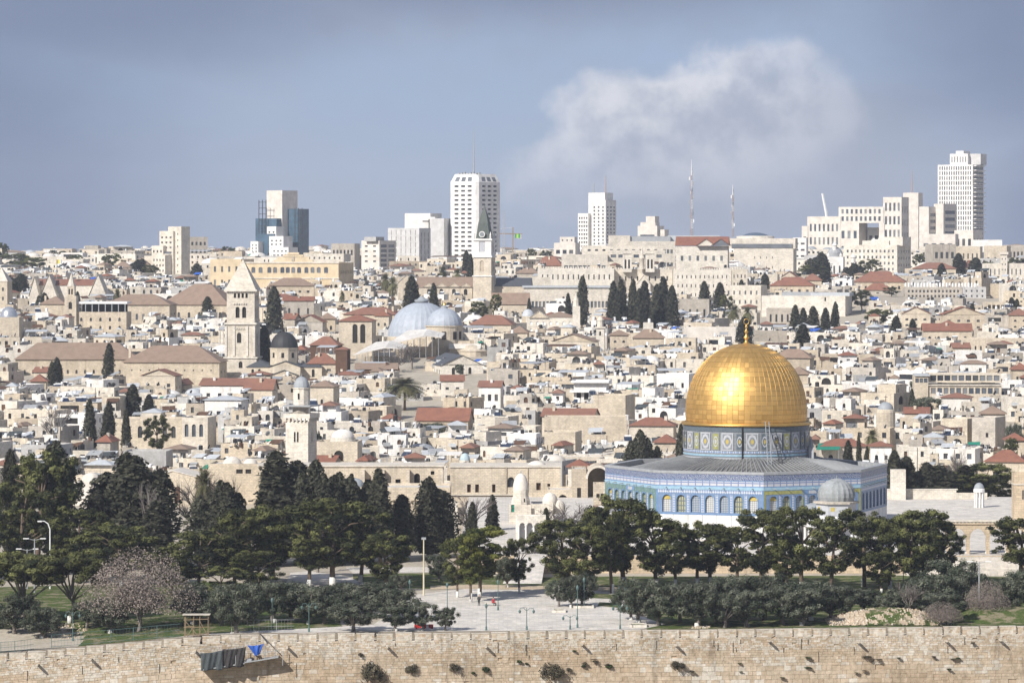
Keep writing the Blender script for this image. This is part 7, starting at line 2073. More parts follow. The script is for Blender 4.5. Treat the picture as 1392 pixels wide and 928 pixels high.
b = modern('domed_hotel', 'large cream hotel with dark low dome and small square windows', 998, 1078, 338, 370, 1850, dict(c=4, r=2, w=.12, h=.25, mx=.3, mb=.4, mt=.1), dict(c=4, r=2, w=.2, h=.3), rz=-8, dep=24, mat=PALE, short='domed hotel', parts=[(990, 1080, 324, 338, 4, dict(dep=18)), (994, 1076, 331.5, 337, 3.4, dict(mat=GLASSG, dep=19))])
m = MB(); m.dome(b.m(21), b.m(9), plain('blue_grey_dome', (.09, .12, .17), .5), (b.x(1024), 14, b.z(325)), 28); m.lathe([(b.m(26), b.z(326)), (b.m(26), b.z(321)), (b.m(21), b.z(320.5))], PALE, 28, (b.x(1024), 14, 0)); b.part('dome', m, smooth=True)
modern('low_shed_roof', 'long low building with a dark strip window and canopy', 706, 748, 377, 390, 1560, dict(c=1, r=1, w=.7, h=.4, mat=DARK), rz=0, dep=12, mat=PALE)
b = modern('colonnade_building', 'long low cream building with one row of square windows', 712, 832, 391, 412, 1460, dict(c=22, r=1, w=.66, h=.3, mb=.35, mt=.15, mat=GLASSG), rz=0, dep=14, mat=PALE, short='windowed range')
m = MB(); m.box(b.x(710), b.x(834), -.6, 13, b.z(391), b.z(388.5), CORR); b.part('roof_edge', m)
b = Bld('stone_belfry', 'little octagonal stone belfry among cypresses below the windowed range', 'belfry', 1380, 783, 428, 0, None, 'little belfry', (777, 790), 400)
b.box(778.5, 788.5, 416, None, -1.5, 3, PALE, front=[(.8, 1.9, 1, 5, 1, DARK)], parapet=.1, tone=.8); m = MB(); m.lathe([(b.m(4.5), b.z(416)), (b.m(3.8), b.z(409)), (b.m(4.2), b.z(408.5)), (b.m(2.5), b.z(405)), (.1, b.z(399))], PALE, 8, (0, 0, 0)); b.part('cap', m)
b = Bld('pale_minaret', 'square pale minaret with small ball cap right of centre', 'minaret', 1270, 816, 475, -6, None, 'pale minaret', (810, 824), 430)
b.box(811, 822, 446, None, -1.4, 2.8, PALE, front=[(1.0, 1.6, b.z(456) + 3, b.z(450) + 3, 1, DARK)], parapet=.1, tone=.9); m = MB(); m.box(b.x(809.5), b.x(823.5), -1.8, 1.8, b.z(446), b.z(444), PALE); m.lathe([(b.m(4.5), b.z(444)), (b.m(4.3), b.z(436)), (b.m(5), b.z(435)), (b.m(3.5), b.z(432)), (.1, b.z(430))], PALE, 10); b.part('cap', m)
b = Bld('white_apse_church', 'cream church front with arcaded windows and low pale blue dome', 'church', 1390, 740, 455, -5, None, None, (708, 786), 421)
b.box(715, 782, 432, None, 0, 16, PALE, front=dict(c=7, r=2, w=.4, h=.5, arch=1, mb=.3, mat=WHITEP), parapet=.1, tone=.8); m = MB(); m.gable(b.x(720), b.x(745), -.6, 3, b.z(432), b.z(423), PALE, CREAM, .2, 'y'); b.part('pediment', m); m = MB(); m.hip(b.x(735), b.x(782), 2, 14, b.z(431), b.z(424), BROWNTILE, .2); b.part('roof', m)
b = Bld('silver_domed_drum', 'small house carrying a pale silver dome left of the arcaded church', 'house', 1400, 718, 440, 0, None, None, (708, 730), 418)
b.box(709, 730, 430, None, 0, 8, CREAM, parapet=.2); m = MB(); m.dome(b.m(9), b.m(10.5), CORR, (b.x(718), 4, b.z(430) - .2), 20); b.part('dome', m, smooth=True)
# right skyline
b = modern('u_block', 'large pinkish stepped office complex with paired windows and gateway', 1201, 1225, 268, 345, 2300, dict(c=4, r=5, w=.5, h=.6, mat=GLASSG, mt=.04), dict(c=4, r=5, w=.4, h=.5, mat=GLASSG), rz=-24, dep=14, mat=TOWERP, short='pink complex', span=(1092, 1240),
           parts=[(1143, 1202, 281, 303, -.5, dict(front=dict(c=9, r=2, w=.5, h=.62, mat=GLASSG, mt=.06, mb=.04), dep=16)), (1102, 1146, 294, None, -1, dict(front=dict(c=7, r=3, w=.45, h=.55, mb=.2, mat=GLASSG), dep=16)), (1144, 1170, 303.1, None, -.8, dict(front=dict(c=3, r=2, w=.5, h=.5, mb=.3, mat=GLASSG), dep=16)),
                  (1196, 1203, 303.1, None, -.5, dict(dep=15)), (1095, 1103, 307, None, -1.5, dict(front=dict(c=1, r=2, w=.5, h=.3), dep=12)), (1172, 1196, 309, None, 12, dict(mat=TOWERW, front=dict(c=3, r=3, w=.6, h=.3), dep=6))])
modern('bunker_tower', 'tall beige tower with mast behind the pink complex', 1228, 1248, 262, 340, 2450, [(6, 9, 4, 8, 0, GLASS)], dict(c=1, r=1, w=.1, h=.1), rz=-18, dep=14, mat=TOWERP, short='beige tower', cat='tower')
m = MB(); m.tube([(0, 4, 0), (0, 4, Z(231, 2450) - Z(262, 2450))], [.5, .15], REDMAST, 5)
o = part('antenna', m, [o for o in bpy.data.objects if o.name.startswith('bunker_tower')][0]); o.location.z = Z(263, 2450) - G(X(1238, 2450), 2450)
modern('louvred_block', 'beige and dark louvred block between two towers', 1250, 1262, 281, 335, 2400, None, dict(c=1, r=8, w=.9, h=.5, mat=GLASSG), rz=-38, dep=20, mat=TOWERP, parts=[(1260, 1272, 277, None, 8, dict(right=dict(c=1, r=8, w=.8, h=.5, mat=GLASSG), dep=16))])
b = modern('white_grid_tower', 'tallest white residential tower with gridded front and balconies on right', 1276, 1321, 224, 328, 2500, dict(c=14, r=18, w=.48, h=.72, mx=.03, mb=.10, mt=.01, mat=GLASSG), dict(c=5, r=18, w=.75, h=.6, mb=.1, mt=.01, mat=GLASSG), rz=-26, dep=22, mat=TOWERW, short='grid tower', span=(1272, 1345), limit=96, cat='tower', depth=.5,
           parts=[(1289, 1312, 209, 224, 4, dict(front=dict(c=6, r=1, w=.3, h=.6), dep=12)), (1296, 1306, 205, 210, 5, {}), (1310, 1326, 209, 224, 8, dict(mat=TOWERG, dep=12))])
m = MB()
for r in range(226, 322, 6): m.box(b.x(1320.8), b.x(1320.8) + 2.2, 1, 21, b.z(r), b.z(r - 1), TOWERW, .4)
b.part('balcony', m)
modern('striped_hotel', 'broad pale hotel slab with columns of windows and shaded right end', 1148, 1218, 333, 372, 1900, dict(c=12, r=5, w=.42, h=.45, mb=.16, mat=GLASSG), dict(c=5, r=5, w=.35, h=.4, mat=GLASSG), rz=-24, dep=22, mat=PALE, short='striped hotel', tone=.8, span=(1145, 1247), parts=[(1170, 1205, 327, 334, 3, {}), (1198, 1222, 322, 334, 4, {})])
modern('small_flats', 'narrow white flats at left foot of the pink complex', 1078, 1096, 323, 348, 2100, dict(c=2, r=5, w=.6, h=.3), rz=-10, dep=10, mat=TOWERW)
b = Bld('onion_roofed_church', 'ornate white church with dark scalloped roof and gilt onion tips', 'church', 1820, 1135, 378, -10, None, 'onion church', (1116, 1162), 328)
b.box(1122, 1146, 349, None, 0, 9, TOWERW, front=dict(c=3, r=1, w=.3, h=.4, arch=1, mb=.3), right=dict(c=3, r=1, w=.3, h=.4, arch=1), parapet=.1, tone=.6)
m = MB(); m.lathe([(b.m(11), b.z(349)), (b.m(10.5), b.z(343)), (b.m(8), b.z(339)), (b.m(4), b.z(336)), (.2, b.z(335))], METAL, 16, (b.x(1134), 4, 0)); b.part('roof', m)
for px, r, t in ((1134, 3, 329), (1126, 2.4, 343), (1142, 2.4, 343), (1158, 3.2, 345)):
    m = MB(); m.lathe([(b.m(r), b.z(t + 12)), (b.m(r), b.z(t + 6)), (b.m(r * 1.3), b.z(t + 4.5)), (b.m(r * .9), b.z(t + 2.5)), (b.m(.3), b.z(t))], TOWERW, 10, (b.x(px), 2 if px < 1150 else 6, 0)); b.part('turret', m)
for (a, c, t, bt, D, lab, mt, fr, rz) in (
    (1252, 1298, 318, 345, 2200, 'beige roof storey block at foot of the grid tower', TOWERP, dict(c=4, r=2, w=.6, h=.3, mat=GLASSG), -14),
    (1298, 1322, 313, 340, 2300, 'shaded stepped beige block under the grid tower', TOWERP, dict(c=3, r=2, w=.5, h=.4), -30),
    (1250, 1312, 335, 358, 2000, 'cream flats with solar panels left of the long glass roof', PALE, dict(c=8, r=2, w=.4, h=.45), -8),
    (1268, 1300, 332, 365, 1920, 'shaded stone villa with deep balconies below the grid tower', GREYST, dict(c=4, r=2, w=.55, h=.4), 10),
    (1322, 1362, 326, 345, 2150, 'long white glazed pavilion right of the grid tower', TOWERW, dict(c=10, r=1, w=.8, h=.4, mat=GLASSG), -6),
    (1300, 1332, 335, 358, 1950, 'cream villa with small arched windows on the right ridge', CREAM, dict(c=5, r=2, w=.3, h=.4, arch=1), -12),
    (1338, 1368, 334, 352, 1980, 'square cream house on the right ridge with two windows', CREAM, dict(c=3, r=1, w=.3, h=.35), -16),
    (1365, 1398, 333, 352, 2050, 'row of grey flats at the right edge of the ridge', GREYST, dict(c=6, r=2, w=.5, h=.4), -4)):
    modern('ridge_building', lab, a, c, t, bt, D, fr, dict(c=3, r=2, w=.4, h=.4), rz, 14, mt)
b = modern('crenellated_villa', 'ornate pale villa with arched windows and a small square tower', 1336, 1392, 358, 386, 1780, dict(c=9, r=2, w=.3, h=.5, arch=1, mat=GLASSG), dict(c=3, r=2, w=.3, h=.4), rz=-6, dep=14, mat=PALE, short='ornate villa', tone=.6, parts=[(1360, 1369, 344, None, -1.5, dict(front=dict(c=2, r=3, w=.25, h=.3, mb=.5), dep=4)), (1358.5, 1370.5, 342.5, 346, -2, dict(dep=5))])
b = Bld('worn_apartment_block', 'worn grey apartment block with loggias and a crowd of roof tanks', 'apartment block', 1600, 1285, 415, -2, None, 'worn flats', (1228, 1342), 387)
b.box(1230, 1308, 391, None, 0, 12, GREYST, front=dict(c=14, r=3, w=.5, h=.5, mat=GLASS, mt=.06), parapet=.8, tone=.7); b.box(1308.4, 1340, 390, None, -.8, 12, CONCRETE, front=dict(c=4, r=3, w=.3, h=.4, mat=GLASS), parapet=.8, tone=.9)
for k in range(24):
    m = MB(); x = b.x(1232) + k * 1.05 * (b.x(1338) - b.x(1232)) / 26; m.lathe([(.01, b.z(390)), (.42, b.z(390)), (.42, b.z(390) + rgl.uniform(1.1, 1.7)), (.01, b.z(390) + 1.8)], WHITEP, 8, (x, 2 + rgl.uniform(0, 3), 0)); b.part('water_tank', m)
modern('framed_ruin', 'low unfinished concrete frame with open bays at right', 1340, 1392, 411, 425, 1500, dict(c=8, r=2, w=.7, h=.6, mat=DARK), rz=0, dep=10, mat=CREAM)
b = modern('long_white_block', 'very long plain cream block with shaded right end and few openings', 1036, 1148, 402, 448, 1480, [(b.m(2) + 24, b.m(2) + 24.6, 9, 10.5, 0, DARK), (29, 29.5, 7, 8, 0, DARK)], dict(c=3, r=3, w=.1, h=.1), rz=-12, dep=22, mat=PALE, short='long block', tone=.9, span=(1034, 1170), parts=[(1100, 1152, 398, 402.5, 4, dict(mat=CORR)), (1060, 1104, 397.5, 402.5, 6, dict(mat=METAL))])
modern('low_arch_building', 'low grey building with arched windows before the long cream block', 1042, 1092, 419, 432, 1440, dict(c=6, r=1, w=.35, h=.5, arch=1, mb=.3), rz=-8, dep=10, mat=GREYST)
modern('dark_window_villa', 'grey stone villa with tall dark windows right of the dense cypresses', 922, 964, 407, 432, 1450, dict(c=4, r=1, w=.28, h=.5, mat=GLASS), rz=-4, dep=14, mat=GREYST)
modern('tall_shutter_block', 'cream block with tall windows behind the thick cypresses at centre', 985, 1034, 388, 425, 1520, dict(c=6, r=3, w=.3, h=.42, mat=GLASSG), rz=-14, dep=14, mat=PALE)
modern('terrace_row', 'long pinkish terrace with arched windows right of the dense cypresses', 930, 1000, 445, 465, 1290, dict(c=6, r=1, w=.36, h=.4, arch=1), rz=-4, dep=12, mat=TOWERP, short='pinkish terrace')
modern('arcade_row', 'long yellowish terrace with little arched windows at right', 1297, 1392, 460, 474, 1290, dict(c=12, r=1, w=.3, h=.45, arch=1, mb=.25), rz=-3, dep=10, mat=CREAM, short='yellow terrace')
modern('white_cube_house', 'two storey white house with dark square openings left of gold dome', 893, 936, 508, 532, 1100, dict(c=3, r=2, w=.25, h=.3, mat=DARK), rz=-16, dep=10, mat=PLASTER, short='white cube')
modern('balcony_house', 'white balconied house with overhanging flat roofs', 780, 824, 519, 545, 1060, dict(c=4, r=2, w=.6, h=.4, mat=DARK), rz=-6, dep=10, mat=PLASTER, parts=[(777, 828, 517, 520, -1.5, dict(mat=WHITEP, dep=10)), (775, 828, 530, 533, -1.6, dict(mat=WHITEP, dep=10))])
modern('blank_wall_house', 'big blank cream house wall below the balconied house', 806, 850, 537, 565, 1010, dict(c=2, r=1, w=.1, h=.1), rz=-14, dep=12, mat=CREAM)
modern('crenellated_wall_house', 'long blank cream wall with a crenellated top left of gold dome', 740, 852, 566, 592, 975, None, rz=-2, dep=8, mat=CREAM)
modern('slit_window_house', 'cream house with a row of narrow slit windows', 740, 782, 587, 612, 925, dict(c=7, r=1, w=.2, h=.2, mb=.4), rz=-10, dep=10, mat=CREAM)
modern('grey_render_house', 'grey rendered house with small square windows at left', 167, 226, 613, 632, 890, dict(c=3, r=1, w=.15, h=.3), rz=-4, dep=10, mat=CONCRETE)
# construction crane and flags
o = thing('tower_crane', 'yellow tower crane with long level jib behind white tower', 'crane', (X(697, 2350), 2350, G(0, 2350)))
zc = Z(318, 2350) - o.location.z
m = MB(); m.tube([(0, 0, 0), (0, 0, zc + 4)], [.4, .4], TIMBER, 4); part('mast', m, o)
m = MB(); m.tube([(X(565, 2350) - X(697, 2350), 0, zc + 1.0), (X(710, 2350) - X(697, 2350), 0, zc)], [.35, .4], TIMBER, 4); m.box(X(703, 2350) - X(697, 2350), X(709, 2350) - X(697, 2350), -1, 1, zc - 3, zc, CONCRETE); m.tube([(0, 0, zc + 4), (X(640, 2350) - X(697, 2350), 0, zc + .8)], [.15, .15], METAL, 3); part('jib', m, o)
o = thing('luffing_crane', 'white crane boom leaning above the pink complex', 'crane', (X(1123, 2500), 2500, Z(300, 2500)))
m = MB(); m.tube([(1.5, 0, -8), (0, 0, Z(289, 2500) - Z(300, 2500)), (-2.5, 0, Z(263, 2500) - Z(300, 2500))], [.9, .9, .7], WHITEP, 5); part('boom', m, o)
for px, row, D, c1, c2, lab in ((700, 322, 1700, (.08, .45, .10), (.5, .4, .08), 'green and yellow flag flying on a thin pole'), (77, 357, 1500, (.65, .50, .06), (.7, .7, .68), 'yellow and white flag hanging on a thin pole at left')):
    o = thing('flag', lab, 'flag', (X(px, D), D, Z(row + 22, D)))
    h = Z(row - 4, D) - o.location.z
    m = MB(); m.tube([(0, 0, 0), (0, 0, h)], [.12, .08], METAL, 5); part('pole', m, o)
    m = MB(); a, c = plain('flag_a' + str(px), c1, .8), plain('flag_b' + str(px), c2, .8)
    wd = 7 / F * D
    for k in range(5):
        x0, x1 = wd * k / 5, wd * (k + 1) / 5; y0, y1 = .25 * math.sin(k * 1.3), .25 * math.sin(k * 1.3 + 1.3)
        m.add([(x0, y0, h - wd * .8), (x1, y1, h - wd * .8), (x1, y1, h), (x0, y0, h)], [(0, 1, 2, 3)], a if (k != 2 or px < 200) and (px > 200 or k < 3) else c)
    f_ = part('cloth', m, o); f_.modifiers.new('thickness', 'SOLIDIFY').thickness = .04

# ------------------------------------------------------------------ city trees
for q in ((373, 389, 24, 1330), (360, 442, 20, 1215), (559, 375, 22, 1400), (590, 385, 14, 1400), (267, 358, 18, 1750), (282, 403, 16, 1430), (147, 466, 17, 1190), (122, 542, 20, 930), (146, 545, 19, 930), (180, 522, 20, 1040), (202, 536, 15, 1030), (791, 375, 14, 1420), (773, 398, 10, 1420),
          (833, 382, 16, 1400), (845, 380, 15, 1390), (858, 379, 16, 1400), (876, 382, 17, 1390), (890, 386, 15, 1380), (902, 376, 20, 1400), (914, 388, 16, 1380), (868, 392, 16, 1370), (842, 395, 18, 1370), (958, 382, 15, 1480), (978, 384, 15, 1480), (1012, 431, 24, 1280), (1040, 372, 12, 1650),
          (1080, 414, 14, 1390), (1092, 418, 15, 1380), (1106, 416, 16, 1390), (1122, 418, 14, 1390), (1133, 420, 10, 1390), (1090, 440, 20, 1290), (1136, 410, 10, 1400), (1218, 429, 17, 1380), (1241, 433, 11, 1380), (1322, 412, 9, 1440), (1280, 358, 13, 1800), (1303, 344, 18, 1850), (1326, 350, 20, 1830), (1110, 352, 20, 1780), (1121, 368, 17, 1700),
          (1375, 404, 9, 1480), (1382, 406, 8, 1480), (1153, 598, 15, 880), (720, 405, 8, 1440), (640, 345, 12, 1700), (1240, 528, 10, 1040), (634, 340, 14, 1750), (172, 556, 12, 930), (60, 395, 12, 1500), (105, 396, 8, 1470), (1008, 380, 12, 1560), (1030, 384, 14, 1550), (1168, 590, 9, 880), (1176, 606, 8, 875)):
    tree('cypress', q[0], q[1], q[2], q[3])
for q in ((77, 486, 22, 1150, 'broad_cypress'), (1172, 394, 30, 1500, 'pine'), (1195, 420, 34, 1420, 'pine'), (1160, 358, 26, 1800, 'broad_cypress'), (1115, 344, 34, 1800, 'broad_cypress'), (1100, 360, 40, 1780, 'pine'), (650, 410, 26, 1420, 'pine'), (1185, 352, 30, 1850, 'pine'), (1345, 355, 20, 1830, 'pine'), (1212, 390, 22, 1600, 'pine'),
          (45, 350, 44, 1950, 'pine'), (20, 345, 40, 2050, 'pine'), (28, 372, 30, 1550, 'broad_cypress'), (150, 345, 28, 2000, 'pine'), (193, 352, 26, 1900, 'broad_cypress'), (205, 360, 20, 1850, 'pine'), (72, 340, 12, 2300, 'pine'), (85, 341, 10, 2300, 'pine'), (5, 330, 18, 2200, 'pine'), (110, 352, 26, 2000, 'bare'), (100, 346, 24, 2100, 'pine'),
          (60, 398, 22, 1480, 'broad_cypress'), (590, 575, 34, 1010, 'olive'), (430, 585, 12, 930, 'olive'), (1260, 540, 40, 1030, 'olive'), (215, 565, 36, 930, 'pine'), (75, 550, 40, 930, 'bare'), (540, 480, 46, 1215, 'bare'), (560, 465, 44, 1225, 'bare'), (505, 618, 26, 850, 'bare'), (375, 510, 30, 1170, 'bare'), (400, 508, 24, 1170, 'bare'), (345, 505, 20, 1150, 'bare'),
          (700, 345, 14, 2250, 'pine'), (722, 338, 14, 2300, 'pine'), (742, 340, 16, 2300, 'pine'), (430, 345, 14, 2200, 'pine'), (310, 335, 20, 2300, 'pine'), (1250, 345, 16, 1950, 'pine'), (1380, 350, 26, 1850, 'pine'), (25, 515, 40, 1080, 'bare'), (1275, 485, 22, 1200, 'bare'), (1380, 575, 26, 930, 'olive'), (1246, 515, 18, 1090, 'olive'),
          (1208, 615, 20, 860, 'bare'), (1100, 620, 30, 860, 'bare'), (1375, 595, 20, 900, 'pine'), (1305, 612, 20, 860, 'bare'), (985, 400, 18, 1460, 'pine'), (1340, 480, 10, 1200, 'bare'), (675, 400, 16, 1440, 'pine'), (560, 330, 18, 2300, 'pine'), (335, 425, 12, 1380, 'pine'), (625, 495, 12, 1200, 'olive')):
    tree(q[4], q[0], q[1], q[2], q[3])
tree('palm', 550, 513, 52, 1090, label='big shaggy date palm rising above red roofs at centre'); LM.append((530, 572, 512, 576, 1090, 'date palm'))
for q in ((524, 371, 16, 1560), (534, 376, 16, 1550), (602, 362, 12, 1700), (622, 365, 14, 1680), (1186, 583, 20, 920), (998, 414, 20, 1400), (160, 392, 12, 1450), (1016, 416, 16, 1390), (465, 395, 8, 1500)): tree('palm', *q[:4], desc='far date palm')

# ------------------------------------------------------------------ the old city's ordinary houses
SHARED = {}


def shared(name):
    if name in SHARED: return SHARED[name]
    m = MB()
    if name == 'tank_black':
        m.lathe([(.01, .35), (.52, .35), (.52, 1.35), (.45, 1.5), (.15, 1.58), (.01, 1.58)], BLACKP, 10)
        for a in (-.35, .35): m.box(a - .05, a + .05, -.4, .4, 0, .35, METAL)
    elif name == 'tank_white':
        m.lathe([(.01, .4), (.45, .4), (.45, 1.45), (.4, 1.6), (.01, 1.66)], WHITEP, 10)
        for a in (-.35, .35): m.box(a - .05, a + .05, -.4, .4, 0, .4, METAL)
    elif name in ('dish', 'dish_dark'):
        m.M = Matrix.Translation((0, 0, 1.1)) @ Matrix.Rotation(R_(-68), 4, 'Y')
        m.lathe([(.02, .0), (.35, .05), (.62, .17), (.62, .20), (.35, .09), (.02, .04)], DISH, 12, tone=1.0 if name == 'dish_dark' else 0.0)
        m.tube([(0, 0, .1), (0, .3, .75)], [.03, .03], METAL, 4)
        m.M = None; m.tube([(0, 0, 0), (0, 0, 1.1)], [.05, .05], METAL, 4)
    elif name == 'solar':
        v = [(-1, -.1, .25), (1, -.1, .25), (1, 1.2, 1.2), (-1, 1.2, 1.2)]
        v += [(a, b + .05, c - .09) for a, b, c in v]
        m.add(v, [(0, 1, 2, 3), (4, 5, 1, 0), (5, 6, 2, 1), (7, 4, 0, 3), (6, 7, 3, 2)], SOLAR)
        m.tube([(-.8, 1.4, 1.35), (.8, 1.4, 1.35)], [.27, .27], WHITEP, 8)
        for a in (-.8, .8): m.box(a - .04, a + .04, 1.2, 1.3, 0, 1.2, METAL)
    elif name == 'antenna':
        m.tube([(0, 0, 0), (0, 0, 3.2)], [.035, .02], METAL, 4)
        for z in (2.6, 2.9, 3.1): m.tube([(-.5, 0, z), (.5, 0, z)], [.02, .02], METAL, 3)
    elif name == 'cooler':
        m.box(-.45, .45, -.4, .4, .1, .95, CORR); m.box(-.3, .3, -.42, -.4, .25, .8, DARK)
    elif name.startswith('clutter'):
        q = random.Random(name)
        for k in range(9):
            x, y, a, h = q.uniform(-1.6, 1.6), q.uniform(-1, 1), q.uniform(.1, .5), q.uniform(.15, 1.1)
            m.box(x - a, x + a, y - a * .7, y + a * .7, 0, h, q.choice([CONCRETE, WOODB, BLACKP, METAL, PALE, CORR, WHITEP, DARK, GREYST, WOODB]), q.random())
        for k in range(4):
            x, y = q.uniform(-1.8, 1.8), q.uniform(-1, 1); m.tube([(x, y, 0), (x + q.uniform(-.1, .1), y, q.uniform(1, 2.4))], [.03, .03], METAL, 3)
    elif name.startswith('sheet'):
        q = random.Random(name); mt = [BLUETARP, CORR, GREENCL, METAL, WOODB, DARKTARP][int(name[-1])]
        v = [(-1.6, -.9, .9), (1.5, -.9, 1.0), (1.7, 1.0, 1.9), (-1.5, 1.0, 1.8)]; v += [(a, b, c - .06) for a, b, c in v]
        m.add(v, [(0, 1, 2, 3), (4, 5, 1, 0), (5, 6, 2, 1), (7, 4, 0, 3), (7, 6, 5, 4)], mt)
        for x in (-1.4, 1.4): m.tube([(x, -.8, 0), (x, -.8, .95)], [.04, .04], METAL, 3); m.tube([(x, .9, 0), (x, .9, 1.8)], [.04, .04], METAL, 3)
    SHARED[name] = m
    return m


PARTNAME = {'tank_black': 'water_tank', 'tank_white': 'water_tank', 'dish': 'satellite_dish', 'dish_dark': 'satellite_dish', 'solar': 'solar_heater', 'antenna': 'antenna', 'cooler': 'air_cooler', **{'clutter%d' % k: 'roof_clutter' for k in range(4)}, **{'sheet%d' % k: 'sheet_canopy' for k in range(6)}}
WALLS = [(CREAM, 'cream', 8), (PALE, 'pale', 9), (GREYST, 'grey', 4), (TAN, 'tan', 1.5), (PLASTER, 'white', 4.5), (CONCRETE, 'concrete', 1.5)]


def pick(r, l):
    t = r.random() * sum(q[-1] for q in l)
    for q in l:
        t -= q[-1]
        if t <= 0: return q
    return l[-1]


def gen_house(r, w, d, h, far=False):
    """pieces of one house: (part name, mesh builder or shared name, matrix); and words that describe it"""
    P = []; words = {}
    wm, wn, _ = pick(r, WALLS); tone = r.random(); wm0 = wm
    words['wall'] = wn
    wl = MB(); wl.tone = tone
    st = max(1, round(h / 3.1))
    dep = .25
    panes = []
    def side(O, U, W_, H_, z0, dens=1.0, wm=wm):
        ops = []
        n = max(1, int(W_ / r.uniform(2.2, 3.6)))
        ww = r.uniform(.32, .55) * r.choice([1, 1, 1.3]); hh = r.uniform(.55, .85); ar = r.random() < .3
        style = r.random()
        for j in range(max(1, round((H_ - z0) / 3.0))):
            zc = H_ - 1.75 - 3.0 * j
            if zc - hh < z0: break
            if style < .10 and j == 0:
                a, b_ = W_ * .12, W_ * r.uniform(.55, .88); ops.append((a, b_, zc - .75, zc + .75, 0, r.choice([GLASS, GLASSG, DARK]))); continue
            if style > .92 and j == 0:
                c = W_ * r.uniform(.3, .7); k = min(1.5, W_ * .2); ops.append((c - k, c + k, zc - 1.4, zc + 1.0, 1, DARK)); continue
            for i in range(n):
                if r.random() > .62 * dens: continue
                c = W_ * (i + .5) / n + r.uniform(-.2, .2)
                if c - ww < .2 or c + ww > W_ - .2: continue
                ops.append((c - ww, c + ww, zc - hh, zc + hh, 1 if ar else 0, r.choice([GLASS, GLASS, DARK, GLASSG, WOODB])))
        return facade(wl, O, U, W_, H_, ops, wm, dep)
    par = r.choice([.25, .5, .7, .9])

    def block(x0, x1, y0, y1, z0, z1, dens=1.0, roof=True, own=True):
        wm = wm0 if own else pick(r, WALLS)[0]; wl.tone = tone if own else r.random()
        H_ = z1 - z0; zz = 0 if z0 > 0 else -z0
        pp = side((x0, y0, z0), (1, 0, 0), x1 - x0, H_, zz, dens, wm)
        pp += side((x1, y0, z0), (0, 1, 0), y1 - y0, H_, zz, dens * .7, wm)
        pp += side((x0, y1, z0), (0, -1, 0), y1 - y0, H_, zz, dens * .5, wm)
        wl.add([(x1, y1, z0), (x0, y1, z0), (x0, y1, z1), (x1, y1, z1)], [(0, 1, 2, 3)], wm)
        t = .25
        o4 = [(x0, y0), (x1, y0), (x1, y1), (x0, y1)]; i4 = [(x0 + t, y0 + t), (x1 - t, y0 + t), (x1 - t, y1 - t), (x0 + t, y1 - t)]
        for k in range(4):
            k2 = (k + 1) % 4
            wl.add([(*o4[k], z1), (*o4[k2], z1), (*i4[k2], z1), (*i4[k], z1)], [(0, 1, 2, 3)], wm, min(1, tone + .25))
            wl.add([(*i4[k], z1), (*i4[k2], z1), (*i4[k2], z1 - par), (*i4[k], z1 - par)], [(0, 1, 2, 3)], wm)
        rf.add([(*q, z1 - par) for q in i4], [(0, 1, 2, 3)], ROOFST)
        panes.extend(p for p, o, _ in pp)
        return z1 - par
    rf = MB(); rf.tone = r.random()
    x0, x1 = -w / 2, w / 2
    zr = block(x0, x1, 0, d, -4, h)
    free = [(x0 + .8, x1 - .8, .8, d - .8, zr)]
    if r.random() < .55 and w > 5.5:
        # a lower wing built against the front, and odd things fixed to the wall
        a = x0 + r.uniform(0, .5) * w; b_ = min(x1, a + w * r.uniform(.3, .6)); ha = h * r.uniform(.35, .8); dp = r.uniform(1.6, 4)
        zq = block(a, b_, -dp, -.02, -4, ha, .9, True, False); free.append((a + .3, b_ - .3, -dp + .4, -.5, zq))
    at = MB()
    for k in range(r.choice([0, 1, 2, 3])):
        u = r.uniform(x0 + .5, x1 - .5); z_ = r.uniform(h * .35, h - .8); q = r.random()
        if q < .3: at.box(u - .35, u + .35, -.4, -.01, z_, z_ + .5, r.choice([WHITEP, CORR]))
        elif q < .6: at.box(u - .05, u + .05, -.12, -.01, -1, h - .2, r.choice([METAL, WOODB, DARK]))
        elif q < .8: at.box(u - .9, u + .9, -.8, -.01, z_, z_ + .12, CONCRETE); at.box(u - .9, u + .9, -.8, -.74, z_ + .12, z_ + .9, r.choice([METAL, CORR, WOODB]))
        else: at.add([(u - .9, -.9, z_ - .1), (u + .9, -.9, z_ - .1), (u + .9, -.01, z_ + .3), (u - .9, -.01, z_ + .3), (u - .9, -.9, z_ - .16), (u + .9, -.9, z_ - .16), (u + .9, -.01, z_ + .24), (u - .9, -.01, z_ + .24)], [(0, 1, 2, 3), (4, 5, 1, 0), (7, 6, 5, 4)], r.choice([CORR, WOODB, METAL, GREENCL]))
    if at.f: P.append(('wall_fittings', at, None))
    kind = r.random()
    words['roof'] = 'flat roofed'
    dm = None
    if kind < .20:
        # plaster domes
        words['roof'] = 'domed'
        dm = MB(); dm.tone = r.random(); mat = pick(r, [(DOMEPL, 5), (PLASTER, 3), (CORR, 1), (LEAD, .5)])[0]
        n = r.choice([1, 1, 2, 3]) if w > 9 else 1
        rad = min(w / (2.3 * n), d * .42) * r.uniform(.75, 1)
        for k in range(n): dm.dome(rad, rad * r.uniform(.4, .75), mat, (x0 + w * (k + .5) / n, d * .45, zr), 18)
        words['n'] = n
        free = [(x0 + .5, x1 - .5, .3, 1.2, zr)]
    elif kind < .62:
        # upper storey room set back
        words['roof'] = 'two stepped'
        a = x0 + r.uniform(0, .45) * w; b_ = a + w * r.uniform(.35, .6); b_ = min(b_, x1 - .01)
        zz = block(a, b_, d * r.uniform(.25, .45), d - .01, zr - .01, zr + r.uniform(2.2, 3.3), 1.2, True, r.random() < .4)
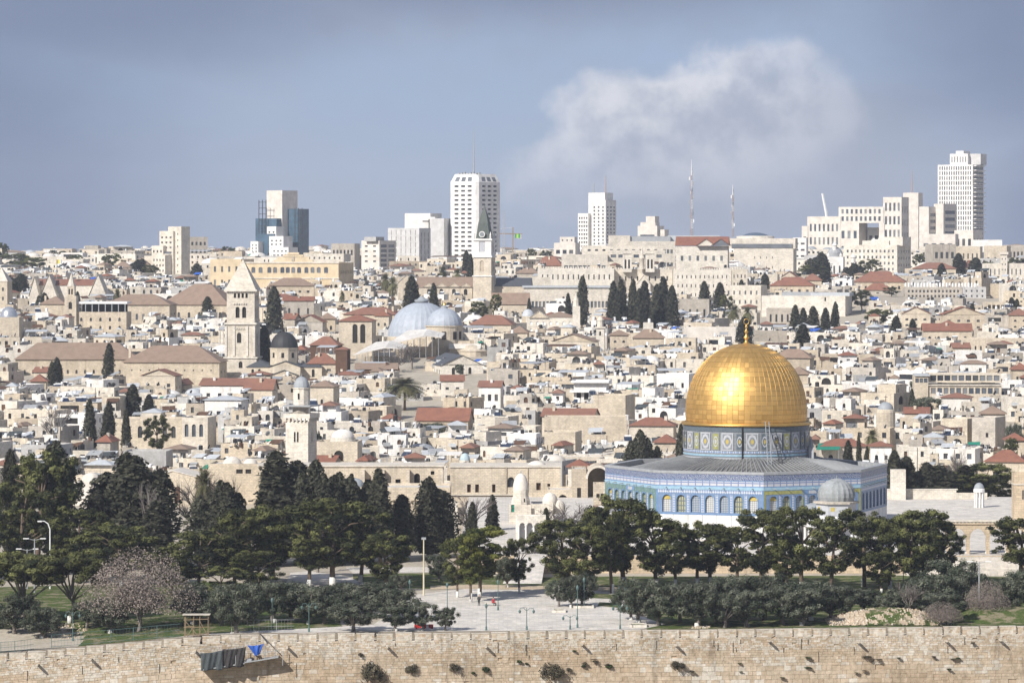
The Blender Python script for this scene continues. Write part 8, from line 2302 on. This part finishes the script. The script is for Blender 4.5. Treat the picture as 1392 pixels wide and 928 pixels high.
        free = [(x0 + .6, x1 - .6, .6, d * .25, zr), (a + .6, b_ - .6, d * .5, d - .6, zz)]
        if r.random() < .22: words['shed'] = 1; free = free[:1]; rf.hip(a, b_, d * .3, d, zz + par + .13, zz + par + 1.1, r.choice([REDTILE, REDTILE, BROWNTILE, CORR]), .3); words['roof'] = 'small tile capped'
    elif kind < .70:
        cn = MB(); words['roof'] = 'canopied'
        a, b_ = x0 + .3, x0 + w * r.uniform(.5, .9); hz = zr + r.uniform(2.2, 2.7)
        mt = r.choice([CORR, CORR, METAL, PLASTER, WOODB])
        cn.add([(a, .5, hz), (b_, .5, hz), (b_, d * .6, hz + .5), (a, d * .6, hz + .5), (a, .5, hz + .1), (b_, .5, hz + .1), (b_, d * .6, hz + .6), (a, d * .6, hz + .6)], [(4, 5, 6, 7), (0, 1, 5, 4), (1, 2, 6, 5), (3, 0, 4, 7), (3, 2, 1, 0)], mt)
        for px_ in (a + .1, (a + b_) / 2, b_ - .1):
            cn.tube([(px_, .6, zr), (px_, .6, hz)], [.06, .06], METAL, 4); cn.tube([(px_, d * .58, zr), (px_, d * .58, hz + .5)], [.06, .06], METAL, 4)
        P.append(('canopy', cn, None)); free = [(b_, x1 - .5, .5, d - 1, zr), (x0 + .5, x1 - .5, d * .65, d - .5, zr)]
    if r.random() < .3 and kind >= .2:
        ral = MB()
        for q in range(int(w / 1.2) + 1): ral.tube([(x0 + .15 + q * 1.2, .12, h), (x0 + .15 + q * 1.2, .12, h + .9)], [.025, .025], METAL, 3)
        for z in (.45, .9): ral.tube([(x0, .12, h + z), (x1, .12, h + z)], [.025, .025], METAL, 3)
        P.append(('railing', ral, None))
    cnt = {}
    for k in range(r.choice([2, 3, 4, 5, 6, 7, 8, 10]) if not far else r.choice([0, 1, 2])):
        f = r.choice(free)
        if f[1] - f[0] < .6: continue
        px_, py_ = r.uniform(f[0], f[1]), r.uniform(f[2], max(f[2] + .1, f[3]))
        nm = pick(r, [('tank_black', 2.0), ('tank_white', 3.0), ('dish', 1.6), ('dish_dark', 3.0), ('solar', 1.8), ('antenna', .9), ('cooler', .8), ('clutter0', .9), ('clutter1', .9), ('clutter2', .9), ('clutter3', .9), ('sheet0', .05), ('sheet1', .5), ('sheet2', .05), ('sheet3', .4), ('sheet4', .3), ('sheet5', .4)])[0]
        cnt[nm] = cnt.get(nm, 0) + 1
        P.append((nm, None, Matrix.Translation((px_, py_, f[4])) @ Matrix.Rotation(r.uniform(-.6, .6), 4, 'Z') @ Matrix.Scale(r.uniform(.8, 1.15), 4)))
    words['cnt'] = cnt
    out = [('wall', wl, None), ('roof', rf, None)]
    if dm: out.append(('dome', dm, None))
    out += [('window', p, None) for p in panes]
    return out + P, words


MRES = .5
BUF = np.zeros((int(928 * MRES), int(1392 * MRES)), bool)


def cover(px0, px1, t, b):
    """how much of a rectangle in the photo is still free; then take it"""
    i0, i1 = max(0, int(px0 * MRES)), min(BUF.shape[1], int(px1 * MRES) + 1); j0, j1 = max(0, int(t * MRES)), min(BUF.shape[0], int(b * MRES) + 1)
    if i1 <= i0 or j1 <= j0: return 0, None
    a = BUF[j0:j1, i0:i1]
    free = ~a
    n = int(free.sum())
    c = None
    if n:
        jj, ii = np.nonzero(free); c = ((ii.mean() + i0) / MRES, (jj.mean() + j0) / MRES)
    BUF[j0:j1, i0:i1] = True
    return n, c


plan = []
r = random.Random(1234)
D = 838.0
while D < 3050:
    old = D < 1780
    step = (12.0 if D < 1000 else 14.5 if D < 1300 else 18.0) if old else 62
    half = 760 / F * D + 25
    x = -half + r.uniform(-6, 0)
    while x < half:
        if old: w = r.choice([r.uniform(4.5, 8), r.uniform(5.5, 10), r.uniform(7, 12), r.uniform(10, 17)]); d = r.uniform(6, 11); h = r.uniform(3.6, 8.4)
        else: w = r.uniform(14, 30); d = r.uniform(12, 18); h = r.uniform(5, 11)
        if D < 880: h *= .8
        dd = D + r.uniform(-7, 7) * (1 if old else 3)
        xc = x + w / 2
        px0, px1 = PX(x, dd), PX(x + w, dd)
        x += w + (r.uniform(-1.2, 2.2) if r.random() < .85 else r.uniform(2, 6)) + (0 if old else r.uniform(4, 26))
        z = G(xc, dd)
        if dd < 862 and px0 > 1195: continue
        if dd < 852 and px0 < 395 and px1 > 200: continue
        # stay off the landmarks' own ground and keep below what is in view behind
        ok = True; maxtop = 0
        for (a, b_, t, bt, DL, nm) in LM:
            if px1 < a - 1 or px0 > b_ + 1: continue
            if dd < DL - 1:
                if dd > 800: maxtop = max(maxtop, bt - 7)
            if abs(dd - DL) < 9 or (DL < dd < DL + 13): ok = False
        if not ok: continue
        if not old: h = min(h, Z(r.choice([338, 341, 343, 345, 349]), dd) - z)
        if h < 3: continue
        top = ROW(z + h + (2 if old else 0), dd)
        if maxtop and top < maxtop:
            h = Z(maxtop, dd) - z - (2 if old else 0)
            if h < 1.9: continue
        rz = R_(r.choice([r.uniform(-42, 10), r.uniform(-34, -8), r.uniform(-16, 4)]))
        plan.append([dd, xc, z, w, d, h, rz, r.randrange(10 ** 9), px0, px1])
    D += step
plan.sort(key=lambda q: q[0])
# what hides what: the landmarks and the garden trees take their place first, nearest first
occ = [(l[4], l[0], l[1], l[2], l[3]) for l in LM if l[4] > 600 and l[1] - l[0] > 8]
occ += [(790, 400, 600, 700, 760), (700, 820, 1210, 640, 740)]
occ.sort()
oi = 0
vis = []
for q in plan:
    while oi < len(occ) and occ[oi][0] < q[0]:
        cover(*occ[oi][1:]); oi += 1
    dd, xc, z, w, d, h, rz, seed, px0, px1 = q
    n, c = cover(px0, px1, ROW(z + h, dd), ROW(z, dd))
    if n == 0 and 0 < px1 and px0 < 1392: n = 0
    vis.append((n, c, q))
inview = [v for v in vis if v[0] > 3]
inview.sort(key=lambda v: -v[0])
N_IND = 300 - 66
indiv = set(id(v[2]) for v in inview[:N_IND])
far_mb = MB()
hcount = 0
for n, c, q in vis:
    dd, xc, z, w, d, h, rz, seed, px0, px1 = q
    rr = random.Random(seed)
    far = dd > 1780
    pcs, words = gen_house(rr, w, d, h, far)
    if id(q) in indiv:
        nm = 'domed_house' if words['roof'] == 'domed' else 'stone_house'
        o = thing(nm, None, None, (xc, dd, z), rz, 'stone houses packed over the old city')
        nwin = 0
        wrest = MB()
        for pn_, mb_, M in pcs:
            if mb_ is None:
                me = SHARED.get(('me', pn_))
                if me is None: me = SHARED[('me', pn_)] = shared(pn_).mesh(PARTNAME[pn_])
                ch = link(PARTNAME[pn_], me, o); ch.matrix_local = M
            else: part(pn_, mb_, o, pn_ == 'dome')
        cn = words['cnt']
        ex = []
        if cn.get('tank_black', 0): ex.append('black tank' if cn['tank_black'] == 1 else 'black tanks')
        if cn.get('tank_white', 0): ex.append('white tank' if cn['tank_white'] == 1 else 'white tanks')
        if cn.get('solar', 0): ex.append('solar heater')
        if cn.get('dish', 0) + cn.get('dish_dark', 0): ex.append('dish')
        base = words['wall'] + ' ' + words['roof'] + ' house'
        auto(o, base, 'house', 'stone houses packed over the old city', c[0], c[1], px1 - px0, [base + ' with ' + e for e in ex])
        hcount += 1
    else:
        T = Matrix.Translation((xc, dd, z)) @ Matrix.Rotation(rz, 4, 'Z')
        for pn_, mb_, M in pcs:
            if mb_ is None: far_mb.merge(shared(pn_), T @ M)
            else: far_mb.merge(mb_, T)
o = link('distant_houses', far_mb.mesh('distant_houses')); tag(o, 'mass of smaller and farther stone houses filling the hillside between the others', 'houses', None, 'stuff')
print('houses', hcount, 'in view', len(inview), 'all', len(vis), 'far faces', len(far_mb.f))

# ------------------------------------------------------------------ haze
hz = MB(); hz.box(-1560, 1560, -430, 4550, -31, 150, METAL)
o = bpy.data.objects.new('haze', hz.mesh('haze')); COL.objects.link(o)
m_ = bpy.data.materials.new('haze_air'); m_.use_nodes = True
t = NT(m_.node_tree); t.n.clear()
pv = t.new('ShaderNodeVolumePrincipled', i={'Color': (0.80, 0.87, 1.0, 1), 'Density': 0.000075})
t.new('ShaderNodeOutputMaterial', i={'Volume': pv.outputs[0]})
o.data.materials.clear(); o.data.materials.append(m_)
tag(o, 'thin pale haze over the whole city', 'haze', None, 'stuff')

# ------------------------------------------------------------------ labels worked out from what stands beside what
PLM = [((l[0] + l[1]) / 2, (l[2] + l[3]) / 2, (l[1] - l[0]) / 2, (l[3] - l[2]) / 2, l[5]) for l in LM if l[5]]
used = {}
for o in bpy.data.objects:
    if o.parent is None and o.get('label'): used[o['label']] = 1


def rels(px, row):
    out = []
    for (cx_, cy_, hw, hh, nm) in PLM:
        dx, dy_ = px - cx_, row - cy_
        ex, ey = max(0, abs(dx) - hw), max(0, abs(dy_) - hh)
        dist = math.hypot(ex, ey)
        if ex >= ey: rel = 'right of' if dx > 0 else 'left of'
        else: rel = 'below' if dy_ > 0 else 'above'
        out.append((dist, ('just ' if dist < 14 else 'far ' if dist > 130 and rel in ('right of', 'left of') else '') + rel, nm))
    out.sort()
    return out


dup = 0
for o, desc, px, row, wd, alts in AUTO:
    if not (0 <= px <= 1392): px = min(max(px, 0), 1392)
    R = rels(px, row)
    cand = []
    for ds in [desc] + list(alts): cand.append('%s %s the %s' % (ds, R[0][1], R[0][2]))
    for k in (1, 2, 3):
        for ds in [desc] + list(alts):
            for i in range(k): cand.append('%s %s the %s and %s the %s' % (ds, R[i][1], R[i][2], R[k][1], R[k][2]))
    pos3 = 'at the photo\'s left edge' if px < 40 else 'at the photo\'s right edge' if px > 1352 else None
    if pos3: cand = ['%s %s %s the %s' % (ds, pos3, R[0][1], R[0][2]) for ds in [desc] + list(alts)] + cand
    for sz in (('narrow', 'small') if wd < 45 else ('wide', 'large')):
        cand += [sz + ' ' + c_ for c_ in cand[:12]]
    for (i, j) in ((0, 4), (1, 4), (2, 4), (0, 5), (1, 5), (0, 6), (1, 6), (2, 5), (2, 6), (3, 6)):
        for ds in [desc] + list(alts): cand.append('%s %s the %s and %s the %s' % (ds, R[i][1], R[i][2], R[j][1], R[j][2]))
    pickd = None
    for c_ in cand:
        if 4 <= len(c_.split()) <= 16 and c_ not in used: pickd = c_; break
    if pickd is None: pickd = cand[0]; dup += 1
    used[pickd] = 1
    o['label'] = pickd
    if not o.get('category'): o['category'] = KIND_INFO.get('x', (0, 0, 'plant'))[2]
print('labels', len(AUTO), 'left alike', dup, 'objects', len(bpy.data.objects))
